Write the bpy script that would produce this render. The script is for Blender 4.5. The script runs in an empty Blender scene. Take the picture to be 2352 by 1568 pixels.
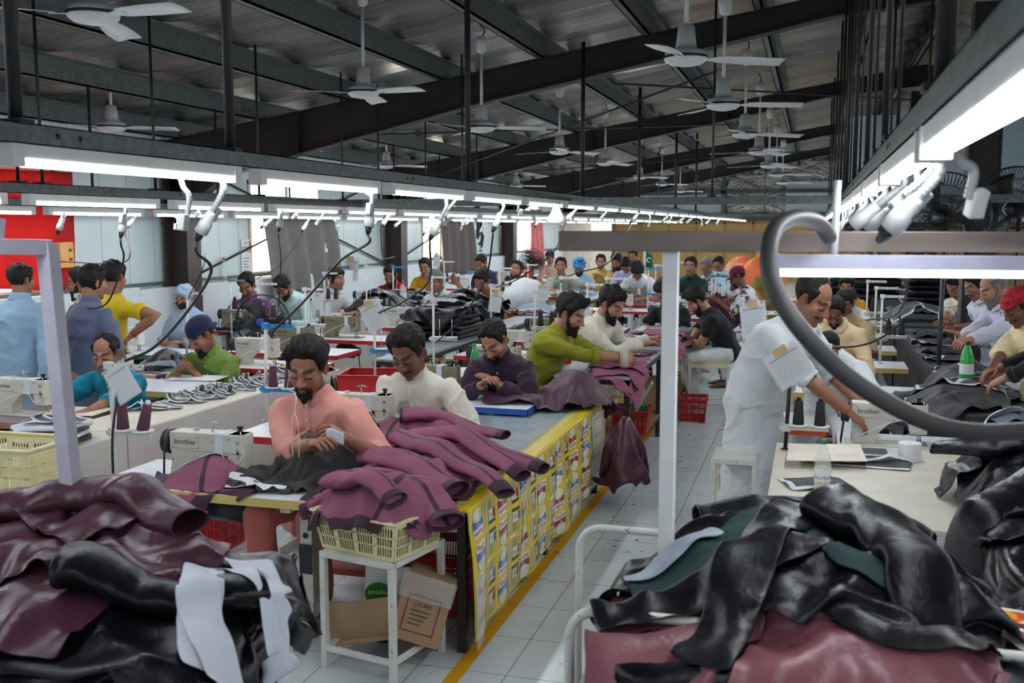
import bpy, math, random
import numpy as np
from mathutils import Vector, Matrix
from mathutils.bvhtree import BVHTree

# ---------------------------------------------------------------- camera, world, exposure
sc = bpy.context.scene
COL = sc.collection
F_PX = 2350.0; W_PX = 2352.0; H_PX = 1568.0; CAM_Z = 1.93
PITCH = math.atan(264/F_PX); YAW = math.atan(694/math.hypot(F_PX, 264))
cam_data = bpy.data.cameras.new('camera')
cam = bpy.data.objects.new('camera', cam_data); COL.objects.link(cam)
cam_data.sensor_width = 36.0; cam_data.lens = 36.0*F_PX/W_PX
cam_data.clip_start = 0.05; cam_data.clip_end = 200
cam.location = (0, 0, CAM_Z); cam.rotation_euler = (math.pi/2-PITCH, 0, YAW)
cam_data.dof.use_dof = True; cam_data.dof.focus_distance = 6.6; cam_data.dof.aperture_fstop = 4.5
sc.camera = cam
world = bpy.data.worlds.new('world'); sc.world = world; world.use_nodes = True
wn = world.node_tree.nodes; wl = world.node_tree.links
bg = wn['Background']; bg.inputs[0].default_value = (0.80, 0.90, 1.0, 1); bg.inputs[1].default_value = 0.24
sc.view_settings.view_transform = 'Standard'; sc.view_settings.look = 'None'
sc.view_settings.exposure = 0.88; sc.view_settings.gamma = 1.0; sc.view_settings.use_curve_mapping = False
sc.cycles.max_bounces = 6; sc.cycles.diffuse_bounces = 3; sc.cycles.glossy_bounces = 2
sc.cycles.transparent_max_bounces = 8; sc.cycles.caustics_reflective = False; sc.cycles.caustics_refractive = False
sc.cycles.sample_clamp_indirect = 4.0; sc.cycles.adaptive_threshold = 0.02
TUBE_EMIT = 22.0

_Fh = np.array([-math.sin(YAW), math.cos(YAW), 0]); _R = np.array([math.cos(YAW), math.sin(YAW), 0]); _Z = np.array([0, 0, 1.])
_F = _Fh*math.cos(PITCH)-_Z*math.sin(PITCH); _U = _Fh*math.sin(PITCH)+_Z*math.cos(PITCH)
_C = np.array([0, 0, CAM_Z])
def at(px, py, X=None, Y=None, Z=None, d=None):
    """the point of the hall seen at a pixel of the 2352x1568 photograph, on a plane or at a depth"""
    r = _F+_R*(px-W_PX/2)/F_PX-_U*(py-H_PX/2)/F_PX
    if X is not None: k = X/r[0]
    elif Y is not None: k = Y/r[1]
    elif Z is not None: k = (Z-CAM_Z)/r[2]
    else: k = d
    return _C+r*k
def depth(P): return float((np.asarray(P)-_C)@_F)

# ---------------------------------------------------------------- mesh helpers
def V(*a): return np.array(a, float)
def nrm(a):
    a = np.asarray(a, float); n = np.linalg.norm(a); return a/n if n > 1e-9 else a
def rotz(a): c, s = math.cos(a), math.sin(a); return np.array([[c, -s, 0], [s, c, 0], [0, 0, 1.]])
def rotx(a): c, s = math.cos(a), math.sin(a); return np.array([[1., 0, 0], [0, c, -s], [0, s, c]])
def roty(a): c, s = math.cos(a), math.sin(a); return np.array([[c, 0, s], [0, 1., 0], [-s, 0, c]])
def frame(t, up=(0, 0, 1)):
    t = nrm(t); u = np.asarray(up, float)
    if abs(t@u) > 0.96: u = V(1, 0, 0) if abs(t[0]) < 0.9 else V(0, 1, 0)
    s = nrm(np.cross(t, u)); return s, np.cross(s, t)

class MB:
    def __init__(s): s.v = []; s.f = []; s.m = []; s.s = []; s.n = 0; s.c = []
    def add(s, Vs, Fs, m=0, smooth=False, col=None):
        Vs = np.asarray(Vs, float).reshape(-1, 3)
        s.v.append(Vs); b = s.n; s.n += len(Vs)
        s.f.extend([tuple(int(i)+b for i in f) for f in Fs]); s.m.extend([m]*len(Fs)); s.s.extend([smooth]*len(Fs))
        if col is None: col = (.5, .5, .5)
        col = np.asarray(col, float); s.c.append(np.broadcast_to(col, (len(Vs), 3)) if col.ndim == 1 else col)
        return s
    def box(s, c, size, R=None, m=0):
        h = np.asarray(size, float)/2
        P = np.array([[x, y, z] for x in (-1, 1) for y in (-1, 1) for z in (-1, 1)])*h
        if R is not None: P = P@np.asarray(R).T
        return s.add(P+np.asarray(c, float), [(0, 1, 3, 2), (4, 6, 7, 5), (0, 4, 5, 1), (2, 3, 7, 6), (0, 2, 6, 4), (1, 5, 7, 3)], m)
    def bx(s, x0, x1, y0, y1, z0, z1, m=0):
        return s.box(((x0+x1)/2, (y0+y1)/2, (z0+z1)/2), (abs(x1-x0), abs(y1-y0), abs(z1-z0)), None, m)
    def bar(s, a, b, w, h, m=0, up=(0, 0, 1)):
        a = np.asarray(a, float); b = np.asarray(b, float); t = b-a; L = np.linalg.norm(t)
        sd, u = frame(t, up); R = np.stack([sd, nrm(t), u], 1)
        return s.box((a+b)/2, (w, L, h), R, m)
    def rings(s, rings, m=0, smooth=True, cap=True, close=False, col=None):
        rings = [np.asarray(r, float) for r in rings]; k = len(rings[0]); n = len(rings)
        F = []
        for i in range(n-1 if not close else n):
            a = i*k; b = ((i+1) % n)*k
            F += [(a+j, a+(j+1) % k, b+(j+1) % k, b+j) for j in range(k)]
        if cap and not close:
            F.append(tuple(range(k-1, -1, -1))); F.append(tuple((n-1)*k+j for j in range(k)))
        return s.add(np.concatenate(rings), F, m, smooth, col)
    def tube(s, pts, r, n=8, m=0, cap=True, close=False, smooth=True, up=(0, 0, 1), col=None):
        pts = [np.asarray(p, float) for p in pts]; k = len(pts)
        rr = r if isinstance(r, (list, tuple, np.ndarray)) else [r]*k
        out = []; ps = None
        for i, p in enumerate(pts):
            a = pts[(i-1) % k] if (close or i > 0) else p; b = pts[(i+1) % k] if (close or i < k-1) else p
            t = nrm(b-a)
            if ps is None: sd, u = frame(t, up)
            else:
                sd = ps-t*(ps@t)
                if np.linalg.norm(sd) < 1e-5: sd, u = frame(t, up)
                sd = nrm(sd); u = np.cross(sd, t)
            ps = sd
            q = rr[i]; q = q if isinstance(q, (tuple, list)) else (q, q)
            an = np.arange(n)*2*math.pi/n
            out.append(p+np.outer(np.cos(an)*q[0], sd)+np.outer(np.sin(an)*q[1], u))
        return s.rings(out, m, smooth, cap, close, col)
    def cyl(s, a, b, r, n=12, m=0, r2=None, smooth=True):
        return s.tube([a, b], [r, r if r2 is None else r2], n, m, smooth=smooth)
    def lathe(s, prof, c=(0, 0, 0), R=None, n=16, m=0, smooth=True, cap=True):
        an = np.arange(n)*2*math.pi/n; out = []
        for r, z in prof:
            P = np.stack([np.cos(an)*r, np.sin(an)*r, np.full(n, z)], 1)
            if R is not None: P = P@np.asarray(R).T
            out.append(P+np.asarray(c, float))
        return s.rings(out, m, smooth, cap)
    def ball(s, c, r, n=10, m=0, R=None, col=None):
        r = r if isinstance(r, (tuple, list)) else (r, r, r); out = []
        for i in range(n//2+1):
            th = max(1e-3, min(math.pi-1e-3, math.pi*i/(n//2))); an = np.arange(n)*2*math.pi/n
            P = np.stack([np.cos(an)*math.sin(th)*r[0], np.sin(an)*math.sin(th)*r[1], np.full(n, math.cos(th)*r[2])], 1)
            if R is not None: P = P@np.asarray(R).T
            out.append(P+np.asarray(c, float))
        return s.rings(out, m, True, True, col=col)
    def grid(s, P, m=0, smooth=True, mask=None, fm=None):
        ny, nx = P.shape[:2]; F = []; ms = []
        for j in range(ny-1):
            for i in range(nx-1):
                if mask is not None and not (mask[j, i] and mask[j, i+1] and mask[j+1, i] and mask[j+1, i+1]): continue
                F.append((j*nx+i, j*nx+i+1, (j+1)*nx+i+1, (j+1)*nx+i)); ms.append(m if fm is None else int(fm[j, i]))
        k = len(s.m); s.add(P.reshape(-1, 3), F, m, smooth)
        s.m[k:] = ms
        return s
    def mesh(s, name, cols=False):
        me = bpy.data.meshes.new(name)
        vs = np.concatenate(s.v) if s.v else np.zeros((0, 3))
        me.from_pydata(vs.tolist(), [], s.f)
        me.polygons.foreach_set('material_index', s.m); me.polygons.foreach_set('use_smooth', s.s)
        if cols:
            at_ = me.color_attributes.new('Col', 'FLOAT_COLOR', 'POINT')
            c = np.concatenate(s.c); at_.data.foreach_set('color', np.concatenate([c, np.ones((len(c), 1))], 1).ravel())
        me.update(); return me
    def obj(s, name, mats, parent=None, bevel=0.0, cols=False, subsurf=0, solid=0.0):
        me = s.mesh(name, cols)
        for m in (mats if isinstance(mats, (list, tuple)) else [mats]): me.materials.append(m)
        o = bpy.data.objects.new(name, me); COL.objects.link(o)
        if parent is not None: o.parent = parent
        if solid:
            md = o.modifiers.new('thickness', 'SOLIDIFY'); md.thickness = solid; md.offset = 0.0
        if subsurf:
            md = o.modifiers.new('smooth', 'SUBSURF'); md.levels = subsurf; md.render_levels = subsurf
        if bevel:
            md = o.modifiers.new('edge', 'BEVEL'); md.width = bevel; md.segments = 2; md.limit_method = 'ANGLE'; md.angle_limit = 0.7
        return o

def tag(o, label, cat, group=None, kind=None):
    o['label'] = label; o['category'] = cat
    if group: o['group'] = group
    if kind: o['kind'] = kind
    return o
def thing(name, label, cat, loc=(0, 0, 0), rz=0.0, group=None):
    o = bpy.data.objects.new(name, None); COL.objects.link(o); o.empty_display_size = 0.1
    o.location = loc; o.rotation_euler = (0, 0, rz)
    return tag(o, label, cat, group)
def struct(o):
    o['kind'] = 'structure'; return o
def dup(root, loc=None, rz=None, label=None, group=None):
    r = root.copy(); COL.objects.link(r)
    if loc is not None: r.location = loc
    if rz is not None: r.rotation_euler = (0, 0, rz)
    if label: r['label'] = label
    if group: r['group'] = group
    def sub(a, b):
        for ch in list(a.children):
            c = ch.copy(); COL.objects.link(c); c.parent = b
            sub(ch, c)
    sub(root, r)
    return r
def curve_pts(ctrl, n=24):
    """Catmull-Rom through the control points"""
    P = [np.asarray(p, float) for p in ctrl]; P = [2*P[0]-P[1]]+P+[2*P[-1]-P[-2]]; out = []
    seg = len(P)-3; per = max(2, n//seg)
    for i in range(seg):
        a, b, c, d = P[i:i+4]
        for k in range(per):
            t = k/per; out.append(.5*((2*b)+(c-a)*t+(2*a-5*b+4*c-d)*t*t+(3*b-a-3*c+d)*t**3))
    out.append(P[-2]); return out
_txt = {}
def text_geo(s, size=1.0, italic=0.0):
    """filled letter outlines as (verts, faces), centred, lying in x,y"""
    if s not in _txt:
        c = bpy.data.curves.new('letters', 'FONT'); c.body = s; c.align_x = 'CENTER'; c.align_y = 'CENTER'; c.resolution_u = 2
        o = bpy.data.objects.new('letters', c); COL.objects.link(o)
        dg = bpy.context.evaluated_depsgraph_get(); me = o.evaluated_get(dg).to_mesh()
        v = np.array([x.co[:] for x in me.vertices]).reshape(-1, 3); f = [tuple(p.vertices) for p in me.polygons]
        o.evaluated_get(dg).to_mesh_clear(); bpy.data.objects.remove(o); bpy.data.curves.remove(c)
        _txt[s] = (v, f)
    v, f = _txt[s]; v = v*size
    if italic: v = v.copy(); v[:, 0] += v[:, 1]*italic
    return v, f
def put_text(mb, s, size, o, ex, ey, m=0, italic=0.0, off=0.0015):
    v, f = text_geo(s, size, italic); ex = nrm(ex); ey = nrm(ey); n = np.cross(ex, ey)
    mb.add(np.asarray(o)+np.outer(v[:, 0], ex)+np.outer(v[:, 1], ey)+n*off, f, m)

def snoise(P, freq, seed=0, oct=4):
    """cheap smooth noise: sum of random sines"""
    r = np.random.RandomState(seed); P = np.asarray(P, float); out = np.zeros(P.shape[:-1]); a = 1.0; tot = 0
    for k in range(oct):
        for j in range(3):
            d = r.normal(size=P.shape[-1]); d /= np.linalg.norm(d)
            out += a*np.sin((P@d)*freq*(1.7**k)*r.uniform(.8, 1.2)+r.uniform(0, 6.28))
        tot += a*1.7; a *= .6
    return out/tot
def sstep(a, b, x):
    t = np.clip((x-a)/(b-a), 0, 1); return t*t*(3-2*t)
# ---------------------------------------------------------------- materials (all procedural)
def srgb(r, g, b):
    f = lambda c: (c/12.92 if c <= .04045 else ((c+.055)/1.055)**2.4)
    return (f(r/255), f(g/255), f(b/255), 1)
class Nt:
    def __init__(s, name):
        s.m = bpy.data.materials.new(name); s.m.use_nodes = True; s.t = s.m.node_tree
        s.b = s.t.nodes['Principled BSDF']; s.n = s.t.nodes; s.l = s.t.links
    def node(s, typ, **kw):
        n = s.n.new(typ)
        for k, v in kw.items():
            if k in ('inp',):
                for a, b in v.items(): n.inputs[a].default_value = b
            else: setattr(n, k, v)
        return n
    def link(s, a, b): s.l.new(a, b)
    def coord(s, kind='Object', scale=(1, 1, 1), rot=(0, 0, 0)):
        tc = s.node('ShaderNodeTexCoord'); mp = s.node('ShaderNodeMapping')
        mp.inputs['Scale'].default_value = scale; mp.inputs['Rotation'].default_value = rot
        s.link(tc.outputs[kind], mp.inputs['Vector']); return mp.outputs['Vector']
    def noise(s, vec, scale, detail=4, rough=.55, dist=0.0):
        n = s.node('ShaderNodeTexNoise'); n.inputs['Scale'].default_value = scale; n.inputs['Detail'].default_value = detail
        n.inputs['Roughness'].default_value = rough; n.inputs['Distortion'].default_value = dist
        s.link(vec, n.inputs['Vector']); return n.outputs['Fac']
    def ramp(s, fac, stops, interp='LINEAR'):
        r = s.node('ShaderNodeValToRGB'); e = r.color_ramp; e.interpolation = interp
        e.elements[0].position, e.elements[0].color = stops[0]; e.elements[1].position, e.elements[1].color = stops[1]
        for p, c in stops[2:]:
            x = e.elements.new(p); x.color = c
        s.link(fac, r.inputs['Fac']); return r.outputs['Color']
    def mix(s, fac, a, b, mode='MIX'):
        m = s.node('ShaderNodeMix', data_type='RGBA', blend_type=mode)
        for i, v in ((0, fac), (6, a), (7, b)):
            if hasattr(v, 'is_linked') or hasattr(v, 'links'): s.link(v, m.inputs[i])
            else: m.inputs[i].default_value = v
        return m.outputs[2]
    def math(s, op, a, b=None):
        m = s.node('ShaderNodeMath', operation=op)
        for i, v in ((0, a), (1, b)):
            if v is None: continue
            if isinstance(v, (int, float)): m.inputs[i].default_value = v
            else: s.link(v, m.inputs[i])
        return m.outputs[0]
    def bump(s, h, strength=.3, dist=.01):
        b = s.node('ShaderNodeBump'); b.inputs['Strength'].default_value = strength; b.inputs['Distance'].default_value = dist
        s.link(h, b.inputs['Height']); s.link(b.outputs['Normal'], s.b.inputs['Normal'])
    def base(s, c):
        if isinstance(c, tuple): s.b.inputs['Base Color'].default_value = c
        else: s.link(c, s.b.inputs['Base Color'])
    def set(s, **kw):
        for k, v in kw.items(): s.b.inputs[k.replace('_', ' ')].default_value = v
        return s
def sc4(c, k): return (min(1, c[0]*k), min(1, c[1]*k), min(1, c[2]*k), 1)
_M = {}
def plain(name, c, rough=.5, metal=0.0, var=.12, scale=9, bump=0.0, bscale=60, spec=.5):
    if name in _M: return _M[name]
    n = Nt(name); v = n.coord('Object'); f = n.noise(v, scale)
    n.base(n.ramp(f, [(.3, sc4(c, 1-var)), (.7, sc4(c, 1+var))])); n.set(Roughness=rough, Metallic=metal)
    n.b.inputs['Specular IOR Level'].default_value = spec
    if bump: n.bump(n.noise(v, bscale, 3), bump, .004)
    _M[name] = n.m; return n.m
def fabric(name, c, rough=.85, var=.07, weave=900, fold=.3):
    if name in _M: return _M[name]
    n = Nt(name); v = n.coord('Object'); f = n.noise(v, 6, 3)
    n.base(n.ramp(f, [(.3, sc4(c, 1-var)), (.7, sc4(c, 1+var))])); n.set(Roughness=rough)
    n.b.inputs['Sheen Weight'].default_value = .15; n.b.inputs['Specular IOR Level'].default_value = .25
    v2 = n.coord('Object', (1, 1, .45)); h = n.noise(v2, 9, 2, .45, .6)
    h2 = n.noise(v, weave/10, 2); n.bump(n.math('ADD', n.math('MULTIPLY', h, 6.0), h2), fold, .006)
    _M[name] = n.m; return n.m
def leather(name, c, rough=.36, var=.3, bump=.35, dust=.0, spec=.26):
    if name in _M: return _M[name]
    n = Nt(name); v = n.coord('Object'); f = n.noise(v, 5, 5, .6, .4)
    col = n.ramp(f, [(.28, sc4(c, 1-var)), (.72, sc4(c, 1+var))])
    if dust:
        d = n.noise(v, 14, 6, .7); col = n.mix(n.math('MULTIPLY', n.ramp(d, [(.52, (0, 0, 0, 1)), (.75, (1, 1, 1, 1))]), dust), col, (.35, .36, .37, 1))
    n.base(col); n.b.inputs['Specular IOR Level'].default_value = spec
    n.link(n.ramp(n.noise(v, 9, 3), [(.3, (rough-.07,)*3+(1,)), (.7, (rough+.14,)*3+(1,))]), n.b.inputs['Roughness'])
    big = n.noise(v, 22, 3, .5, .8); fine = n.noise(v, 260, 2)
    n.bump(n.math('ADD', n.math('MULTIPLY', big, 3.0), n.math('MULTIPLY', fine, .7)), bump, .008)
    _M[name] = n.m; return n.m
def chipped(name, c, under, amount=.6, rough=.45, scale=35):
    if name in _M: return _M[name]
    n = Nt(name); v = n.coord('Object'); f = n.noise(v, scale, 6, .7)
    n.base(n.mix(n.ramp(f, [(amount, (0, 0, 0, 1)), (amount+.05, (1, 1, 1, 1))]), n.ramp(n.noise(v, 6), [(.3, sc4(c, .86)), (.7, sc4(c, 1.05))]), under))
    n.set(Roughness=rough); _M[name] = n.m; return n.m
def emit(name, c, e):
    if name in _M: return _M[name]
    n = Nt(name); n.base((.9, .9, .9, 1)); n.b.inputs['Emission Color'].default_value = c; n.b.inputs['Emission Strength'].default_value = e
    _M[name] = n.m; return n.m
def clear(name, c, rough=.08, alpha=.35, ior=1.35):
    if name in _M: return _M[name]
    n = Nt(name); n.base(c); n.set(Roughness=rough); n.b.inputs['Alpha'].default_value = alpha; n.b.inputs['Specular IOR Level'].default_value = .7
    n.bump(n.noise(n.coord('Object'), 40, 3), .5, .004)
    _M[name] = n.m; return n.m

def mk_floor():
    n = Nt('marble_tile'); T = .406; v = n.coord('Object', (1/T, 1/T, 1/T))
    br = n.node('ShaderNodeTexBrick', offset=0.0, squash=1.0)
    for k, x in (('Scale', 1.0), ('Mortar Size', .0045), ('Mortar Smooth', .2), ('Brick Width', 1.0), ('Row Height', 1.0), ('Bias', 0.0)): br.inputs[k].default_value = x
    n.link(v, br.inputs['Vector'])
    c1 = srgb(203, 212, 214); vo = n.coord('Object', (1, 1, 1), (0, 0, .6))
    wv = n.noise(n.coord('Object', (1.2, 4.2, 1), (0, 0, .5)), 2.1, 5, .6, 1.6)
    vein = n.ramp(wv, [(.484, (0, 0, 0, 1)), (.5, (1, 1, 1, 1)), (.516, (0, 0, 0, 1))])
    brk = n.ramp(n.noise(vo, 3.2, 2), [(.5, (0, 0, 0, 1)), (.64, (1, 1, 1, 1))])
    fac = n.math('MULTIPLY', n.math('MULTIPLY', vein, brk), .75)
    blot = n.ramp(n.noise(vo, 1.5, 4), [(.3, sc4(c1, .93)), (.7, c1)])
    col = n.mix(fac, blot, srgb(120, 140, 155)); col = n.mix(n.math('MULTIPLY', n.ramp(n.noise(vo, 16, 5, .7), [(.66, (0, 0, 0, 1)), (.85, (1, 1, 1, 1))]), .2), col, srgb(150, 150, 146))
    n.base(n.mix(br.outputs['Fac'], col, srgb(78, 70, 66)))
    n.set(Roughness=.24)
    return n.m
def mk_wall():
    n = Nt('panel_wall'); v = n.coord('Object')
    sx = n.node('ShaderNodeSeparateXYZ'); n.link(v, sx.inputs[0])
    y = n.math('MULTIPLY', sx.outputs['Y'], 1/.46); fr = n.math('FRACT', n.math('ADD', y, 50.0))
    line = n.math('LESS_THAN', n.math('ABSOLUTE', n.math('SUBTRACT', fr, .5)), .012)
    c = srgb(206, 222, 222); col = n.ramp(n.noise(n.coord('Object', (1, 1, .25)), 2.2, 5, .6), [(.3, sc4(c, .9)), (.7, c)])
    n.base(n.mix(line, col, sc4(c, .45))); n.set(Roughness=.32)
    n.bump(n.math('MULTIPLY', line, -1.0), .5, .01)
    return n.m
def mk_plaster():
    n = Nt('whitewash'); v = n.coord('Object'); c = srgb(214, 222, 226)
    f = n.noise(v, 3.0, 8, .7, .6); col = n.ramp(f, [(.3, sc4(c, .97)), (.6, c)])
    st = n.ramp(n.noise(n.coord('Object', (1, 1, .8)), 5.5, 7, .75), [(.60, (0, 0, 0, 1)), (.72, (1, 1, 1, 1))])
    n.base(n.mix(n.math('MULTIPLY', st, .5), col, srgb(150, 152, 150))); n.set(Roughness=.7); n.bump(f, .3, .01)
    return n.m
def mk_foil():
    n = Nt('foil_lining'); st = n.noise(n.coord('Object', (.55, 16, 1)), 2.0, 6, .68, .9); big = n.noise(n.coord('Object', (.4, 3.2, 1)), 2.0, 4, .6, .8)
    fine = n.noise(n.coord('Object', (1.6, 48, 1)), 2.0, 4, .7, .6); c = srgb(186, 186, 180)
    n.base(n.ramp(st, [(.30, sc4(c, .42)), (.72, sc4(c, 1.12))]))
    n.link(n.ramp(big, [(.3, (.07,)*3+(1,)), (.7, (.24,)*3+(1,))]), n.b.inputs['Roughness']); n.set(Metallic=.85)
    n.bump(n.math('ADD', n.math('ADD', n.math('MULTIPLY', big, 1.6), n.math('MULTIPLY', fine, .7)), n.math('MULTIPLY', st, 1.0)), 1.0, .05)
    return n.m
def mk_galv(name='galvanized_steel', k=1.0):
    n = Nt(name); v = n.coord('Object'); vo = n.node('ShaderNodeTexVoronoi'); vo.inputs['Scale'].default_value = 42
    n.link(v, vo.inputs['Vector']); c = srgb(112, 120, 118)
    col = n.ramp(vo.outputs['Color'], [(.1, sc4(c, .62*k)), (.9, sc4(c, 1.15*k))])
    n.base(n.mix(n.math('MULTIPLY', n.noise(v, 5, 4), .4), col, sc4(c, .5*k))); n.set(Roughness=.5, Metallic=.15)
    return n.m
def mk_wood(name, c, k=.75):
    n = Nt(name); w = n.noise(n.coord('Object', (1, 1, 7)), 3, 6, .6, 1.5)
    n.base(n.ramp(w, [(.3, sc4(c, k)), (.7, c)])); n.set(Roughness=.6); return n.m
def mk_card():
    n = Nt('cardboard'); c = srgb(176, 142, 106); v = n.coord('Object')
    n.base(n.ramp(n.noise(v, 8, 5), [(.3, sc4(c, .82)), (.7, c)])); n.set(Roughness=.75)
    n.bump(n.noise(n.coord('Object', (1, 60, 60)), 2, 2), .2, .003); return n.m
def mk_ctop():
    n = Nt('worn_laminate'); v = n.coord('Object'); c = srgb(150, 162, 168)
    n.base(n.ramp(n.noise(v, 9, 7, .72, .6), [(.32, sc4(c, .55)), (.6, c), (.8, sc4(c, 1.25))])); n.set(Roughness=.38); return n.m
def mk_skin():
    n = Nt('skin'); a = n.node('ShaderNodeAttribute'); a.attribute_name = 'Col'
    f = n.noise(n.coord('Object'), 70, 3); n.base(n.mix(n.math('MULTIPLY', f, .22), a.outputs['Color'], (.02, .01, .006, 1)))
    n.set(Roughness=.5); n.b.inputs['Subsurface Weight'].default_value = .06; n.b.inputs['Subsurface Radius'].default_value = (.02, .008, .004)
    n.bump(f, .12, .003); return n.m
def mk_hair(name, c):
    n = Nt(name); v = n.coord('Object'); w = n.noise(n.coord('Object', (1, 1, .25)), 160, 3, .6, .5)
    n.base(n.ramp(w, [(.3, sc4(c, .5)), (.75, sc4(c, 1.7))])); n.set(Roughness=.62); n.b.inputs['Specular IOR Level'].default_value = .22; n.bump(w, .7, .006); return n.m
def mk_glow(name, c, e):
    n = Nt(name); v = n.coord('Object'); f = n.noise(v, 2.5, 3)
    n.base((.5, .5, .5, 1)); n.link(n.ramp(f, [(.35, sc4(c, .55)), (.65, c)]), n.b.inputs['Emission Color']); n.b.inputs['Emission Strength'].default_value = e; return n.m
def mk_redcloth():
    n = Nt('red_curtain'); v = n.coord('Object'); c = srgb(205, 32, 28)
    n.base(n.ramp(n.noise(v, 5, 5), [(.3, sc4(c, .75)), (.7, c)])); n.set(Roughness=.8); n.bump(n.noise(n.coord('Object', (1, 4, .5)), 6, 3), .4, .02)
    tr = n.node('ShaderNodeBsdfTranslucent'); tr.inputs[0].default_value = srgb(235, 50, 40); mx = n.node('ShaderNodeMixShader'); mx.inputs[0].default_value = .22
    n.link(n.b.outputs[0], mx.inputs[1]); n.link(tr.outputs[0], mx.inputs[2]); n.link(mx.outputs[0], n.n['Material Output'].inputs['Surface']); return n.m
def mk_print(name, cols, scale=20, rough=.4):
    n = Nt(name); v = n.coord('Object'); vo = n.node('ShaderNodeTexVoronoi'); vo.inputs['Scale'].default_value = scale; n.link(v, vo.inputs['Vector'])
    st = [(i/max(1, len(cols)), c) for i, c in enumerate(cols)]; n.base(n.ramp(vo.outputs['Color'], st, 'CONSTANT')); n.set(Roughness=rough); return n.m

FLOOR = mk_floor(); WALL = mk_wall(); PLASTER = mk_plaster(); FOIL = mk_foil(); GALV = mk_galv(); SKIN = mk_skin(); CARD = mk_card(); CTOP = mk_ctop()
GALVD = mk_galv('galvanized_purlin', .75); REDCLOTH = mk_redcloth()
HAIR = mk_hair('black_hair', (.012, .010, .010, 1)); HAIRG = mk_hair('grey_hair', (.16, .155, .15, 1)); HAIRB = mk_hair('dark_brown_hair', (.022, .015, .012, 1))
STEEL_BLK = plain('black_steel', srgb(34, 32, 33), .55, 0, .25, 6); RAFTER = plain('rafter_paint', srgb(40, 34, 35), .6, 0, .25, 3)
COLUMN = plain('column_paint', srgb(62, 50, 50), .5, 0, .2, 3)
WHITE_CHIP = chipped('chipped_white_paint', srgb(216, 214, 208), srgb(50, 44, 40), .62)
WHITE_MET = plain('white_metal', srgb(218, 220, 220), .4, 0, .06); FANW = plain('fan_white', srgb(205, 208, 208), .35, 0, .08)
MACH = chipped('machine_cream', srgb(205, 203, 190), srgb(90, 84, 74), .66, .38, 22); OLIVE = plain('machine_olive', srgb(124, 118, 92), .42, 0, .1)
CHROME = plain('chrome', srgb(190, 190, 190), .22, 1.0, .1); DARKMET = plain('dark_metal', srgb(58, 58, 60), .45, .6, .2); BLACKP = plain('black_plastic', srgb(22, 22, 24), .4, 0, .2)
WHITEP = plain('white_plastic', srgb(226, 226, 222), .42, 0, .06); SOCKP = plain('socket_white', srgb(164, 166, 166), .45, 0, .06); GREYP = plain('grey_conduit', srgb(132, 136, 138), .5, 0, .06)
TOPW = plain('white_laminate', srgb(222, 224, 232), .35, 0, .06, 12); TOPB = plain('cream_board', srgb(214, 206, 190), .5, 0, .08, 7); BROWNTOP = plain('lilac_brown_top', srgb(128, 112, 118), .4, 0, .12)
YEL = chipped('yellow_edge', srgb(206, 182, 104), srgb(120, 100, 70), .66, .5); RED = plain('red_edge', srgb(178, 30, 34), .42, 0, .1); BLUE = plain('blue_edge', srgb(40, 92, 176), .42, 0, .1); ORANGE = chipped('orange_edge', srgb(206, 84, 42), srgb(110, 60, 40), .7)
WOODE = mk_wood('raw_wood', srgb(150, 112, 76)); PLY = plain('yellow_partition', srgb(196, 158, 90), .5, 0, .07, 3); PLYD = plain('partition_batten', srgb(168, 130, 68), .5, 0, .1)
BEIGE = plain('counter_panel', srgb(208, 202, 196), .45, 0, .06, 3); PAINTY = plain('floor_yellow', srgb(206, 150, 14), .5, 0, .14, 12); REDP = plain('red_plastic', srgb(176, 28, 36), .4, 0, .1)
CREAMP = plain('cream_plastic', srgb(226, 214, 164), .42, 0, .05); PAPER = plain('paper', srgb(226, 228, 232), .7, 0, .04); INK = plain('ink', srgb(30, 30, 34), .6, 0, .1)
BLUEP = plain('blue_tape', srgb(30, 140, 206), .45, 0, .1); CONEM = plain('maroon_thread', srgb(82, 46, 62), .8, 0, .15, 90); CONEB = plain('black_thread', srgb(26, 25, 30), .8, 0, .2, 90)
FILM = clear('clear_film', (.85, .88, .9, 1), .1, .28); GLASS = clear('clear_bottle', (.85, .9, .88, 1), .05, .3); GREENG = clear('green_bottle', (.03, .42, .08, 1), .12, .88)
TUBE = emit('led_tube', (.90, .96, 1.0, 1), TUBE_EMIT); DAY = mk_glow('daylight_pane', (1.0, .93, .82, 1), 5.0)
BLK_L = leather('black_leather', srgb(15, 16, 19), .26, .35, .15, .02, .28); BLK_W = leather('worn_black_leather', srgb(20, 22, 26), .28, .4, .17, .06, .28); MAR_L = leather('maroon_leather', srgb(74, 42, 54), .27, .25, .16, 0, .32)
WINE_L = leather('wine_leather', srgb(120, 72, 80), .27, .25, .16, 0, .3); MAR_S = leather('maroon_suede', srgb(150, 92, 114), .85, .12, .3, 0, .15); MAR_D = leather('maroon_band', srgb(72, 46, 58), .5, .2, .3); GRN_S = leather('green_suede', srgb(44, 62, 61), .85, .2, .3, 0, .15)
GREY_L = leather('charcoal_leather', srgb(70, 68, 70), .45, .25, .4); CHAR_C = fabric('charcoal_cloth', srgb(58, 56, 54)); TAN_S = leather('tan_suede', srgb(192, 142, 90), .8, .12, .3, 0, .2); DENIM = leather('washed_denim', srgb(150, 164, 180), .8, .3, .4, .2, .2)
WHITE_C = fabric('white_sheeting', srgb(218, 222, 226), .8); CURT = fabric('grey_curtain', srgb(112, 112, 108)); PLAID = mk_print('plaid', [srgb(120, 125, 140), srgb(80, 84, 98), srgb(190, 192, 196)], 60, .8)
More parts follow.
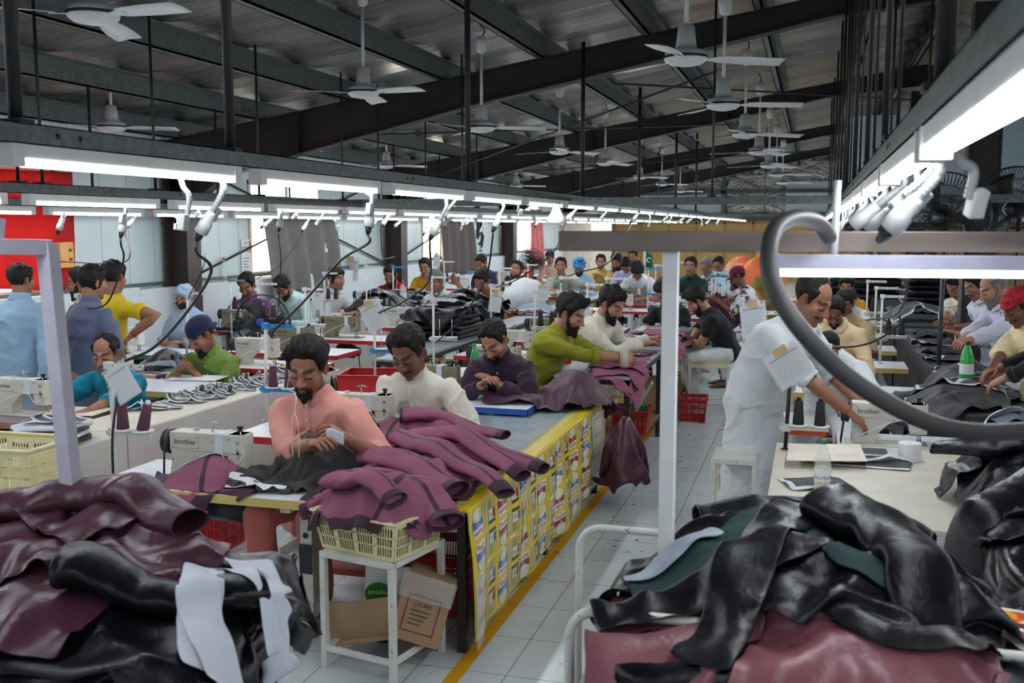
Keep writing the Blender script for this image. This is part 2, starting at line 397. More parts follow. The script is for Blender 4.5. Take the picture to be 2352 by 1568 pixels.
STRIP_W = fabric('white_tape', srgb(206, 212, 222)); ORBAG = plain('orange_sack', srgb(226, 112, 66), .5, 0, .15, 4)
# ---------------------------------------------------------------- the hall
ORD = ('first second third fourth fifth sixth seventh eighth ninth tenth eleventh twelfth thirteenth fourteenth fifteenth sixteenth seventeenth eighteenth nineteenth twentieth '
       'twenty-first twenty-second twenty-third twenty-fourth twenty-fifth twenty-sixth twenty-seventh twenty-eighth twenty-ninth thirtieth').split()
XW, YB, YF, XR, RIDGE = -7.4, 37.6, -3.0, 8.0, 1.55
LEDGE = 1.25
def roof_z(x): return 3.77+.163*(x+3.58) if x < RIDGE else 3.77+.163*(RIDGE+3.58)-.163*(x-RIDGE)
m = MB(); m.bx(XW-.3, XR+.3, YF-1, YB+.3, -.1, 0); struct(m.obj('floor', FLOOR))
# painted aisle lines
for i, x in enumerate((-1.43, -.47)):
    m = MB(); m.bx(x-.033, x+.033, YF, 30, 0, .0012); struct(m.obj('trim_%d' % (i+1), PAINTY))
# left wall: thick whitewashed base, ribbed panels between the windows above it
WIN = [(6.2, 8.75, 1.25, 2.5), (12.45, 14.55, 1.25, 2.56), (18.9, 20.95, 1.25, 2.58), (25.6, 27.8, 1.25, 2.6)]
m = MB(); m.bx(XW-.2, XW+.12, YF, 9.9, 0, LEDGE); m.bx(XW-.2, XW+.12, 9.9, YB, 0, LEDGE-.03)
struct(m.obj('wall_left_base', PLASTER, bevel=.01))
m = MB(); edges = [YF]
for a, b, z0, z1 in WIN:
    m.bx(XW-.2, XW, edges[-1], a, LEDGE-.05, 3.3); m.bx(XW-.2, XW, a, b, z1, 3.3); edges.append(b)
m.bx(XW-.2, XW, edges[-1], YB, LEDGE-.05, 3.3)
struct(m.obj('wall_left', WALL))
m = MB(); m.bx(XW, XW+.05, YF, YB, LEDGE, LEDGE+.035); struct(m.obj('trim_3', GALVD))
FRAMEM = plain('window_frame', srgb(206, 200, 186), .5, 0, .06)
for i, (a, b, z0, z1) in enumerate(WIN):
    w = MB(); w.bx(XW-.16, XW-.12, a, b, z0, z1); win = struct(w.obj('window_%d' % (i+1), DAY))
    w = MB()
    for (y0, y1, q0, q1) in ((a, b, z1-.06, z1+.01), (a, b, z0, z0+.06), (a, a+.06, z0, z1), (b-.06, b, z0, z1), ((a+b)/2-.04, (a+b)/2+.04, z0, z1), (a, b, z1-.42, z1-.39)):
        w.bx(XW-.12, XW+.02, y0, y1, q0, q1)
    w.obj('window_frame', FRAMEM, win, bevel=.004)
# far wall: yellow plywood partition, foil above it, pale panel
m = MB(); m.bx(XW, XR, YB, YB+.2, 0, 4.8); struct(m.obj('wall_back', FOIL))
m = MB(); m.bx(-7.1, XR, YB-.12, YB-.05, 0, 2.1)
for k in range(16): m.bx(-7.1+k, -7.04+k, YB-.15, YB-.12, 0, 2.1, 1)
m.bx(-7.1, XR, YB-.15, YB-.12, 2.02, 2.12, 1); m.bx(-7.1, XR, YB-.15, YB-.12, 1.0, 1.06, 1)
struct(m.obj('wall_back_partition', [PLY, PLYD]))
m = MB(); m.bx(-7.4, -3.2, YB-.1, YB-.03, 2.35, 3.05); m.bx(-1.0, 1.6, YB-.1, YB-.03, 2.3, 3.5); struct(m.obj('wall_back_panel', WALL))
m = MB(); m.bx(-7.4, 6, YB-.2, YB-.1, 2.12, 2.4); m.bx(-3.2, -3.05, YB-.25, YB-.1, 2.3, 3.9); m.bx(-7.4, 1.6, YB-.25, YB-.1, 3.1, 3.2)
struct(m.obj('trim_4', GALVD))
m = MB(); m.bx(XR, XR+.2, YF, YB, 0, 4.0); struct(m.obj('wall_right', plain('dim_wall', srgb(150, 156, 160), .6)))
# a projecting pier beside the far window
m = MB(); m.bx(XW, XW+1.0, 30.2, 33.5, 0, 2.35); struct(m.obj('wall_left_pier', plain('beige_wall', srgb(214, 200, 182), .6)))
# roof lining with shallow pan ribs
m = MB()
for (xa, xb) in ((XW-.3, RIDGE), (RIDGE, XR+.3)):
    ys = np.linspace(YF, YB, 130); xs = np.linspace(xa, xb, 8)
    P = np.array([[[x, y, roof_z(x)+.035*math.sin(y*5.2)] for x in xs] for y in ys]); m.grid(P)
struct(m.obj('ceiling', FOIL, solid=.02))
# purlins: galvanised Z sections along the hall
n_p = 0
for x in (-7.15, -6.05, -4.95, -3.85, -2.75, -1.65, -.55, .55, 1.4, 2.6, 3.7, 4.8, 6.0):
    z = roof_z(x)-.05; n_p += 1
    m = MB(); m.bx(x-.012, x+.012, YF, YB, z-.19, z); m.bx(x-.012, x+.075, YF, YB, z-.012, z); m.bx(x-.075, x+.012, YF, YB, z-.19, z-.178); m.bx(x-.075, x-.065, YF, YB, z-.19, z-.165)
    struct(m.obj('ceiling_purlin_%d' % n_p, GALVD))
# portal frames: dark tapered rafters on columns
FR = (3.9, 10.6, 17.1, 24.2, 30.9)
for i, y in enumerate(FR):
    if i == 0:
        continue
    m = MB()
    sect = [(XW, .95), (XW+.9, .52), (-3.6, .33), (-1.4, .26), (.1, .2), (RIDGE, .30), (3.4, .24), (XR, .5)]
    top = [V(x, y, roof_z(x)-.245) for x, d in sect]; bot = [V(x, y, roof_z(x)-.245-d) for x, d in sect]
    for k in range(len(sect)-1):
        a, b, c, d = top[k], top[k+1], bot[k+1], bot[k]
        Q = []
        for dy in (-.008, .008): Q += [a+V(0, dy, 0), b+V(0, dy, 0), c+V(0, dy, 0), d+V(0, dy, 0)]
        m.add(Q, [(0, 1, 2, 3), (7, 6, 5, 4), (0, 4, 5, 1), (2, 6, 7, 3)], 0)
        for (p, q, s) in ((a, b, 1), (d, c, 0)):
            R = [p+V(0, -.09, 0), q+V(0, -.09, 0), q+V(0, .09, 0), p+V(0, .09, 0)]
            m.add([r for r in R]+[r+V(0, 0, .016) for r in R], [(0, 1, 2, 3), (7, 6, 5, 4), (0, 4, 5, 1), (1, 5, 6, 2), (2, 6, 7, 3), (3, 7, 4, 0)], 0)
    for x in (-5.6, -3.6, -1.4, .55): m.bx(x-.008, x+.008, y-.085, y+.085, roof_z(x)-.25-np.interp(x, [s[0] for s in sect], [s[1] for s in sect]), roof_z(x)-.245)
    struct(m.obj('ceiling_rafter_%d' % i, RAFTER))
    m = MB(); x0 = XW+.06
    m.bx(x0, x0+.014, y-.14, y+.14, 0, 2.9); m.bx(x0+.30, x0+.314, y-.14, y+.14, 0, 2.75); m.bx(x0, x0+.31, y-.008, y+.008, 0, 2.85)
    struct(m.obj('wall_left_column_%d' % i, COLUMN))
    m = MB(); x0 = 1.36
    m.bx(x0, x0+.014, y-.12, y+.12, 0, 3.98); m.bx(x0+.27, x0+.284, y-.12, y+.12, 0, 3.98); m.bx(x0, x0+.28, y-.1, y-.088, 0, 3.98)
    struct(m.obj('column_%d' % i, RAFTER))
# roof bracing cables
m = MB()
for a, b in (((-5.6, 10.7, 2.95), (-1.2, 17.0, 3.55)), ((-6.5, 16.9, 2.75), (-1.0, 10.8, 3.5)), ((-6.2, 17.2, 2.8), (-.2, 24, 3.6)), ((-2, 10.7, 3.4), (3, 17, 3.7))):
    m.tube([a, b], .011, 6)
struct(m.obj('ceiling_bracing', STEEL_BLK))
m = MB()
for a, b in (((XW+.05, 10.8, 1.25), (XW+.05, 16.9, 2.75)), ((XW+.05, 10.8, 2.75), (XW+.05, 16.9, 1.3)), ((XW+.05, 17.3, 1.25), (XW+.05, 24, 2.75))):
    m.tube([a, b], .014, 6)
struct(m.obj('wall_left_bracing', STEEL_BLK))
# air duct and dark stair frame at the far right
d = thing('air_duct', 'large pale blue rounded air duct hanging under the far rafters', 'air duct', (.9, 15.2, 0))
m = MB(); pts = []
for k in range(9): a = math.pi/2+k*math.pi/2/8; pts.append((-.05+.45*math.cos(a), .45-.45*math.sin(a)))
out = [(-.5, .2)]; ring = lambda z: [V(-.5+.35*(1-math.cos(t)), -.35*math.sin(t)-.0, z) for t in np.linspace(0, math.pi/2, 8)]+[V(1.9, -.35, z), V(1.9, 1.2, z), V(-.5, 1.2, z)]
m.rings([ring(2.0), ring(3.42)], 0, False, True)
m.bx(.9, .93, -.37, -.35, 2.0, 3.42); m.bx(-.15, 1.95, -.375, -.35, 1.99, 2.03); m.obj('duct_shell', plain('duct_paint', srgb(172, 192, 204), .45, .1, .06), d)
m = MB()
for k in range(4): m.bx(-.55, 2.0, -.1+.02*k, 0, 1.9-.13*k, 1.93-.13*k)
m.obj('support_rung', STEEL_BLK, d)

# curtains
def curtain(name, label, mat, y0, y1, z0, z1, x=XW+.09, amp=.035, taper=0.0, nf=5, seed=0, skew=0.0):
    m = MB(); us = np.linspace(0, 1, 46); vs = np.linspace(0, 1, 22); P = np.zeros((22, 46, 3))
    for j, v in enumerate(vs):
        for i, u in enumerate(us):
            w = amp*(.4+v)*math.sin(u*nf*6.28+seed+1.1*math.sin(3*v+seed)); uu = u+taper*v*(.5-u)
            P[j, i] = (x+w+.04*v*math.sin(u*4+seed), y0+(y1-y0)*(uu+skew*v), z1-(z1-z0)*v*(1+.03*math.sin(u*7+seed))-.05*math.sin(u*math.pi)*(1-v)*.4)
    m.grid(P); return tag(m.obj(name, mat, solid=.004), label, 'curtain')
curtain('curtain', 'red curtain glowing in front of the window behind the standing men', REDCLOTH, 6.1, 8.9, 1.32, 2.48, amp=.02, nf=3, seed=1)
curtain('curtain', 'long grey canvas curtain hung over the window behind the purple shirt', CURT, 12.45, 14.7, .95, 2.22, x=XW+.2, amp=.05, nf=4, seed=2, skew=.06)
curtain('curtain', 'dark brown curtain with black lower half on the second panel window', fabric('brown_curtain', srgb(92, 84, 80)), 19.3, 21.4, .95, 2.3, x=XW+.2, amp=.05, nf=4, seed=3, skew=.1)
curtain('curtain', 'faded pink drape gathered at the last bright window', fabric('pink_drape', srgb(196, 110, 108)), 26.2, 27.4, .8, 2.4, x=XW+.2, amp=.06, nf=3, seed=4, skew=.25, taper=.3)
# wall fittings
def wallbox(y, z, label, c):
    t = thing('switch_box', label, 'switch box', (XW+.05, y, z)); m = MB(); m.bx(-.05, .1, -.1, .1, -.13, .13); m.obj('box_body', plain('box_'+label[:6], c, .5), t, bevel=.008)
    m = MB(); m.bx(.1, .115, .03, .06, .03, .06); m.obj('green_button', plain('green_button', srgb(20, 120, 70), .4), t); m = MB(); m.bx(.1, .115, .03, .06, -.06, -.03); m.obj('red_button', RED, t)
    m = MB(); m.tube(curve_pts([(0, -.03, -.13), (.02, -.02, -.4), (.0, .1, -.62)]), .009, 6); m.obj('cable', BLACKP, t)
q = at(145, 585, X=XW+.1); wallbox(q[1], q[2], 'orange and cream starter box on the panelled wall near the red curtain', srgb(232, 168, 88))
q = at(740, 560, X=XW+.1); wallbox(q[1], q[2], 'cream starter box on the wall past the grey curtain', srgb(232, 218, 178))
q = at(567, 590, X=XW+.02); t = thing('fire_notice', 'white notice about the extinguisher pinned beside the grey curtain', 'notice', tuple(q))
m = MB(); m.bx(-.012, .002, -.13, .13, -.24, .24); m.obj('sheet', PAPER, t)
m = MB(); put_text(m, 'DCP', .1, (.003, -.03, .1), (0, 1, 0), (0, 0, 1)); put_text(m, 'CO', .05, (.003, -.03, .19), (0, 1, 0), (0, 0, 1))
for k in range(5): m.bx(.002, .004, -.1, .06-.02*(k % 3), -.02-.04*k, -.012-.04*k)
m.obj('lettering', INK, t); m = MB(); m.bx(.002, .006, .07, .095, .06, .2); m.ball((.006, .083, .21), .012, 6); m.obj('extinguisher_picture', RED, t)
q = at(1102, 536, X=XW+.02); t = thing('calligraphy', 'black painted calligraphy on the pale wall between far windows', 'calligraphy', tuple(q)); m = MB()
S = .26
for st in ([(-.5, .9), (-.3, .5), (.1, .55), (.3, 1.0), (.1, 1.05)], [(-.9, .3), (-.6, -.1), (-.1, .1), (.1, .5)], [(-.4, -.5), (-.7, -.3), (-.5, 0), (-.2, -.1), (-.5, -.4)], [(-.5, 1.3), (-.5, -.2)], [(-.3, -.8), (.2, -1.0), (.6, -.5), (.9, -.2), (.6, -1.1), (.1, -1.3)], [(.6, .2), (.75, -.9)], [(.0, -1.5), (.04, -1.56)], [(.25, -1.5), (.3, -1.56)]):
    m.tube(curve_pts([(.006, y*S, z*S) for y, z in st], 20), [.012+.02*math.sin(math.pi*min(1, i/18)) for i in range(len(curve_pts([(0, y, z) for y, z in st], 20)))], 5)
m.obj('letters', INK, t)

# ---------------------------------------------------------------- lamp rails, tube lights, hangers
RAILS = [('over the pink shirt row', -2.25, 2.14, 2.48-1.39*3, 1.39, 28, -2.0, 36.8, 0),
         ('over the aisle', .23, 2.10, 2.36-1.30*3, 1.30, 29, -1.5, 36.8, 0),
         ('over the long pale counter', -4.4, 2.09, 4.98-1.41*3, 1.41, 25, -1.0, 36.8, 0),
         ('along the window wall', -6.0, 2.06, 7.0-1.385*3, 1.385, 24, 1.0, 36.8, 0),
         ('past the dark middle columns', 2.75, 2.11, 1.4, 1.6, 22, 0, 36.8, 0),
         ('unseen beyond the middle columns, added for light', 5.2, 2.11, 1.2, 1.9, 18, 0, 36.8, 0)]  # outermost rail is unseen, added so its tubes light the right side
for k, (nm, x, z, y0, pit, n, ya, yb, _) in enumerate(RAILS):
    m = MB(); zr = z+.03
    m.bx(x-.03, x-.026, ya, yb, zr, zr+.062); m.bx(x-.03, x+.03, ya, yb, zr+.058, zr+.062); m.bx(x-.03, x+.03, ya, yb, zr, zr+.004)
    for j in range(int((yb-ya)/2.8)):
        y = ya+1.9+2.8*j
        for dy in (-.05, .05):
            m.tube([(x-.032, y+dy, zr+.032), (x-.024, y+dy, zr+.032)], .009, 8, 1)
            m.tube([(x+.024, y+dy, zr+.032), (x+.032, y+dy, zr+.032)], .009, 8, 1)
    m.bx(x+.026, x+.03, ya, yb, zr, zr+.062)
    tag(m.obj('lamp_rail', [GALV, DARKMET]), 'galvanized lamp rail running '+nm, 'lamp rail')
m = MB(); m.bx(-6.1, 6, 9.5, 9.56, 2.13, 2.20); tag(m.obj('cross_rail', GALV), 'galvanized cross rail joining the lamp rails before the first dark frame', 'cross rail')
m = MB(); m.bx(-6.1, 6, 22.0, 22.06, 2.13, 2.20); tag(m.obj('cross_rail', GALV), 'galvanized cross rail far down the hall near the second frame', 'cross rail')
tb = thing('tube_light', 'x', 'tube light', (0, 0, 0))
m = MB(); m.bx(-.026, .026, 0, 1.2, -.012, .03); m.bx(-.03, .03, -.02, .03, -.036, .03); m.bx(-.03, .03, 1.17, 1.22, -.036, .03); m.obj('housing', WHITEP, tb)
m = MB(); an = [math.pi+k*math.pi/5 for k in range(6)]
m.rings([[V(.027*math.cos(a), y, -.012+.024*math.sin(a)) for a in an] for y in (.03, 1.17)], 0, True, True); m.obj('diffuser', TUBE, tb)
first = True
for k, (nm, x, z, y0, pit, n, ya, yb, _) in enumerate(RAILS):
    vis = 0
    for j in range(n):
        y = y0+pit*j
        if y+1.2 > yb: break
        if y > -0.5 or k < 2:
            vis += 1
        lab = 'lit tube light %s, %s from its near end' % (nm, ORD[min(j, 29)])
        if first: tb.location = (x, y, z); tb['label'] = lab; tb['group'] = 'tube lights '+nm; first = False
        else: dup(tb, (x, y, z), None, lab, 'tube lights '+nm)
# hanging pipes and rods
def hanger(x, y, z0, r, label, group):
    m = MB(); m.cyl((x, y, z0), (x, y, roof_z(x)-.24), r, 8); m.bx(x-.04, x+.04, y-.03, y+.03, z0-.004, z0+.012); tag(m.obj('hanger_rod', STEEL_BLK), label, 'hanger rod', group)
for j, px in enumerate((42, 530, 1075, 1338, 1468, 1553, 1600)):
    q = at(px, 380, X=-2.25); hanger(-2.25, q[1], 2.23, .021, 'dark hanger pipe holding the rail over the pink shirt row, %s from its near end' % ORD[j], 'hanger pipes over the pink shirt row')
for j, px in enumerate((42, 98, 357, 595, 787, 870, 978, 1095)): 
    q = at(px, 430, X=-4.4); hanger(-4.4, q[1], 2.18, .010, 'thin dark rod holding the rail over the pale counter, %s from its near end' % ORD[j], 'hanger rods over the pale counter')
for j, px in enumerate((213, 500, 665, 905, 1010)): 
    q = at(px, 440, X=-6.0); hanger(-6.0, q[1], 2.15, .012, 'dark rod holding the rail along the window wall, %s from its near end' % ORD[j], 'hanger rods by the window wall')
for j, (y, r) in enumerate(((2.15, .020), (3.3, .006), (3.9, .012), (4.6, .006), (5.2, .012), (6.0, .006), (6.8, .014), (7.6, .006), (8.4, .014), (9.2, .010), (10.5, .012), (12, .012), (14, .012), (16.5, .012), (19, .012))):
    hanger(.23, y, 2.19, r, 'dark rod holding the rail beside the tall man in white, %s along' % ORD[j], 'hanger rods over the aisle')
for j, (x, y) in enumerate(((-.9, 9.53), (-3.3, 9.53), (.9, 9.53), (1.15, 6.0), (.75, 7.2), (.55, 8.6), (-1.0, 22.03), (-3.2, 22.03))):
    hanger(x, y, 2.20, .011, 'thin dark rod hanging by itself between lamp rails, %s of these' % ORD[j], 'lone hanger rods')

# ---------------------------------------------------------------- ceiling fans
fan0 = thing('ceiling_fan', 'x', 'ceiling fan')
m = MB(); m.lathe([(.012, .86), (.05, .85), (.058, .80), (.045, .72), (.02, .70)], n=14); m.obj('canopy', FANW, fan0)
m = MB(); m.cyl((0, 0, .1), (0, 0, .74), .014, 8); m.tube(curve_pts([(0, 0, .84), (.03, .02, .92), (-.02, .02, .97)]), .007, 5, 1); m.obj('down_rod', [FANW, BLACKP], fan0)
m = MB(); m.lathe([(.02, .22), (.05, .21), (.062, .10), (.07, .07), (.125, .055), (.135, .02), (.128, .0), (.10, -.02), (.04, -.032), (.004, -.034)], n=24)
m.lathe([(.137, .028), (.139, .02), (.137, .012)], n=24, m=1, cap=False); m.obj('motor_housing', [FANW, DARKMET], fan0)
for k in range(3):
    R = rotz(k*2*math.pi/3); m = MB(); Pg = np.zeros((3, 9, 3))
    for i, u in enumerate(np.linspace(0, 1, 9)):
        w = .045+.028*math.sin(min(1, u*1.6)*1.57)*(1 if u < .95 else .8)
        for j, q in enumerate((-1, 0, 1)): Pg[j, i] = (.19+.42*u, q*w+.01*u, .012-.011*q-.012*u+.004*(1-q*q))
    m.grid(Pg@R.T); m.add(np.array([[.12, -.02, .012], [.22, -.025, .022], [.22, .025, -.002], [.12, .02, .008]])@R.T, [(0, 1, 2, 3)]); m.obj('blade', FANW, fan0, solid=.004)
FANS = [(215, 42, 5.3, 1.9), (257, 296, 9.6, .3), (632, 347, 12.6, 2.1), (835, 217, 8.4, 1.75), (888, 382, 15.5, .4), (1106, 297, 9.7, .15), (1285, 350, 13.2, .8), (1390, 376, 16.2, 1.0), (1575, 140, 6.3, .35), (1661, 245, 8.1, .1),
        (1711, 311, 10.5, .4), (1743, 351, 12.8, 1.0), (1766, 382, 15.3, .9), (1783, 402, 17.8, .2), (1797, 420, 20.5, .3), (1073, 408, 18.5, 1.0), (1187, 428, 21.5, .2), (1270, 434, 25, .7), (1470, 408, 21, .5), (1520, 424, 23.5, .4), (1562, 440, 27, .3)]
fl = ['big spinning white ceiling fan cropped by the top edge above the rail', 'white ceiling fan above the red curtain', 'white ceiling fan before the grey curtain window', 'large white ceiling fan in front of the first dark rafter', 'small white ceiling fan over the first duct elbow',
      'white ceiling fan beside the thick hanger pipe', 'white ceiling fan under the second rafter', 'white ceiling fan under the third rafter', 'large white fan with a red mark against the first rafter', 'white ceiling fan under the first rafter near the aisle']
for i, (px, py, d_, a) in enumerate(FANS):
    q = at(px, py, d=d_); lab = fl[i] if i < len(fl) else 'small white ceiling fan in the %s place down the far fan lines' % ORD[i-len(fl)]
    if i == 0: f = fan0; f.location = tuple(q); f.rotation_euler = (0, 0, a); f['label'] = lab; f['group'] = 'ceiling fans'
    else: f = dup(fan0, tuple(q), a, lab, 'ceiling fans')

# ---------------------------------------------------------------- socket drops under the rails
def drop(p0, L, sway, big, label, group, seed=0):
    """flexible grey conduit with a rocker switch and a white socket at its end"""
    t = thing('socket_drop', label, 'socket', tuple(p0), 0, group); r = random.Random(seed)
    s = .0135 if big else .011; end = V(sway[0], sway[1], -L)
    P = curve_pts([(0, 0, .03), (sway[0]*.05+.02, sway[1]*.1, -.12*L/.3), (sway[0]*.5+.03, sway[1]*.5, -.6*L), end], 18)
    m = MB(); rr = []; pts = []
    for a, b in zip(P[:-1], P[1:]):
        for k in range(3): pts.append(a+(b-a)*k/3); rr.append(s*(1.0 if k != 1 else .86))
    pts.append(P[-1]); rr.append(s); m.tube(pts, rr, 8); m.obj('conduit', GREYP, t)
    tt = nrm(P[-1]-P[-3]); sd, u = frame(tt); Rm = np.stack([sd, u, tt], 1)
    m = MB(); m.box(end+sd*.022+tt*.012, (.036, .03, .062), Rm); m.obj('rocker_switch', SOCKP, t, bevel=.005)
    if big:
        m = MB(); m.lathe([(.014, .0), (.020, .012), (.022, .05), (.027, .056), (.028, .10), (.024, .104)], end, Rm, 14); m.obj('socket', SOCKP, t)
        m = MB(); m.lathe([(.018, .10), (.016, .125), (.008, .145)], end, Rm, 10); m.obj('plug', BLACKP, t)
    return np.asarray(p0)+end+tt*(.14 if big else .06)
ENDS = {}
def rail_drops(xr, z, items, nm):
    for i, (px, pyb, big) in enumerate(items):
        q = at(px, 400, X=xr); dd = depth(q); p0 = V(xr-.035, q[1], z)
        q0y = None
        b = at(px, pyb, X=xr); L = max(.10, min(.45, z-b[2]-(.15 if big else .05)))
        e = drop(p0, L, (random.Random(i).uniform(-.05, .06), random.Random(i+9).uniform(-.06, .05)), big, 'white %s hanging on grey conduit %s, %s from the near end' % ('socket' if big else 'switch', nm, ORD[i]), 'sockets '+nm, i)
        ENDS[(nm, i)] = e
rail_drops(-2.25, 2.17, [(425, 535, 0), (520, 572, 1), (845, 542, 1), (1030, 560, 1), (1050, 500, 0), (1158, 540, 1), (1185, 500, 0), (1330, 520, 1), (1398, 505, 0), (1470, 520, 1), (1495, 522, 0), (1535, 522, 1), (1545, 515, 0), (1575, 522, 1), (1595, 522, 1), (1612, 520, 0), (1635, 522, 1), (1655, 520, 1)], 'over the pink shirt row')
rail_drops(-4.4, 2.13, [(282, 550, 1), (465, 505, 0), (640, 535, 1), (688, 500, 0), (745, 520, 0), (898, 530, 1), (1020, 520, 1), (1075, 520, 0), (1090, 515, 1), (1150, 512, 0), (1240, 512, 1), (1300, 512, 1)], 'over the long pale counter')
rail_drops(-6.0, 2.10, [(138, 530, 1), (318, 540, 1), (400, 530, 0), (488, 540, 1), (630, 535, 1), (710, 540, 1), (765, 530, 0), (870, 530, 1), (925, 530, 1), (985, 545, 1), (1060, 530, 0), (1110, 540, 1)], 'along the window wall')
for i, (y, L, big, sw) in enumerate(((2.32, .14, 0, .05), (2.62, .13, 1, -.02), (2.78, .12, 0, -.04), (3.1, .20, 0, -.03), (3.55, .13, 1, -.06), (3.75, .13, 1, -.02), (4.1, .12, 0, .03), (4.5, .14, 1, -.05), (5.0, .14, 1, .0), (5.6, .15, 0, .04), (6.1, .15, 1, -.05), (6.8, .15, 1, 0), (7.6, .16, 1, -.05), (8.6, .18, 1, .02), (9.8, .2, 1, -.03), (11, .2, 1, .02))):
    ENDS[('R', i)] = drop(V(.23+.03, y, 2.13), L, (sw, .04), big, 'white %s on grey conduit over the aisle by the tall man, %s of the rail' % ('socket' if big else 'switch', ORD[i]), 'sockets over the aisle', 40+i)
for i, (x, y, z) in enumerate(((-2.25, 9.1, 2.13), (-4.4, 11.6, 2.08))):
    t = thing('pendant_lamp', 'white bell-shaped pendant lamp below the rail, %s' % ('nearer one' if i == 0 else 'farther one'), 'lamp', (x, y, z)); m = MB()
    m.lathe([(.03, .03), (.035, -.03), (.05, -.07), (.09, -.13), (.10, -.17), (.085, -.175)], n=16); m.obj('lamp_shade', WHITEP, t)
# ---------------------------------------------------------------- furniture and machine builders
def desk(label, x0, x1, y0, y1, z, edge, top=TOPW, legm=None, group='sewing desks'):
    legm = legm or MACH
    t = thing('sewing_desk', label, 'desk', ((x0+x1)/2, (y0+y1)/2, 0), 0, group); hx = (x1-x0)/2; hy = (y1-y0)/2
    m = MB(); m.bx(-hx+.004, hx-.004, -hy+.004, hy-.004, z-.040, z); m.obj('tabletop', top, t, bevel=.003)
    m = MB(); m.bx(-hx, hx, -hy, -hy+.004, z-.042, z-.002); m.bx(-hx, hx, hy-.004, hy, z-.042, z-.002); m.bx(-hx, -hx+.004, -hy, hy, z-.042, z-.002); m.bx(hx-.004, hx, -hy, hy, z-.042, z-.002)
    m.obj('edge_band', edge, t)
    for s in (-1, 1):
        m = MB(); x = s*(hx-.27); m.bx(x-.03, x+.03, -.055, .055, .08, z-.042); m.bx(x-.036, x+.036, -.06, .06, .16, z*.55); m.bx(x-.03, x+.03, -hy+.02, hy-.05, 0.0, .055); m.bx(x-.025, x+.025, -hy+.03, hy-.06, z-.07, z-.042)
        m.bx(x-.034, x+.034, -.062, -.058, z*.42, z*.62, 1); m.cyl((x, -.064, z*.68), (x, -.056, z*.68), .014, 8, 1); m.obj('leg', [legm, DARKMET], t, bevel=.004)
    m = MB(); m.bx(-hx+.14, hx-.14, .0, .04, .10, .14); m.obj('crossbar', legm, t)
    m = MB(); m.tube([(-.2, .1, z-.17), (.0, .1, z-.17)], .075, 12); m.tube([(.0, .1, z-.17), (.06, .1, z-.17)], .05, 12); m.bx(-.18, -.04, .06, .14, z-.12, z-.04); m.obj('motor', BLACKP, t)
    m = MB(); m.box((0, -.02, .09), (.32, .2, .02), rotx(.25)); m.tube([(.1, .06, .11), (.05, .1, z-.2)], .006, 6); m.obj('treadle', DARKMET, t)
    return t
def mk_machine(c, txt='brother', worn=0):
    t = thing('sewing_machine', 'x', 'sewing machine'); dk = plain('decal_dark', srgb(40, 38, 36), .5)
    m = MB(); m.bx(-.235, .235, -.085, .085, 0, .008); m.bx(-.20, -.07, -.05, .05, .008, .16); m.bx(-.205, .19, -.052, .052, .145, .235); m.bx(.105, .195, -.045, .045, .07, .235)
    m.bx(-.20, -.085, -.055, .055, .008, .05); m.add(np.array([[-.07, y, z] for y in (-.048, .048) for z in (.145, .06)]+[[.02, y, .145] for y in (-.048, .048)]), [(0, 1, 4), (2, 5, 3), (1, 3, 5, 4), (0, 4, 5, 2)])
    m.obj('machine_body', c, t, bevel=.010)
    m = MB(); m.bx(-.185, -.045, -.0565, -.052, .158, .222); 
    m.obj('name_plate', c, t, bevel=.004)
    m = MB(); put_text(m, txt, .038, (-.115, -.0570, .19), (1, 0, 0), (0, 0, 1)); m.obj('lettering', dk, t)
    m = MB()
    for x, z in ((-.18, .163), (-.05, .163), (-.18, .217), (-.05, .217), (.03, .2), (.165, .2), (.165, .165), (.165, .13), (-.19, .1), (.12, .215)): m.cyl((x, -.0575, z), (x, -.045, z), .0045, 8)
    for z in (.2, .15): m.cyl((.165, -.052, z), (.165, -.04, z), .009, 10, 1)
    m.obj('screw', [CHROME, dk], t)
    m = MB(); m.lathe([(.02, -.03), (.045, -.028), (.06, -.02), (.052, -.008), (.06, .004), (.062, .015), (.045, .02), (.01, .022)], (-.235, 0, .175), roty(math.pi/2), 20); m.obj('handwheel', DARKMET, t)
    m = MB(); m.tube([(-.24, -.045, .17), (-.26, -.03, -.02), (-.26, .03, -.02), (-.24, .045, .17)], .005, 6); m.obj('belt', BLACKP, t)
    m = MB(); m.cyl((.15, 0, .075), (.15, 0, .012), .006, 8); m.cyl((.165, .012, .075), (.165, .012, .02), .005, 8); m.bx(.14, .19, -.012, .018, .010, .018); m.bx(.11, .2, -.05, .05, .0085, .0105); m.obj('needle_bar', CHROME, t)
    m = MB(); m.cyl((-.0, 0, .235), (0, 0, .285), .004, 6); m.tube([(-.03, 0, .275), (0, 0, .285), (.03, .01, .275)], .003, 6); m.cyl((.15, 0, .235), (.15, 0, .262), .011, 10, 1); m.cyl((.15, 0, .262), (.15, 0, .27), .016, 10, 1); m.cyl((-.1, .02, .235), (-.1, .02, .245), .014, 10); m.obj('thread_guide', [CHROME, BLACKP], t)
    m = MB(); m.bx(.045, .085, -.0545, .0545, .142, .2375); m.obj('tape_wrap', STRIP_W, t)
    m = MB(); m.tube(curve_pts([(-.2, -.06, .03), (-.1, -.09, .09), (.06, -.06, .15), (.12, -.055, .09), (.19, -.05, .13), (.17, -.03, .25)], 24), .0028, 5); m.obj('white_wire', WHITEP, t)
    return t
_mach = {}
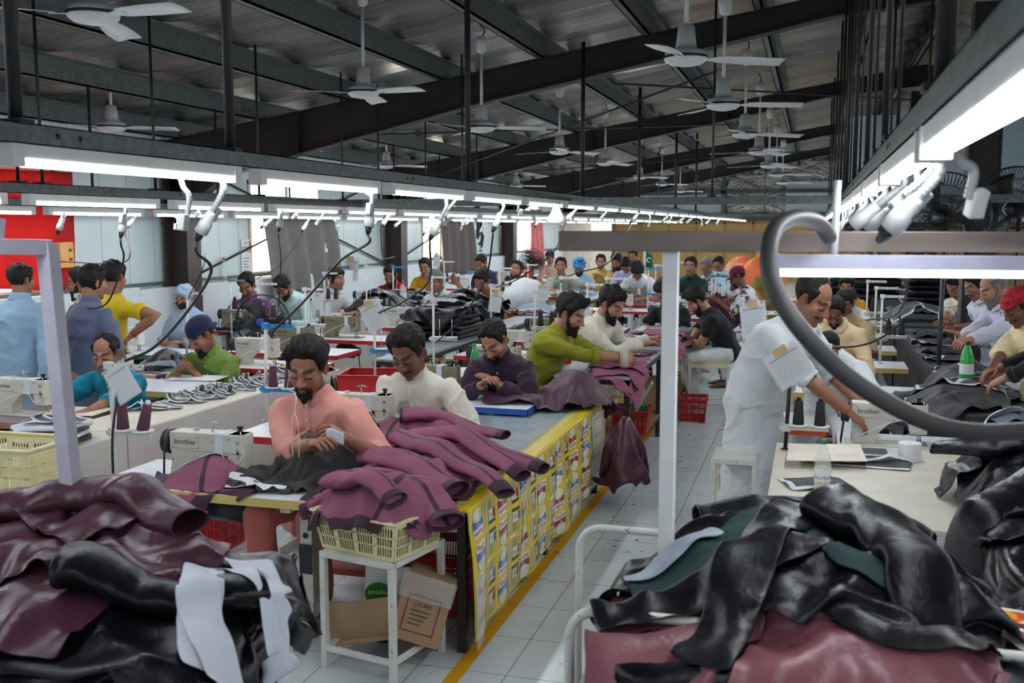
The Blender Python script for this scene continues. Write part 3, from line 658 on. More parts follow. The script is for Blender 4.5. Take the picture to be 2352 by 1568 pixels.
def machine(kind, loc, label, rz=0.0, group='sewing machines'):
    c = {'cream': MACH, 'olive': OLIVE, 'white': WHITEP}[kind]
    if kind not in _mach:
        t = mk_machine(c); _mach[kind] = t; t.location = tuple(loc); t.rotation_euler = (0, 0, rz); t['label'] = label; t['group'] = group; return t
    return dup(_mach[kind], tuple(loc), rz, label, group)
def cone(loc, mat, label, group, tilt=(0, 0), k=1.0):
    m = MB(); R = rotx(tilt[0])@roty(tilt[1]); m.lathe([(.012, 0), (.03, .0), (.029, .02), (.021, .125), (.012, .128)], (0, 0, 0), R, 14); m.lathe([(.012, .128), (.0115, .145), (.009, .146)], (0, 0, 0), R, 10, 1)
    o = m.obj('thread_cone', [mat, WHITEP if mat is CONEM else BLACKP], None); o.location = tuple(loc); return tag(o, label, 'thread cone', group)
def stand(loc, H, label, rz=0.0, bar=WHITE_CHIP, tray=.25, lean=0.0, arm=.22, cones=None, clabel='', pole=None, bar2=None):
    t = thing('thread_stand', label, 'thread stand', tuple(loc), rz, 'thread stands'); pole = pole or WHITE_CHIP
    top = V(lean*H, 0, H)
    m = MB(); m.cyl((0, 0, -.06), top, .0105, 8); m.cyl((0, 0, 0), (0, 0, .006), .022, 10); m.obj('pole', pole, t)
    m = MB(); a = top*.97; m.box(a+V(arm/2-.02, -.012, 0), (arm, .004, .024)); m.box(a+V(0, -.006, 0), (.04, .03, .034))
    for k in range(4): m.cyl(a+V(arm*(k+.6)/4.4, -.016, 0), a+V(arm*(k+.6)/4.4, -.008, 0), .004, 6, 1)
    m.obj('thread_arm', [bar, DARKMET], t)
    if tray:
        b = top*(tray/H); m = MB(); m.box(b+V(.09, -.012, 0), (.25, .012, .022)); m.box(b, (.045, .034, .04)); m.obj('tray_bar', bar2 or bar, t)
        for k, x in enumerate((.06, .17)):
            m = MB(); m.lathe([(.004, .012), (.05, .014), (.052, .02), (.004, .022)], b+V(x, -.012, 0), None, 18); m.cyl(b+V(x, -.012, 0), b+V(x, -.012, .17), .003, 6, 1); m.obj('spool_disc', [WHITEP, CHROME], t)
            if cones:
                p = np.asarray(loc)+rotz(rz)@(b+V(x, -.012, .022)); cone(p, cones, clabel+(', nearer its pole' if k == 0 else ', at the arm end'), 'thread cones', (0, .25 if (k == 1 and cones is CONEM and 'man in pink' in clabel) else 0))
    return t
def basket(loc, lx, ly, h, mat, label, rz=0.0, taper=.86, name='plastic_basket', rows=3, grp=4):
    t = thing(name, label, 'basket', tuple(loc), rz, None)
    def wall(A, B, C, D, m, ng):          # bottom a-b, top d-c
        A, B, C, D = [np.asarray(p, float) for p in (A, B, C, D)]
        P = lambda u, v: (A*(1-u)+B*u)*(1-v)+(D*(1-u)+C*u)*v
        n = nrm(np.cross(B-A, D-A))*.0022
        def quad(u0, u1, v0, v1):
            q = [P(u0, v0), P(u1, v0), P(u1, v1), P(u0, v1)]
            m.add([x-n for x in q]+[x+n for x in q], [(3, 2, 1, 0), (4, 5, 6, 7), (0, 1, 5, 4), (1, 2, 6, 5), (2, 3, 7, 6), (3, 0, 4, 7)])
        vs = [0, .10]+[.10+(.76)*(k+1)/rows for k in range(rows)]
        quad(0, 1, 0, .10); quad(0, 1, .86, 1)
        for k in range(1, rows): v = .10+.76*k/rows; quad(0, 1, v-.022, v+.022)
        g = 1.0/ng
        for i in range(ng):
            quad(i*g, i*g+g*.13, .1, .86); quad((i+1)*g-g*.13, (i+1)*g, .1, .86)
            for k in range(1, 6): u = i*g+g*.13+g*.74*k/6; quad(u-g*.022, u+g*.022, .1, .86)
    m = MB(); a, b = lx/2, ly/2; k = taper
    bot = [(-a*k, -b*k, 0), (a*k, -b*k, 0), (a*k, b*k, 0), (-a*k, b*k, 0)]; top = [(-a, -b, h), (a, -b, h), (a, b, h), (-a, b, h)]
    for i in range(4): j = (i+1) % 4; wall(bot[i], bot[j], top[j], top[i], m, grp if i % 2 == 0 else max(2, grp-1))
    m.bx(-a*k, a*k, -b*k, b*k, 0, .005); m.obj('basket_wall', mat, t)
    m = MB(); e = .012
    for i in range(4):
        j = (i+1) % 4; m.bar(V(*top[i]), V(*top[j]), .026, .01)
    for p in top: m.cyl(V(*p)-V(0, 0, .005), V(*p)+V(0, 0, .005), .0135, 10)
    m.obj('rim', mat, t, bevel=.003); return t
def stool(loc, w, d, h, label, rz=0.0, mat=None, shelf=False, top=None):
    mat = mat or WHITE_CHIP; t = thing('metal_stool', label, 'stool', tuple(loc), rz); a, b = w/2-.014, d/2-.014
    for x in (-a, a):
        for y in (-b, b):
            m = MB(); m.bx(x-.014, x+.014, y-.014, y+.014, 0, h-.028); m.obj('leg', mat, t, bevel=.002)
    m = MB()
    for z in (h-.014,):
        m.bx(-a-.014, a+.014, -b-.014, -b+.014, z-.014, z+.014); m.bx(-a-.014, a+.014, b-.014, b+.014, z-.014, z+.014); m.bx(-a-.014, -a+.014, -b, b, z-.014, z+.014); m.bx(a-.014, a+.014, -b, b, z-.014, z+.014)
    m.obj('top_frame', mat, t, bevel=.002)
    m = MB(); z = .09
    m.bx(-a, a, -b-.011, -b+.011, z-.011, z+.011); m.bx(-a, a, b-.011, b+.011, z-.011, z+.011); m.bx(-a-.011, -a+.011, -b, b, z-.011, z+.011); m.bx(a-.011, a+.011, -b, b, z-.011, z+.011); m.obj('stretcher', mat, t, bevel=.002)
    m = MB(); m.bx(-a, a, -b, b, h-.006, h+.004); m.obj('seat', top or mat, t); return t
def bottle(loc, h, r, mat, capm, label, fill=None, fillh=.5, tiltR=None, text=None, lab=True):
    t = thing('plastic_bottle', label, 'bottle', tuple(loc), 0)
    R = tiltR; m = MB(); P = [(r*.9, 0), (r, .02*h), (r, .55*h), (r*.93, .60*h), (r*.95, .66*h), (r*.55, .84*h), (r*.36, .90*h), (r*.36, .94*h)]
    m.lathe(P, (0, 0, 0), R, 18); m.obj('bottle_body', mat, t)
    if fill is not None:
        m = MB(); m.lathe([(r*.86, .01*h), (r*.94, .03*h), (r*.94, fillh*h)], (0, 0, 0), R, 16); m.obj('liquid', fill, t)
    if lab:
        m = MB(); m.lathe([(r*1.015, .27*h), (r*1.015, .5*h)], (0, 0, 0), R, 18, 0, True, False); m.obj('paper_label', PAPER, t)
        if text:
            m = MB(); v, f = text_geo(text, r*.62); ang = v[:, 0]/r-math.pi/2; m.add(np.stack([np.cos(ang)*r*1.03, np.sin(ang)*r*1.03, .33*h+v[:, 1]], 1), f); m.obj('lettering', plain('blue_ink', srgb(60, 60, 96), .6), t)
    m = MB(); m.lathe([(r*.40, .925*h), (r*.42, .93*h), (r*.42, .995*h), (r*.1, h)], (0, 0, 0), R, 14); m.obj('cap', capm, t); return t
def cord(a, b, label, r=.006, sag=.12, mid=None, mat=None, group='power cords'):
    a = np.asarray(a, float); b = np.asarray(b, float)
    pts = [a, a+V(0, 0, -.05)]+([np.asarray(q) for q in mid] if mid else [(a+b)/2+V(0, 0, -sag)])+[b]
    m = MB(); m.tube(curve_pts(pts, 30), r, 6); return tag(m.obj('power_cord', mat or BLACKP), label, 'cord', group)
def paper_tag(loc, w, h, ex, ey, label, card=True, lines=8, film=True, group='clear sleeves with work sheets'):
    """a work sheet in a clear sleeve with a cardboard clip"""
    t = thing('work_sheet', label, 'paper', tuple(loc), 0, group); ex = nrm(ex); ey = nrm(ey); n = np.cross(ex, ey)
    def q(m, u0, u1, v0, v1, off, k=0):
        P = [n*off+ex*u+ey*v for u, v in ((u0, v0), (u1, v0), (u1, v1), (u0, v1))]; m.add([p-n*.0006 for p in P]+[p+n*.0006 for p in P], [(3, 2, 1, 0), (4, 5, 6, 7), (0, 1, 5, 4), (1, 2, 6, 5), (2, 3, 7, 6), (3, 0, 4, 7)], k)
    m = MB(); q(m, -w/2, w/2, -h, 0, 0); m.obj('sheet', PAPER, t)
    m = MB(); q(m, -w*.42, w*.42, -h*.16, -h*.10, .0015)
    for i in range(lines): v = -h*(.24+.68*i/lines); q(m, -w*.4, w*(.36-.12*((i*7) % 4)/3), v, v+h*.010, .0015)
    m.obj('print', plain('grey_ink', srgb(120, 124, 132), .7), t)
    if film:
        m = MB(); q(m, -w*.54, w*.54, -h*1.05, h*.1, .004); m.obj('sleeve', FILM, t)
    if card:
        m = MB(); q(m, -w*.2, w*.2, -h*.08, h*.16, .006); m.obj('card', plain('tag_card', srgb(206, 172, 124), .7), t)
    return t
# ---------------------------------------------------------------- draped leather and cloth
class HF:
    """a heightfield that garments settle on"""
    def __init__(s, x0, x1, y0, y1, z=0.0, res=.012):
        s.x0, s.y0, s.r = x0, y0, res; s.nx = int((x1-x0)/res)+2; s.ny = int((y1-y0)/res)+2; s.h = np.full((s.ny, s.nx), z)
        s.X, s.Y = np.meshgrid(x0+np.arange(s.nx)*res, y0+np.arange(s.ny)*res)
    def box(s, x0, x1, y0, y1, z, rz=0.0):
        cx, cy = (x0+x1)/2, (y0+y1)/2; c, q = math.cos(rz), math.sin(rz); u = (s.X-cx)*c+(s.Y-cy)*q; v = -(s.X-cx)*q+(s.Y-cy)*c
        k = (abs(u) < (x1-x0)/2) & (abs(v) < (y1-y0)/2); s.h[k] = np.maximum(s.h[k], z); return s
    def mound(s, cx, cy, rx, ry, zb, hgt, p=1.0):
        d = 1-((s.X-cx)/rx)**2-((s.Y-cy)/ry)**2; k = d > 0; s.h[k] = np.maximum(s.h[k], zb+hgt*d[k]**p); return s
    def at(s, x, y):
        u = np.clip((x-s.x0)/s.r, 0, s.nx-1.001); v = np.clip((y-s.y0)/s.r, 0, s.ny-1.001); i = u.astype(int); j = v.astype(int); a = u-i; b = v-j; h = s.h
        return (h[j, i]*(1-a)+h[j, i+1]*a)*(1-b)+(h[j+1, i]*(1-a)+h[j+1, i+1]*a)*b
    def splat(s, P, th=.004):
        Q = [P, (P[1:]+P[:-1])/2]; Q = np.concatenate([q.reshape(-1, 3) for q in Q]+[((P[:, 1:]+P[:, :-1])/2).reshape(-1, 3), ((P[1:, 1:]+P[:-1, :-1])/2).reshape(-1, 3)])
        for dx in (0, s.r*.5):
            i = np.clip(((Q[:, 0]+dx-s.x0)/s.r).astype(int), 0, s.nx-1); j = np.clip(((Q[:, 1]+dx-s.y0)/s.r).astype(int), 0, s.ny-1)
            np.maximum.at(s.h, (j, i), Q[:, 2]+th)
def jacket_mask(ny, nx):
    """flat garment outline: body with two sleeves and a neck scoop"""
    m = np.zeros((ny, nx), bool); u, v = np.meshgrid(np.linspace(-1, 1, nx), np.linspace(0, 1, ny))
    m |= (abs(u) < .46+.06*v); m |= (v < .34+.25*abs(u)) & (v > .30*(abs(u)-.35)) & (abs(u) < .97)
    m &= ~((abs(u) < .14) & (v < .07)); return m
def sleeve_mask(ny, nx):
    u, v = np.meshgrid(np.linspace(-1, 1, nx), np.linspace(0, 1, ny)); return abs(u) < 1-.3*v
def drape(H, w, h, c, ang=0.0, crumple=.9, seed=0, steps=70, ds=.024, mask=None, th=.006, stiff=.5, lift=.05, amp=.05, z0=None, splat=True, tilt=0.0, iters=6, ridge=.014, rf=1.0):
    """position-based cloth dropped on a heightfield; returns a grid of points"""
    r = np.random.RandomState(seed); nx = max(6, int(w/ds)); ny = max(6, int(h/ds)); dx, dy = w/(nx-1), h/(ny-1)
    u, v = np.meshgrid((np.arange(nx)-(nx-1)/2)*dx, (np.arange(ny)-(ny-1)/2)*dy)
    P2 = np.stack([u, v], -1); nz = snoise(P2, 11, seed, 3); nz2 = snoise(P2, 23, seed+5, 2)
    u2 = u*crumple+.03*snoise(P2, 6, seed+1, 2); v2 = v*crumple+.03*snoise(P2, 6, seed+2, 2)
    ca, sa = math.cos(ang), math.sin(ang); x = c[0]+u2*ca-v2*sa; y = c[1]+u2*sa+v2*ca
    zz = H.at(x, y)+th+lift+amp*nz+amp*.4*nz2+tilt*v2
    if z0 is not None: zz = np.maximum(zz, z0+amp*nz)
    P = np.stack([x, y, zz], -1); Q = P.copy(); M = np.ones((ny, nx), bool) if mask is None else mask(ny, nx)
    cons = []
    def addc(a, b, L, k, mode):
        ok = M[a]&M[b]; cons.append((a, b, L, k, ok, mode))
    S = np.s_
    for o in (0, 1):
        addc(S[:, o:nx-1:2], S[:, o+1:nx:2], dx, 1.0, 0); addc(S[o:ny-1:2, :], S[o+1:ny:2, :], dy, 1.0, 0)
    dg = math.hypot(dx, dy)
    for o in (0, 1):
        addc(S[:-1, o:nx-1:2], S[1:, o+1:nx:2], dg, .4, 0); addc(S[1:, o:nx-1:2], S[:-1, o+1:nx:2], dg, .4, 0)
    for o in (0, 1):
        addc(S[:, o:nx-3:4] if False else S[:, o:nx-2:2], S[:, o+2:nx:2], 2*dx, stiff, 1); addc(S[o:ny-2:2, :], S[o+2:ny:2, :], 2*dy, stiff, 1)
    g = .0020
    for st in range(steps):
        vel = (P-Q)*.94; sp = np.linalg.norm(vel, axis=-1, keepdims=True); vel *= np.minimum(1, .03/np.maximum(sp, 1e-9)); Q = P.copy(); P = P+vel; P[..., 2] -= g
        for it in range(iters):
            for a, b, L, k, ok, mode in cons:
                A = P[a]; B = P[b]; n = min(A.shape[0], B.shape[0]), min(A.shape[1], B.shape[1]); A = A[:n[0], :n[1]]; B = B[:n[0], :n[1]]; o_ = ok[:n[0], :n[1]]
                d = B-A; l = np.maximum(np.linalg.norm(d, axis=-1), 1e-6); e = (l-L)/l*.5*k*o_
                if mode == 1: e = np.where(l < L*.93, (l-L*.93)/l*.5*k*o_, 0)*.5
                cor = d*e[..., None]; A += cor; B -= cor
        hh = H.at(P[..., 0], P[..., 1])+th; pen = P[..., 2] < hh
        if pen.any():
            P[..., 2] = np.where(pen, hh, P[..., 2]); fr = np.where(pen, .75, 0)[..., None]
            D = P-Q; D[..., 2] = 0; P[..., :2] -= (D*fr)[..., :2]; Q[..., 2] = np.where(pen, P[..., 2], Q[..., 2])
    if ridge:
        gu = np.gradient(P, axis=1); gv = np.gradient(P, axis=0); nn = np.cross(gu, gv); nn /= np.maximum(np.linalg.norm(nn, axis=-1, keepdims=True), 1e-9); nn = np.where(nn[..., 2:] < 0, -nn, nn)
        W2 = P2+.05*np.stack([snoise(P2, 7, seed+7, 2), snoise(P2, 7, seed+8, 2)], -1); Q2 = W2@np.array([[math.cos(seed), -math.sin(seed)], [math.sin(seed), math.cos(seed)]])*np.array((1, .45))
        r1 = np.clip(1-2.2*abs(snoise(Q2, 13*rf, seed+3, 2)), 0, 1)**1.5; r2 = np.clip(1-2.0*abs(snoise(W2, 26*rf, seed+4, 2)), 0, 1)**1.5
        P = P+nn*(ridge*(1.5*r1+.45*r2*(.3+r1)))[..., None]*np.array((.6, .6, 1))
    # light smoothing
    for it in range(2):
        A = P.copy(); A[1:-1, 1:-1] = P[1:-1, 1:-1]*.6+.1*(P[2:, 1:-1]+P[:-2, 1:-1]+P[1:-1, 2:]+P[1:-1, :-2]); P = np.where(M[..., None], A, P)
    if mask is not None:
        P[~M] = np.nan
    if splat:
        R = P[M].reshape(1, -1, 3) if mask is not None else P; H.splat(np.nan_to_num(R, nan=-9) if mask is not None else P)
    return P, M
def cloth_obj(name, label, cat, mats, PM, band=0, seams=(), group=None, th=.004, sub=1):
    P, M = PM; ny, nx = P.shape[:2]; fm = np.zeros((ny, nx), int)
    if band:
        from_edge = np.ones((ny, nx), int)*99
        E = np.zeros((ny+2, nx+2), bool); E[1:-1, 1:-1] = M
        cur = E.copy()
        for k in range(band):
            er = cur[1:-1, 1:-1]&cur[2:, 1:-1]&cur[:-2, 1:-1]&cur[1:-1, 2:]&cur[1:-1, :-2]; fm[cur[1:-1, 1:-1]&~er] = 1; cur[1:-1, 1:-1] = er
    for ax, f, wd in seams:
        if ax == 'u': k = int(f*nx); fm[:, k:k+wd] = 1
        else: k = int(f*ny); fm[k:k+wd, :] = 1
    Pn = np.where(np.isnan(P), 0, P); keep = MB(); keep.grid(Pn, 0, True, M, fm)
    if not M.all():
        used = sorted({i for f in keep.f for i in f}); mp = {a: b for b, a in enumerate(used)}; vs = np.concatenate(keep.v)[used]; k2 = MB(); k2.add(vs, [tuple(mp[i] for i in f) for f in keep.f], 0, True); k2.m = keep.m; keep = k2
    o = keep.obj(name, mats, None, solid=th, subsurf=sub)
    return tag(o, label, cat, group)
def stack_layers(loc, w, d, n, t, mat, label, rz=0.0, name='folded_garment', cat='garment', seed=0, group=None, labels=None):
    """flat folded pieces lying one on another, each its own object"""
    out = []
    for k in range(n):
        r = random.Random(seed*31+k); m = MB(); a, b = w/2*r.uniform(.92, 1.06), d/2*r.uniform(.92, 1.06); rings = []
        N = 40
        for i, (s, z) in enumerate(((.90, .0), (.985, t*.12), (1.0, t*.5), (.985, t*.9), (.9, t*1.02), (.45, t*1.05), (.02, t*1.06))):
            pts = []
            for j in range(N):
                q = j*2*math.pi/N; cx = math.copysign(abs(math.cos(q))**.35, math.cos(q)); cy = math.copysign(abs(math.sin(q))**.35, math.sin(q))
                wv = 1+.03*math.sin(3*q+r.random()*.3+k*2.1+seed)+.02*math.sin(7*q+k)
                pts.append(V(cx*a*s*wv, cy*b*s*wv, z+.35*t*math.sin(2*q+k*1.3+seed)*s*.5+.01*math.sin(5*q+k)))
            rings.append(pts)
        m.rings(rings, 0, True, True); o = m.obj(name, mat[k % len(mat)] if isinstance(mat, list) else mat)
        o.location = (loc[0]+r.uniform(-.015, .015), loc[1]+r.uniform(-.015, .015), loc[2]+k*t); o.rotation_euler = (0, 0, rz+r.uniform(-.06, .06))
        tag(o, (labels[k] if labels else label+', %s layer from the bottom' % ORD[k]), cat, group); out.append(o)
    return out

def sleeve(H, label, mats, path, r0, r1, flat=.5, seed=0, lift=0.0, group=None, name='garment_sleeve', cat='sleeve', zend=None, seams=(5, 14), cuff=2, fall=.10):
    """a slack cut sleeve lying on a heap: a flattened tube with pinched folds, seam lines and an open cuff"""
    P = np.array(curve_pts([(x, y, 0) for x, y in path], 34)); n = len(P); N = 22; z0 = H.at(P[:, 0], P[:, 1]); k = np.ones(7)/7; z0 = np.maximum(z0, z0.max()-fall)
    z0 = np.convolve(np.pad(z0, 3, 'edge'), k, 'valid'); R = []; an = np.arange(N)*2*math.pi/N; fm = []
    for i in range(n):
        u = i/(n-1); r = r0+(r1-r0)*u; t = nrm(P[min(n-1, i+1)]-P[max(0, i-1)]); sd = np.cross(t, V(0, 0, 1)); q = np.stack([np.cos(an), np.sin(an), np.full(N, u*6)], 1)
        w = 1+.16*snoise(q*np.array((1, 1, 1)), 1.6, seed, 3)+.07*snoise(q*np.array((1, 1, 2.2)), 3.1, seed+1, 2); w = w-.10*np.clip(1-3*abs(snoise(q*np.array((.6, .6, 1.3)), 2.4, seed+2, 2)), 0, 1)
        h = r*flat; c = P[i]+V(0, 0, z0[i]+h*.95+lift)
        pt = c+np.outer(np.cos(an)*r*w, sd)+np.outer(np.sin(an)*h*w, V(0, 0, 1)); R.append(pt)
    if zend is not None:
        m_ = max(3, n//4)
        for i in range(m_): f = (1-i/m_)**2; R[n-1-i][:, 2] -= f*zend
    mb = MB(); F = []; ms = []
    for i in range(n-1):
        for j in range(N): F.append((i*N+j, i*N+(j+1) % N, (i+1)*N+(j+1) % N, (i+1)*N+j)); ms.append(1 if (i >= n-1-cuff or i < 1 or j in seams) else 0)
    mb.add(np.concatenate(R), F, 0, True); mb.m = ms; A = np.array(R); H.splat(A, .0)
    return tag(mb.obj(name, mats, solid=.006, subsurf=1), label, cat, group)
# ---------------------------------------------------------------- people
def smin(a, b, k): h = np.clip(.5+.5*(b-a)/k, 0, 1); return b*(1-h)+a*h-k*h*(1-h)
def _ell(p, c, r): q = (p-np.array(c))/np.array(r); l = np.linalg.norm(q, axis=-1); return (l-1)*min(r)*1.0 if False else l*(l-1)/np.maximum(np.linalg.norm(q/np.array(r), axis=-1), 1e-6)
def _sph(p, c, r): return np.linalg.norm(p-np.array(c), axis=-1)-r
def _cap(p, a, b, ra, rb): a = np.array(a); b = np.array(b); h = np.clip(((p-a)@(b-a))/((b-a)@(b-a)), 0, 1); return np.linalg.norm(p-a-h[..., None]*(b-a), axis=-1)-(ra+(rb-ra)*h)
def head_sdf(p):
    d = _ell(p, (0, .018, .040), (.074, .093, .081)); d = smin(d, _ell(p, (0, -.020, -.028), (.0615, .070, .082)), .02)
    d = smin(d, _ell(p, (0, -.028, -.074), (.049, .050, .040)), .015); d = smin(d, _sph(p, (0, -.068, -.100), .017), .014)
    q = p.copy(); q[..., 0] = abs(q[..., 0])
    d = smin(d, _sph(q, (.043, -.054, -.018), .023), .016); d = smin(d, _cap(q, (0, -.079, .025), (.038, -.069, .026), .0125, .009), .012)
    s = _ell(q, (.031, -.101, .004), (.021, .022, .0145)); d = -smin(-d, s, .010)
    d = smin(d, _cap(p, (0, -.083, .016), (0, -.107, -.028), .0072, .0115), .009); d = smin(d, _sph(q, (.0125, -.096, -.032), .0085), .006)
    d = smin(d, _ell(q, (.0305, -.0715, .003), (.0150, .0135, .0125)), .004)
    d = smin(d, _ell(p, (0, -.083, -.0600), (.024, .0135, .0058)), .005); d = smin(d, _ell(p, (0, -.081, -.0705), (.019, .0135, .0068)), .005)
    return d
_hg = {}
def head_grid(nl, nm):
    if (nl, nm) not in _hg:
        th = np.linspace(.02, math.pi-.02, nl); u = np.linspace(-math.pi, math.pi, nm, endpoint=False); ph = u-.42*np.sin(u)
        T, Ph = np.meshgrid(th, ph, indexing='ij'); D = np.stack([np.sin(T)*np.sin(Ph), -np.sin(T)*np.cos(Ph), np.cos(T)], -1); r = np.full(T.shape, .26)
        for k in range(60): r = r-np.clip(head_sdf(D*r[..., None]), -.02, .03)*.8
        _hg[(nl, nm)] = (D, r, Ph)
    return _hg[(nl, nm)]
_HX = np.radians([0, 30, 50, 64, 75, 84, 92, 108, 122, 150, 180])
HAIRLINES = {'short': [.080, .077, .062, .025, -.014, .004, .032, .034, -.022, -.056, -.062], 'full': [.070, .066, .046, .012, -.022, -.006, .026, .024, -.042, -.078, -.085],
             'long': [.062, .052, .034, .0, -.04, -.05, -.05, -.06, -.09, -.115, -.12], 'balding': [.110, .106, .074, .03, -.014, .004, .032, .032, -.024, -.06, -.066], 'bald': [.15, .14, .088, .05, .0, .012, .03, .030, -.026, -.06, -.066]}
class Pose: pass
def limb(mb, pts, rad, n=10, m=0, col=None): mb.tube(pts, rad, n, m, True, False, True, (0, 0, 1), col)
def hand(mb, W, dv, nv, left, curl, k, col, spread=.06):
    dv = nrm(dv); nv = nrm(nv-dv*(nv@dv)); lat = np.cross(dv, nv)*(-1 if left else 1); R = []
    for s, a, b in ((-.012, .026, .020), (.0, .027, .0185), (.03, .036, .017), (.062, .0415, .0155), (.086, .040, .0125), (.094, .034, .008)):
        an = np.arange(12)*math.pi/6; R.append(W+dv*s*k+np.outer(np.cos(an)*a*k, lat)+np.outer(np.sin(an)*b*k, nv)+lat*.004*k)
    mb.rings(R, 0, True, True, col=col)
    for off, L, a in ((.030, .068, .10), (.0105, .077, .02), (-.0095, .072, -.05), (-.028, .056, -.13)):
        base = W+dv*.082*k+lat*(off+.004)*k; d = nrm(dv+lat*a*spread*8); pts = [base-d*.012*k, base]; ang = 0
        for sg, c in ((.44, curl*.55), (.32, curl*.8), (.26, curl*.5)):
            ang += c; pts.append(pts[-1]+(d*math.cos(ang)+nv*math.sin(ang))*L*sg*k)
        mb.tube(pts, [.0090*k, .0088*k, .0080*k, .0072*k, .0052*k], 7, 0, col=col)
        e = pts[-1]-pts[-2]; mb.ball(pts[-1], .0054*k, 6, 0, col=col)
    b = W+dv*.022*k+lat*.026*k; d1 = nrm(dv*.62+lat*.7+nv*.35); d2 = nrm(dv*.85+lat*.25+nv*(.3+.3*curl))
    mb.tube([b-d1*.012*k, b+d1*.012*k, b+d1*.042*k, b+d1*.042*k+d2*.022*k, b+d1*.042*k+d2*.034*k], [.012*k, .0125*k, .0095*k, .0085*k, .006*k], 7, 0, col=col)
def foot(mb, A, f, k, col, mat=0):
    f = nrm(V(f[0], f[1], 0)); s = np.cross(V(0, 0, 1), f); R = []
    for x, a, z, b in ((-.055, .022, .03, .022), (-.045, .030, .032, .030), (.0, .033, .045, .045), (.05, .036, .032, .032), (.11, .044, .022, .022), (.155, .043, .015, .015), (.175, .034, .011, .010)):
        an = np.arange(10)*math.pi/5; R.append(V(A[0], A[1], 0)+f*x*k+V(0, 0, z*k)+np.outer(np.cos(an)*a*k, s)+np.outer(np.sin(an)*b*k, V(0, 0, 1)))
    mb.rings(R, mat, True, True, col=col)
    for i in range(5): mb.ball(V(A[0], A[1], 0)+f*(.185-.009*i)*k+s*(-.030+.0155*i)*k+V(0, 0, .0105*k), (.010*k, .0085*k, .0095*k), 6, mat, col=col)
_tmp = bpy.data.scenes.new('workbench')
def fuse(mb, voxel, it=5):
    me = mb.mesh('fuse'); o = bpy.data.objects.new('fuse', me); _tmp.collection.objects.link(o)
    r = o.modifiers.new('r', 'REMESH'); r.mode = 'VOXEL'; r.voxel_size = voxel; s = o.modifiers.new('s', 'SMOOTH'); s.factor = .5; s.iterations = it
    _tmp.view_layers[0].update(); dg = _tmp.view_layers[0].depsgraph or bpy.context.evaluated_depsgraph_get(); ev = o.evaluated_get(dg); m2 = ev.to_mesh()
    n = len(m2.vertices); v = np.zeros(n*3); m2.vertices.foreach_get('co', v); nv = np.zeros(n*3); m2.vertices.foreach_get('normal', nv); f = [tuple(p.vertices) for p in m2.polygons]
    ev.to_mesh_clear(); bpy.data.objects.remove(o); bpy.data.meshes.remove(me)
    return v.reshape(-1, 3), nv.reshape(-1, 3), f
def ik(S, W, a, b, hint):
    d = W-S; L = np.linalg.norm(d); mx = (a+b)*.995
    if L > mx: W = S+d/L*mx; d = W-S; L = mx
    x = (a*a-b*b+L*L)/(2*L); h = math.sqrt(max(0, a*a-x*x)); u = d/L; p = nrm(hint-u*(hint@u)); return S+u*x+p*h, W
SKIN_T = {'l': srgb(186, 136, 108)[:3], 'm': srgb(160, 110, 84)[:3], 'd': srgb(126, 82, 62)[:3], 'dd': srgb(98, 64, 50)[:3]}
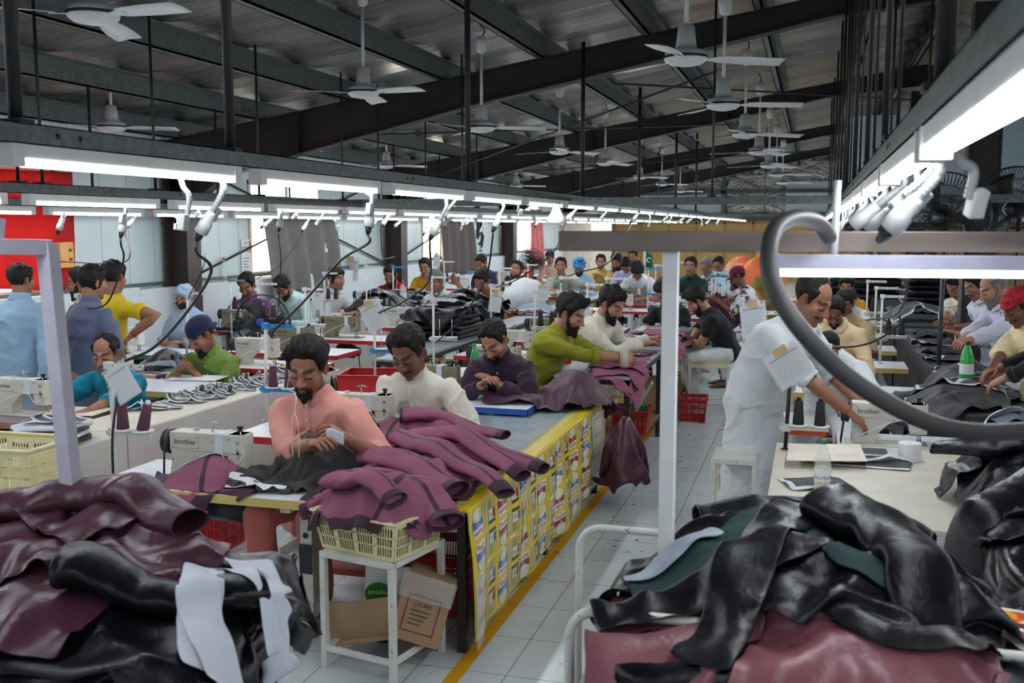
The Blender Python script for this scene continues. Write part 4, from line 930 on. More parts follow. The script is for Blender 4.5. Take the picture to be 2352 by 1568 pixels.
def person(label, hp, hh, Y=None, d=None, fwd=0, pitch=25, hyaw=0, roll=0, lean=18, side=0, pose='sit', shirt=None, sleeve='long', hair='short', hairT=.02, hairm=None, beard=None, tone='m', hands=None, trousers=None,
           eyes='down', smile=False, near=1, cap=None, collar='band', B=None, kmax=1.22, hem=0.0, placket=False, curl=.5, group=None, legs=True, glasses=False, feet=True, twist=0, loose=1.0, belly=1.0, mous=False, hlen=1.0):
    HC = at(hp[0], hp[1], Y=Y) if d is None else at(hp[0], hp[1], d=d); dd = depth(HC)
    k = min(kmax, max(.85, hh*dd/F_PX/.268)); B = B or min(1.10, max(.98, k))
    a = math.radians(fwd); f = V(math.sin(a), -math.cos(a), 0); lv = np.cross(V(0, 0, 1), f); up = V(0, 0, 1)
    ah = a+math.radians(hyaw); fh = V(math.sin(ah), -math.cos(ah), 0); lh = np.cross(up, fh); pt = math.radians(pitch)
    fhp = fh*math.cos(pt)-up*math.sin(pt); uh = up*math.cos(pt)+fh*math.sin(pt)
    if roll: rr = math.radians(roll); lh, uh = lh*math.cos(rr)+uh*math.sin(rr), uh*math.cos(rr)-lh*math.sin(rr)
    R = np.stack([lh, -fhp, uh], 1)
    Ln = math.radians(lean); Sd = math.radians(side); sp = nrm(up*math.cos(Ln)+f*math.sin(Ln)+lv*math.sin(Sd))
    nk = nrm(up*math.cos(Ln+pt*.35)+f*math.sin(Ln)+fh*math.sin(pt*.35)); N = HC-nk*.128*k-fhp*.018*k
    P = N-sp*.50*B-f*.02*B; 
    root = thing('person', label, 'person', (P[0], P[1], 0), 0, group or 'workers in the sewing hall'); O = V(P[0], P[1], 0)
    col = np.array(SKIN_T[tone]); nl, nm = ((104, 112), (64, 72), (40, 48))[near-1 if near else 0] if near in (1, 2, 3) else (40, 48)
    D, r0, Ph = head_grid(nl, nm)
    # neck as a capsule seen from the head centre
    nb = R.T@(N-sp*.03-HC)/k; nr = .056; na = V(0, .022, -.035)
    ax = nb-na; r = r0.copy(); 
    for it in range(1):
        rn = np.zeros_like(r); step = np.linspace(.02, .24, 56)
        for q in step:
            inside = _cap(D*q, na, nb, nr, nr*1.05) < 0; rn = np.where(inside, q, rn)
    nlow = (D[..., 2] < -.35); r = np.where(nlow, -smin(-r, -rn, .018), r); hp_ = D*r[..., None]
    x, y, z = hp_[..., 0], hp_[..., 1], hp_[..., 2]; axx = abs(x)
    C = np.broadcast_to(col, hp_.shape).copy(); fr = sstep(-.03, -.06, y)
    def blend(mask, c): 
        nonlocal C
        C = C*(1-mask[..., None])+np.array(c)*mask[..., None]
    blend(fr*.25*np.exp(-((axx-.042)/.018)**2-((z+.022)/.02)**2), col*np.array((1.12, .8, .75)))
    blend(fr*.30*np.exp(-((axx-.031)/.02)**2-((z+.004)/.013)**2)*1.3, col*.5)
    blend(fr*sstep(1.25, .8, (x/.023)**2+((z+.065)/.0115)**2)*.7, col*np.array((.80, .52, .50)))
    blend(fr*np.exp(-((z+.0652)/.0016)**2)*(axx < .022)*.7, (.03, .012, .01))
    if smile: blend(fr*np.exp(-((z+.0652+.004*(1-(x/.02)**2))/.0028)**2)*(axx < .017), (.75, .72, .66))
    bz = .0285+.004*np.cos((axx-.03)/.02*1.4); blend(fr*sstep(.0078, .0045, abs(z-bz))*sstep(.009, .014, axx)*sstep(.058, .048, axx)*.97, (.012, .009, .008))
    if eyes == 'down': ez = -.0035-.004*(1-((axx-.031)/.017)**2); blend(fr*sstep(.0042, .0018, abs(z-ez))*(abs(axx-.031) < .0175), (.010, .007, .006))
    else:
        e2 = ((axx-.031)/.0140)**2+((z-.001)/.0058)**2; blend(fr*sstep(1.2, .8, e2), (.62, .58, .54)); blend(fr*sstep(.0066, .0050, np.hypot(axx-.031, z-.0015))*(e2 < 1.15), (.012, .008, .006))
        ez = .0042+.003*(1-((axx-.031)/.017)**2); blend(fr*sstep(.0026, .001, abs(z-ez))*(abs(axx-.031) < .0165), (.012, .009, .008))
    blend(fr*np.exp(-((axx-.0085)/.0035)**2-((z+.0395)/.0025)**2)*(y < -.09)*.9, (.03, .015, .012))
    if beard in ('stubble', 'full', 'goatee', 'grey') or True:
        st = sstep(-.035, -.055, z)*sstep(-.13, -.112, z)*sstep(.05, .0, y)*sstep(.9, 1.3, (x/.024)**2+((z+.066)/.013)**2)*(.42 if beard else .18); blend(st, (.04, .03, .028))
    W3 = lambda p: (np.asarray(p)@R.T)*k+HC-O
    mb = MB(); F = []; n1, n2 = nl, nm
    for i in range(n1-1): F += [(i*n2+j, i*n2+(j+1) % n2, (i+1)*n2+(j+1) % n2, (i+1)*n2+j) for j in range(n2)]
    F.append(tuple(range(n2-1, -1, -1)))
    mb.add(W3(hp_.reshape(-1, 3)), F, 0, True, C.reshape(-1, 3))
    for s in (-1, 1):   # ears
        er = []; c0 = V(s*.0735, .014, -.002); ar = roty(s*.12)@rotz(s*-.45)
        for (kk, off, sc_) in ((0, -.004, .55), (1, .004, .95), (2, .010, 1.0), (3, .012, .86), (4, .007, .55), (5, .006, .1)):
            an = np.arange(12)*math.pi/6; yy = np.cos(an)*.0165*sc_*(1-.18*np.sin(an)); zz = np.sin(an)*.031*sc_; er.append(c0+(np.stack([np.full(12, s*off), yy*1.0+.004, zz], 1)@ar.T))
        mb.rings([W3(q) for q in er], 0, True, True, col=col*np.array((1.0, .86, .82)))
    # torso
    sh = .168*B*loose**.3; Lu, Lf = .285*B, .255*B; tw = math.radians(twist); lt = lv*math.cos(tw)+f*math.sin(tw)
    SH = {1: N-sp*.098*B+lt*sh+f*.012, -1: N-sp*.098*B-lt*sh+f*.012}
    if hands is None: hands = [None, None]
    WR = {}; EL = {}; DV = {}
    for i, s in enumerate((1, -1)):
        h = hands[i]
        if h is None: h = N-sp*.40*B+f*.40*B+lt*s*.10+V(0, 0, -.0); h[2] = max(h[2], .76) if pose == 'sit' else h[2]; h = dict(p=h)
        if not isinstance(h, dict): h = dict(p=h)
        tgt = np.asarray(h['p'], float); dv = np.asarray(h['d'], float) if 'd' in h else None
        hint = np.asarray(h.get('hint', lv*s*.75-up*.8-f*.25), float)
        E_, W_ = ik(SH[s], tgt, Lu, Lf, hint); EL[s] = E_; WR[s] = W_; DV[s] = (nrm(dv) if dv is not None else nrm(W_-E_+f*.02), np.asarray(h.get('n', -up+.3*(-lv*s)), float), h.get('curl', curl))
    bend = -f*.03*B; spine = lambda t: P*(1-t)+N*t+bend*4*t*(1-t)*.5
    TR = [(-.10, .172, .130), (.0, .176, .132), (.18, .168, .126), (.4, .166, .122), (.62, .178, .126), (.78, .182, .118), (.86, .174, .106), (.92, .142, .088), (.97, .100, .074), (1.0, .074, .066), (1.03, .064, .060)]
    tm = MB(); rg = []
    for t, ra, rb in TR:
        q = spine(t) if t >= 0 else P+(P-spine(.12))/.12*.001+sp*t*.5*B; an = np.arange(20)*math.pi/10; s_ = lt if t > .5 else nrm(lt*t*2+lv*(1-2*t)) if t > 0 else lv
        fw = nrm(np.cross(s_, sp)) ; fw = fw if fw@f > 0 else -fw; bl = (1+(belly-1)*math.exp(-((t-.25)/.3)**2))
        lo = loose if t < .85 else 1; rg.append(q-O+np.outer(np.cos(an)*ra*B*lo, s_)+np.outer(np.sin(an)*rb*B*lo*np.where(np.sin(an) > 0, bl, 1), fw))
    if hem > 0:
        low = []
        for j in range(1, 6):
            u = j/5; q = P-V(0, 0, .05+hem*u)+f*(0 if pose == 'stand' else .0); an = np.arange(20)*math.pi/10; wv = 1+.05*np.sin(an*5+j)*u; low.append(q-O+np.outer(np.cos(an)*(.178+.055*u)*B*wv, lv)+np.outer(np.sin(an)*(.135+.06*u)*B*wv, f))
        rg = low[::-1]+rg
    tm.rings(rg, 0, True, True)
    cutl = {'long': .93, 'roll': .42, 'half': .08, 'short': -.42}[sleeve]
    for s in (1, -1):
        S, E_, W_ = SH[s]-O, EL[s]-O, WR[s]-O; inn = S-lt*s*.085-sp*.012; R_ = [.078, .082, .070]
        if sleeve == 'short': tm.tube([inn, S, S+(E_-S)*.35, S+(E_-S)*.62], [.058*B, .067*B, .066*B, .070*B], 12)
        else:
            we = E_+(W_-E_)*cutl; tm.tube([inn, S+lt*s*.006, S+(E_-S)*.25, S+(E_-S)*.65, E_, E_+(we-E_)*.5, we], [.056*B, .066*B, .067*B, .061*B, .056*B*loose, .050*B*loose, (.044 if sleeve == 'long' else .055)*B*loose], 12)
    vx = (.0105, .015, .021)[near-1]
    v, n_, fc = fuse(tm, vx, (5, 3, 2)[near-1]); sd = abs(hash(label)) % 9999 if False else sum(map(ord, label)) % 997
    fold = snoise(v*np.array((1, 1, .55)), 19, sd, 2)*.0075+snoise(v*np.array((1, 1, 1.7)), 30, sd+3, 2)*.0036
    q_ = v+.05*np.stack([snoise(v, 9, sd+20, 2), snoise(v, 9, sd+21, 2), snoise(v, 9, sd+22, 2)], 1); fold += .017*np.clip(1-2.0*abs(snoise(q_*np.array((1, 1, .5)), 12, sd+11, 2)), 0, 1)**1.8+.010*np.clip(1-2.0*abs(snoise(q_*np.array((.8, .8, 1.3)), 22, sd+12, 2)), 0, 1)**1.8-.005
    for s in (1, -1):   # gathered folds at the elbows and across the waist
        de = np.linalg.norm(v-(EL[s]-O), axis=1); fold += np.exp(-(de/.10)**2)*np.sin(((v-(EL[s]-O))@nrm(WR[s]-SH[s]))*150+sd)*.0042
    v = v+n_*fold[:, None]; sm = MB(); sm.add(v, fc, 0, True); shirt = shirt or WHITE_C; so = sm.obj('kameez' if (hem > .2 or collar == 'band') else 'shirt', shirt, root)
    bvh = BVHTree.FromPolygons([Vector(q) for q in v], fc) if near <= 2 else None
    # collar, placket, buttons, cuffs
    cm = MB(); nd = nrm(N-spine(.9)*.5-spine(.85)*.5+nk*.15); nd = nrm(.5*sp+.5*nk); s_, fw = frame(nd, lv); lt2 = nrm(lt-nd*(lt@nd)); fw2 = np.cross(nd, lt2); fw2 = fw2 if fw2@f > 0 else -fw2
    if collar in ('band', 'shirt', 'polo'):
        rings = []; cN = N-O; hcol = .034 if collar == 'band' else .03
        for q, rad in ((-.022, .076), (.0, .069), (hcol*.6, .064), (hcol, .0625), (hcol-.002, .0585), (.0, .060)):
            pts = []
            for j in range(23): an = math.pi/2+.22+(2*math.pi-.44)*j/22; dip = .022*max(0, math.sin(an))**3; pts.append(cN+nd*(q-dip)*B+(lt2*math.cos(an)*rad*1.02+fw2*(math.sin(an)*rad*1.04+.004))*B)
            rings.append(pts)
        A = np.array(rings); cm.grid(A)
        if collar in ('shirt', 'polo'):
            rings = [rings[3], [p+(nrm(p-cN-nd*((p-cN)@nd)))*.018*B-nd*.006 for p in rings[3]], [p+(nrm(p-cN-nd*((p-cN)@nd)))*(.026+.02*max(0, math.sin(math.pi/2+.22+(2*math.pi-.44)*j/22)))*B-nd*.036*B for j, p in enumerate(rings[3])]]; cm.grid(np.array(rings))
        cm.obj('collar', shirt, root, solid=.003)
    if placket and bvh is not None:
        pl = []; bt = []
        for j in range(15):
            t = .93-.62*j/14; q = spine(t)-O; h_ = bvh.ray_cast(Vector(q+f*.5), Vector(-f))
            if h_[0] is None: continue
            c_ = V(*h_[0]); pl.append((c_-lt*.015+f*.003, c_+lt*.015+f*.003))
            if j in (1, 4, 7, 10): bt.append(c_+f*.0065)
        if len(pl) > 3:
            m = MB(); m.grid(np.array([[a_, b_] for a_, b_ in pl])); m.obj('placket', shirt, root, solid=.003)
            for c_ in bt:
                m = MB(); m.cyl(c_-f*.003, c_+f*.002, .0055*B, 10); m.obj('button', WHITEP, root)
    for s in (1, -1):
        E_, W_ = EL[s]-O, WR[s]-O; dv, nv, cu = DV[s]; axf = nrm(W_-E_)
        st = {'long': .80, 'roll': .30, 'half': -.05, 'short': -.5}[sleeve]
        if sleeve == 'short': S = SH[s]-O; limb(mb, [S+(E_-S)*.4, S+(E_-S)*.75, E_, E_+(W_-E_)*.3, E_+(W_-E_)*.75, W_], [.050*B, .046*B, .042*B, .042*B, .032*B, .027*B], 12, 0, col)
        else: limb(mb, [E_+(W_-E_)*st, E_+(W_-E_)*(st*.6+.4), W_-axf*.01, W_+dv*.004], [.042*B, .036*B, .0275*B, .0265*B], 12, 0, col)
        hand(mb, W_, dv, nv, s == 1, cu, 1.04*B, col*np.array((.95, .88, .86)))
        if sleeve in ('long', 'roll') and near <= 2:
            we = E_+(W_-E_)*cutl; ra = (.047 if sleeve == 'long' else .058)*B*loose; m = MB(); L_ = .035 if sleeve == 'long' else .05
            m.tube([we-axf*L_, we-axf*(L_-.006), we-axf*.006, we+axf*.004], [ra*.94, ra*1.04, ra*1.02, ra*.9], 14); m.obj('cuff', shirt, root)
    # legs
    LEG = {}; tr = trousers or shirt; lm = MB(); fm = MB()
    if legs:
        for s in (1, -1):
            hip = P+lv*s*.092*B
            if pose == 'sit': kn = hip+f*.42*B+V(0, 0, -.03)+lv*s*.04; kn[2] = max(.40, min(.52, kn[2])); an_ = V(kn[0], kn[1], .085)-f*.06
            else: kn = V(hip[0], hip[1], P[2]*.52)+f*.03; an_ = V(hip[0], hip[1], .085)-f*.02
            LEG[s] = (hip, kn, an_); lm.tube([hip+V(0, 0, .02)-O, hip+(kn-hip)*.4-O, kn-O, kn+(an_-kn)*.5-O, an_+V(0, 0, .02)-O], [(.100*B, .100*B), (.098*B, .096*B), (.080*B, .082*B), (.070*B, .072*B), (.058*B, .060*B)], 14)
            if feet:
                mb.tube([an_+V(0, 0, .09)-O, an_-O], [.036*B, .034*B], 10, 0, col=col*.9); foot(mb, an_-O, nrm(f+lv*s*.15), B, col*.85)
        v3, n3, f3 = fuse(lm, .018, 2); v3 = v3+n3*(snoise(v3*np.array((1, 1, .4)), 24, sd+9, 3)*.007)[:, None]; q = MB(); q.add(v3, f3, 0, True); q.obj('trousers', tr, root)
    mb.tube([P-O, spine(.3)-O, spine(.6)-O, spine(.88)-O, N-O, N+nk*.03*B-O], [(.10*B, .08*B), (.11*B, .08*B), (.12*B, .085*B), (.10*B, .065*B), .05*B, .048*B], 12, 0, col=col, up=f)
    for s in (1, -1):
        mb.tube([spine(.86)-O, SH[s]-O, (SH[s]+EL[s])/2-O, EL[s]-O, EL[s]+(WR[s]-EL[s])*.4-O, WR[s]-O], [.05*B, .05*B, .042*B, .037*B, .036*B, .024*B], 10, 0, col=col)
        if legs:
            hip, kn, an_ = LEG[s]; mb.tube([P-O, hip-O, (hip+kn)/2-O, kn-O, (kn+an_)/2-O, an_-O], [.08*B, .075*B, .065*B, .05*B, .045*B, .035*B], 10, 0, col=col*.9)
    mb.obj('body', SKIN, root, cols=True)
    # hair
    hm = hairm or HAIR; hairT = hairT if not cap else .006
    if hair and hair != 'none':
        hl = np.interp(abs(Ph), _HX, HAIRLINES[hair]); zz = D[..., 2]*r0; yy = D[..., 1]*r0; pp = D*r0[..., None]
        if hair in ('bald', 'balding'): top = sstep(.060, .085, zz)*(1 if hair == 'bald' else sstep(.02, -.04, yy))
        else: top = np.zeros_like(zz)
        jag = snoise(pp, 120, sd, 2)*.006; m_ = sstep(-.002, .020, zz-hl+jag)*(1-top); vol = .55+.45*sstep(.0, .09, zz)+.35*sstep(.02, .07, zz)*sstep(.0, -.06, yy)*(hair != 'long')
        tuft = snoise(pp*np.array((1, 1, .6)), 95, sd+1, 3)*.20+snoise(pp*np.array((1, .5, .5)), 230, sd+2, 2)*.26
        T = hairT*vol*(1+tuft)*m_-.0045*(1-m_); rh = r0+T; hq = D*rh[..., None]
        kp = (m_ > .002); h = MB(); F2 = [q for q in F[:-1] if kp.reshape(-1)[list(q)].any()]+[F[-1]]; us = sorted({i for q in F2 for i in q}); mp = {a_: b_ for b_, a_ in enumerate(us)}
        h.add(W3(hq.reshape(-1, 3)[us]), [tuple(mp[i] for i in q) for q in F2], 0, True); h.obj('hair', hm, root)
    if beard in ('full', 'goatee', 'grey', 'long') or mous:
        zz = D[..., 2]*r0; xx = abs(D[..., 0]*r0); pp = D*r0[..., None]; az = abs(Ph)
        if beard: upl = np.interp(az, np.radians([0, 22, 38, 55, 70, 80]), [-.047, -.049, -.060, -.040, -.012, .0]); lowl = np.interp(az, np.radians([0, 40, 80]), [-.128, -.118, -.06]); lim = np.radians(30 if beard == 'goatee' else 80)
        else: upl = np.full_like(zz, -.0455); lowl = np.full_like(zz, -.058); lim = np.radians(28)
        m_ = sstep(0, .010, upl-zz+snoise(pp, 150, sd, 2)*.004)*sstep(-.002, .012, zz-lowl)*sstep(lim+.08, lim-.04, az)
        m_ = m_*sstep(.8, 1.5, (pp[..., 0]/.0215)**2+((zz+.0665)/.0095)**2); thick = {'full': .010, 'goatee': .008, 'grey': .009, 'long': .024, None: .011}[beard]*(1+1.3*sstep(-.075, -.11, zz)*(beard is not None))
        T = thick*(1+.4*snoise(pp, 140, sd+4, 3))*m_-.004*(1-m_); hq = D*(r0+T)[..., None]; kp = m_ > .01; F2 = [q for q in F[:-1] if kp.reshape(-1)[list(q)].any()]
        if F2:
            us = sorted({i for q in F2 for i in q}); mp = {a_: b_ for b_, a_ in enumerate(us)}; h = MB(); h.add(W3(hq.reshape(-1, 3)[us]), [tuple(mp[i] for i in q) for q in F2], 0, True); h.obj('beard' if beard else 'moustache', HAIRG if beard == 'grey' else (hairm or HAIR), root)
    if glasses:
        m = MB()
        for s in (-1, 1):
            an = np.arange(14)*2*math.pi/14; m.tube([W3((s*.032+.021*math.cos(q), -.100, .002+.016*math.sin(q))) for q in an], .0016*k, 5, close=True); m.tube([W3((s*.053, -.098, .006)), W3((s*.074, -.03, .008)), W3((s*.077, .012, .004))], .0016*k, 5)
        m.tube([W3((-.011, -.102, .005)), W3((.011, -.102, .005))], .0016*k, 5); m.obj('glasses', BLACKP, root)
    if cap:
        kind, cmats = cap[0], cap[1]; zz = D[..., 2]*r0; yy = D[..., 1]*r0; pp = D*r0[..., None]
        base = {'cap': .040, 'skull': .036, 'turban': .034}[kind]; tl = zz-base-.10*(yy if kind == 'turban' else yy*.3); m_ = sstep(-.004, .004, tl); T = {'cap': .016, 'skull': .012, 'turban': .012}[kind]*np.ones_like(zz)
        if kind == 'cap': T = T+.010*sstep(.05, .09, zz)
        if kind == 'turban': T = T+.030*sstep(.075, .03, zz)*(1+.35*np.sin(zz*210+Ph*3))+.014*np.sin(zz*160+Ph*1.5)*(1-sstep(.1, .13, zz))
        if kind == 'skull': T = T+.010*sstep(.085, .07, zz)
        T = T*m_-.006*(1-m_); hq = D*(r0+T)[..., None]; kp = m_ > .01; F2 = [q for q in F[:-1] if kp.reshape(-1)[list(q)].any()]+[F[-1]]
        us = sorted({i for q in F2 for i in q}); mp = {a_: b_ for b_, a_ in enumerate(us)}; h = MB(); h.add(W3(hq.reshape(-1, 3)[us]), [tuple(mp[i] for i in q) for q in F2], 0, True); co = h.obj({'cap': 'cap', 'skull': 'skullcap', 'turban': 'turban'}[kind], cmats, root)
        if kind == 'cap':
            s = cap[2] if len(cap) > 2 else -1; h = MB(); A = []
            for u in np.linspace(-1, 1, 13):
                A.append([(.072*math.sin(u*1.15)*1.0, s*(.085*math.cos(u*1.15)+q*.07*math.cos(u*1.0)), .046-.028*q-.010*u*u) for q in (0, .33, .66, 1)])
            h.grid(W3(np.array(A).reshape(-1, 3)).reshape(13, 4, 3)); h.obj('brim', cmats, co, solid=.005)
    root['_'] = 0; del root['_']
    Pz = Pose(); Pz.__dict__.update(dict(root=root, O=O, HC=HC, N=N, P=P, f=f, lv=lv, R=R, k=k, B=B, W3=W3, EL=EL, WR=WR, SH=SH, bvh=bvh, spine=spine, D=D, r0=r0, F=F, Ph=Ph))
    return Pz
# ---------------------------------------------------------------- desks and counters
DZ = .715
P1 = desk('yellow-edged sewing desk with white top where the man in pink works', -3.28, -1.98, 4.0, 4.55, DZ, YEL)
P2 = desk('red-edged sewing desk of the man in the cream kameez', -3.25, -2.0, 5.2, 5.75, DZ, RED)
P3 = desk('blue-edged sewing desk of the man in dark purple', -3.25, -1.80, 6.5, 7.05, DZ, BLUE)
P4 = desk('red-edged sewing desk next to the man in lime', -3.25, -2.12, 7.8, 8.35, DZ, RED)
for i, y in enumerate((9.1, 10.4, 11.7, 14.6, 16.0, 17.4, 18.8)): desk('red-edged sewing desk in the middle row, %s behind the man in lime' % ORD[i], -3.25, -2.1, y, y+.55, DZ, RED)
for i, (y, e) in enumerate(((12.65, RED), (13.7, RED), (15.2, RED), (16.9, BLUE), (18.6, RED))): desk('sewing desk on the aisle past the man in the black T-shirt, %s one' % ORD[i], -2.0, -1.06, y, y+.55, DZ, e)
T1 = desk('brown-edged sewing desk of the man in teal', -5.55, -4.42, 5.15, 5.7, DZ, WOODE, BROWNTOP)
T2 = desk('yellow-edged sewing desk of the man in the green shirt and cap', -5.15, -4.42, 6.45, 7.0, DZ, YEL)
T3 = desk('dark red-edged sewing desk behind the man in the green shirt', -5.2, -4.1, 7.75, 8.3, DZ, RED)
T4 = desk('red-edged sewing desk with an olive machine beside the wire fan', -5.5, -4.3, 8.75, 9.3, DZ, RED)
T5 = desk('red-edged sewing desk with small olive machine before the black pile', -5.5, -4.25, 10.0, 10.55, DZ, RED)
for i, y in enumerate((11.4, 12.7, 14.2, 15.6, 17.2, 19)): desk('sewing desk behind the heap of black jackets, %s along' % ORD[i], -5.2, -4.2, y, y+.55, DZ, RED if i % 2 == 0 else ORANGE)
desk('green-edged sewing desk of the woman in the blue veil', -6.9, -5.75, 8.3, 8.85, DZ, plain('green_edge', srgb(30, 110, 70), .45))
for i, y in enumerate((10.5, 12.0, 14.2, 16.6, 19, 21.5, 24.3)): desk('sewing desk along the window wall, %s past the woman in the veil' % ORD[i], -7.0, -6.0, y, y+.5, DZ, YEL if i % 2 else RED)
R2 = desk('orange-edged sewing desk behind the tall man in white', -.5, .12, 6.35, 6.9, DZ, ORANGE, BEIGE)
R1 = desk('sewing desk under the chipped machine next to the white table', .16, 1.0, 5.82, 6.32, DZ, ORANGE)
for i, y in enumerate((7.75, 9.3, 10.6, 11.9, 13.2, 14.5, 16.0, 17.5)): desk('yellow-edged sewing desk across the aisle, %s behind the man in the white vest' % ORD[i], -.35, .82, y, y+.5, DZ, YEL if i != 7 else RED)
def counter(label, x0, x1, y0, y1, z, top, side=None, leg=STEEL_BLK, legs=None, shelf=False, kick=.0, inset=.02):
    t = thing('work_counter', label, 'counter', ((x0+x1)/2, (y0+y1)/2, 0)); a, b = (x1-x0)/2, (y1-y0)/2
    m = MB(); m.bx(-a, a, -b, b, z-.022, z); m.obj('worktop', top, t, bevel=.003)
    m = MB(); m.bx(-a, a, -b, -b+.03, z-.06, z-.022); m.bx(-a, a, b-.03, b, z-.06, z-.022); m.bx(-a, -a+.03, -b, b, z-.06, z-.022); m.bx(a-.03, a, -b, b, z-.06, z-.022); m.obj('frame', leg, t)
    n = max(2, int((y1-y0)/1.25)+1)
    for y in (legs or np.linspace(-b+.03, b-.03, n)):
        for x in (-a+inset, a-.02):
            m = MB(); m.bx(x-.02, x+.02, y-.02, y+.02, 0, z-.05); m.obj('leg', leg, t)
    if shelf:
        m = MB(); m.bx(-a, a, -b, b, .20, .215); m.bx(a-.02, a, -b, b, .17, .20, 1); m.obj('shelf', [WOODE, leg], t)
    if side is not None:
        for k, (u, w_) in enumerate(((a, .012), (-a, -.012))):
            m = MB(); m.bx(u-.0, u+w_, -b, b, kick, z-.004); m.obj('side_panel', side, t, bevel=.002)
        
        for u in (-b-.012, b):
            m = MB(); m.bx(-a, a, u, u+.012, kick, z-.004); m.obj('end_panel', side, t)
    return t
counter('long beige-panelled counter with white top between the teal and pink rows', -4.34, -3.86, 5.06, 7.9, .72, TOPB, BEIGE)
counter('beige-panelled counter end piece holding the folded dark strips', -4.34, -3.86, 4.18, 5.05, .72, TOPB, BEIGE)
C1 = counter('grey-topped counter wrapped with yellow printed film beside the aisle', -2.3, -1.46, 4.22, 7.2, .66, CTOP, None, inset=.42)
C2 = counter('grey-topped work table with wooden shelf where the man in lime leans', -1.90, -1.31, 7.62, 9.35, .79, CTOP, None, shelf=True)
C3 = counter('second grey-topped work table behind the man in lime', -1.88, -1.29, 9.45, 11.75, .79, CTOP, None, shelf=True)
counter('long grey-topped counter through the middle of the hall', -3.86, -3.5, 8.6, 14.5, .72, CTOP, None)
counter('far grey-topped counter beyond the white sack', -3.86, -3.5, 14.6, 21.5, .72, CTOP, None)
counter('pale counter between the wire fan and the window row', -5.95, -5.6, 9.6, 15.6, .74, CTOP, BEIGE)
RC = counter('dark counter heaped with charcoal pieces where the men in white stand', .93, 1.36, 6.6, 12.2, .80, plain('dark_worn_top', srgb(72, 78, 76), .35, 0, .3, 8), plain('dark_side', srgb(40, 42, 44), .6), STEEL_BLK)
counter('far dark counter with piled grey jackets beyond the man in white kameez', .93, 1.7, 12.5, 17, .80, plain('dark_worn_top2', srgb(72, 78, 76), .35, 0, .3, 8), plain('dark_side', srgb(40, 42, 44), .6), STEEL_BLK)
counter('cream-topped table with paper roll and solution bottle beside the trolley', -.16, 1.25, 4.2, 5.72, .75, TOPB, None, WHITE_CHIP)
# shelf units, boxes and partitions far down the hall
def carton(loc, sx, sy, sz, mat, label, rz=0.0, tilt=0.0, open_=False):
    t = thing('carton', label, 'box', tuple(loc), rz); R = rotx(tilt); m = MB()
    if open_:
        for c, s in (((0, -sy/2, sz/2), (sx, .006, sz)), ((0, sy/2, sz/2), (sx, .006, sz)), ((-sx/2, 0, sz/2), (.006, sy, sz)), ((sx/2, 0, sz/2), (.006, sy, sz)), ((0, 0, .003), (sx, sy, .006))): m.box(R@np.array(c), s, R)
    else: m.box(R@np.array((0, 0, sz/2)), (sx, sy, sz), R)
    m.obj('box_body', mat, t, bevel=.003 if not open_ else 0); return t
# ---------------------------------------------------------------- sewing machines
q = at(508, 1094, Z=DZ); machine('cream', (q[0], 4.24, DZ), 'cream sewing machine at the elbow of the man in pink', 0)
q = at(62, 950, Z=DZ); machine('cream', (q[0], 5.42, DZ), 'cream sewing machine on the brown-edged desk of the man in teal')
q = at(330, 860, Z=DZ); machine('cream', (q[0]+.02, 6.72, DZ), 'cream sewing machine at the hand of the man in the green shirt')
q = at(850, 985, Z=DZ); machine('cream', (q[0], 5.48, DZ), 'cream sewing machine between the man in pink and the man in cream')
q = at(1040, 910, Z=DZ); machine('olive', (q[0]-.12, 6.78, DZ), 'olive sewing machine at the shoulder of the man in cream')
q = at(1235, 815, Z=DZ); machine('cream', (q[0], 8.05, DZ), 'cream sewing machine behind the green bottle and the man in lime')
q = at(560, 845, Z=DZ); machine('cream', (q[0], 8.0, DZ), 'cream sewing machine just past the green-shirted man')
q = at(700, 800, Z=DZ); machine('olive', (q[0], 9.0, DZ), 'olive sewing machine on the red-edged desk beside the wire fan')
q = at(815, 768, Z=DZ); machine('olive', (q[0], 10.25, DZ), 'olive sewing machine with a tag clipped beside it before the black heap')
machine('white', (-6.45, 8.5, DZ), 'white sewing machine with a black control box next to the woman in the veil')
machine('olive', (-6.55, 10.75, DZ), 'olive sewing machine behind the woman in the veil')
machine('olive', (-1.72, 12.9, DZ), 'olive sewing machine behind the smiling man in white')
machine('cream', (-1.55, 13.95, DZ), 'cream sewing machine beside the man in the navy polo')
q = at(880, 672, Z=DZ); machine('white', (-6.5, 14.4, DZ), 'white sewing machine in front of the man in red and black stripes')
q = at(2010, 1045, Z=DZ); machine('cream', (.44, 6.02, DZ), 'large chipped sewing machine behind the cream-topped table')
for i, (x, y) in enumerate(((-2.7, 9.3), (-2.7, 10.6), (-2.7, 11.9), (-2.7, 14.8), (-2.7, 16.2), (-2.7, 17.6), (-4.8, 11.6), (-4.8, 12.9), (-4.8, 14.4), (-4.8, 15.8), (-1.6, 15.4), (-1.6, 17.1), (-6.5, 12.2), (-6.5, 16.8), (-6.5, 19.2), (-6.5, 21.7), (.25, 9.5), (.25, 10.8), (.25, 12.1), (.25, 13.4))):
    machine(('cream', 'olive', 'white')[i % 3], (x, y, DZ), '%s sewing machine on a desk in the rows further back, %s of these' % (('cream', 'olive', 'white')[i % 3], ORD[i]))
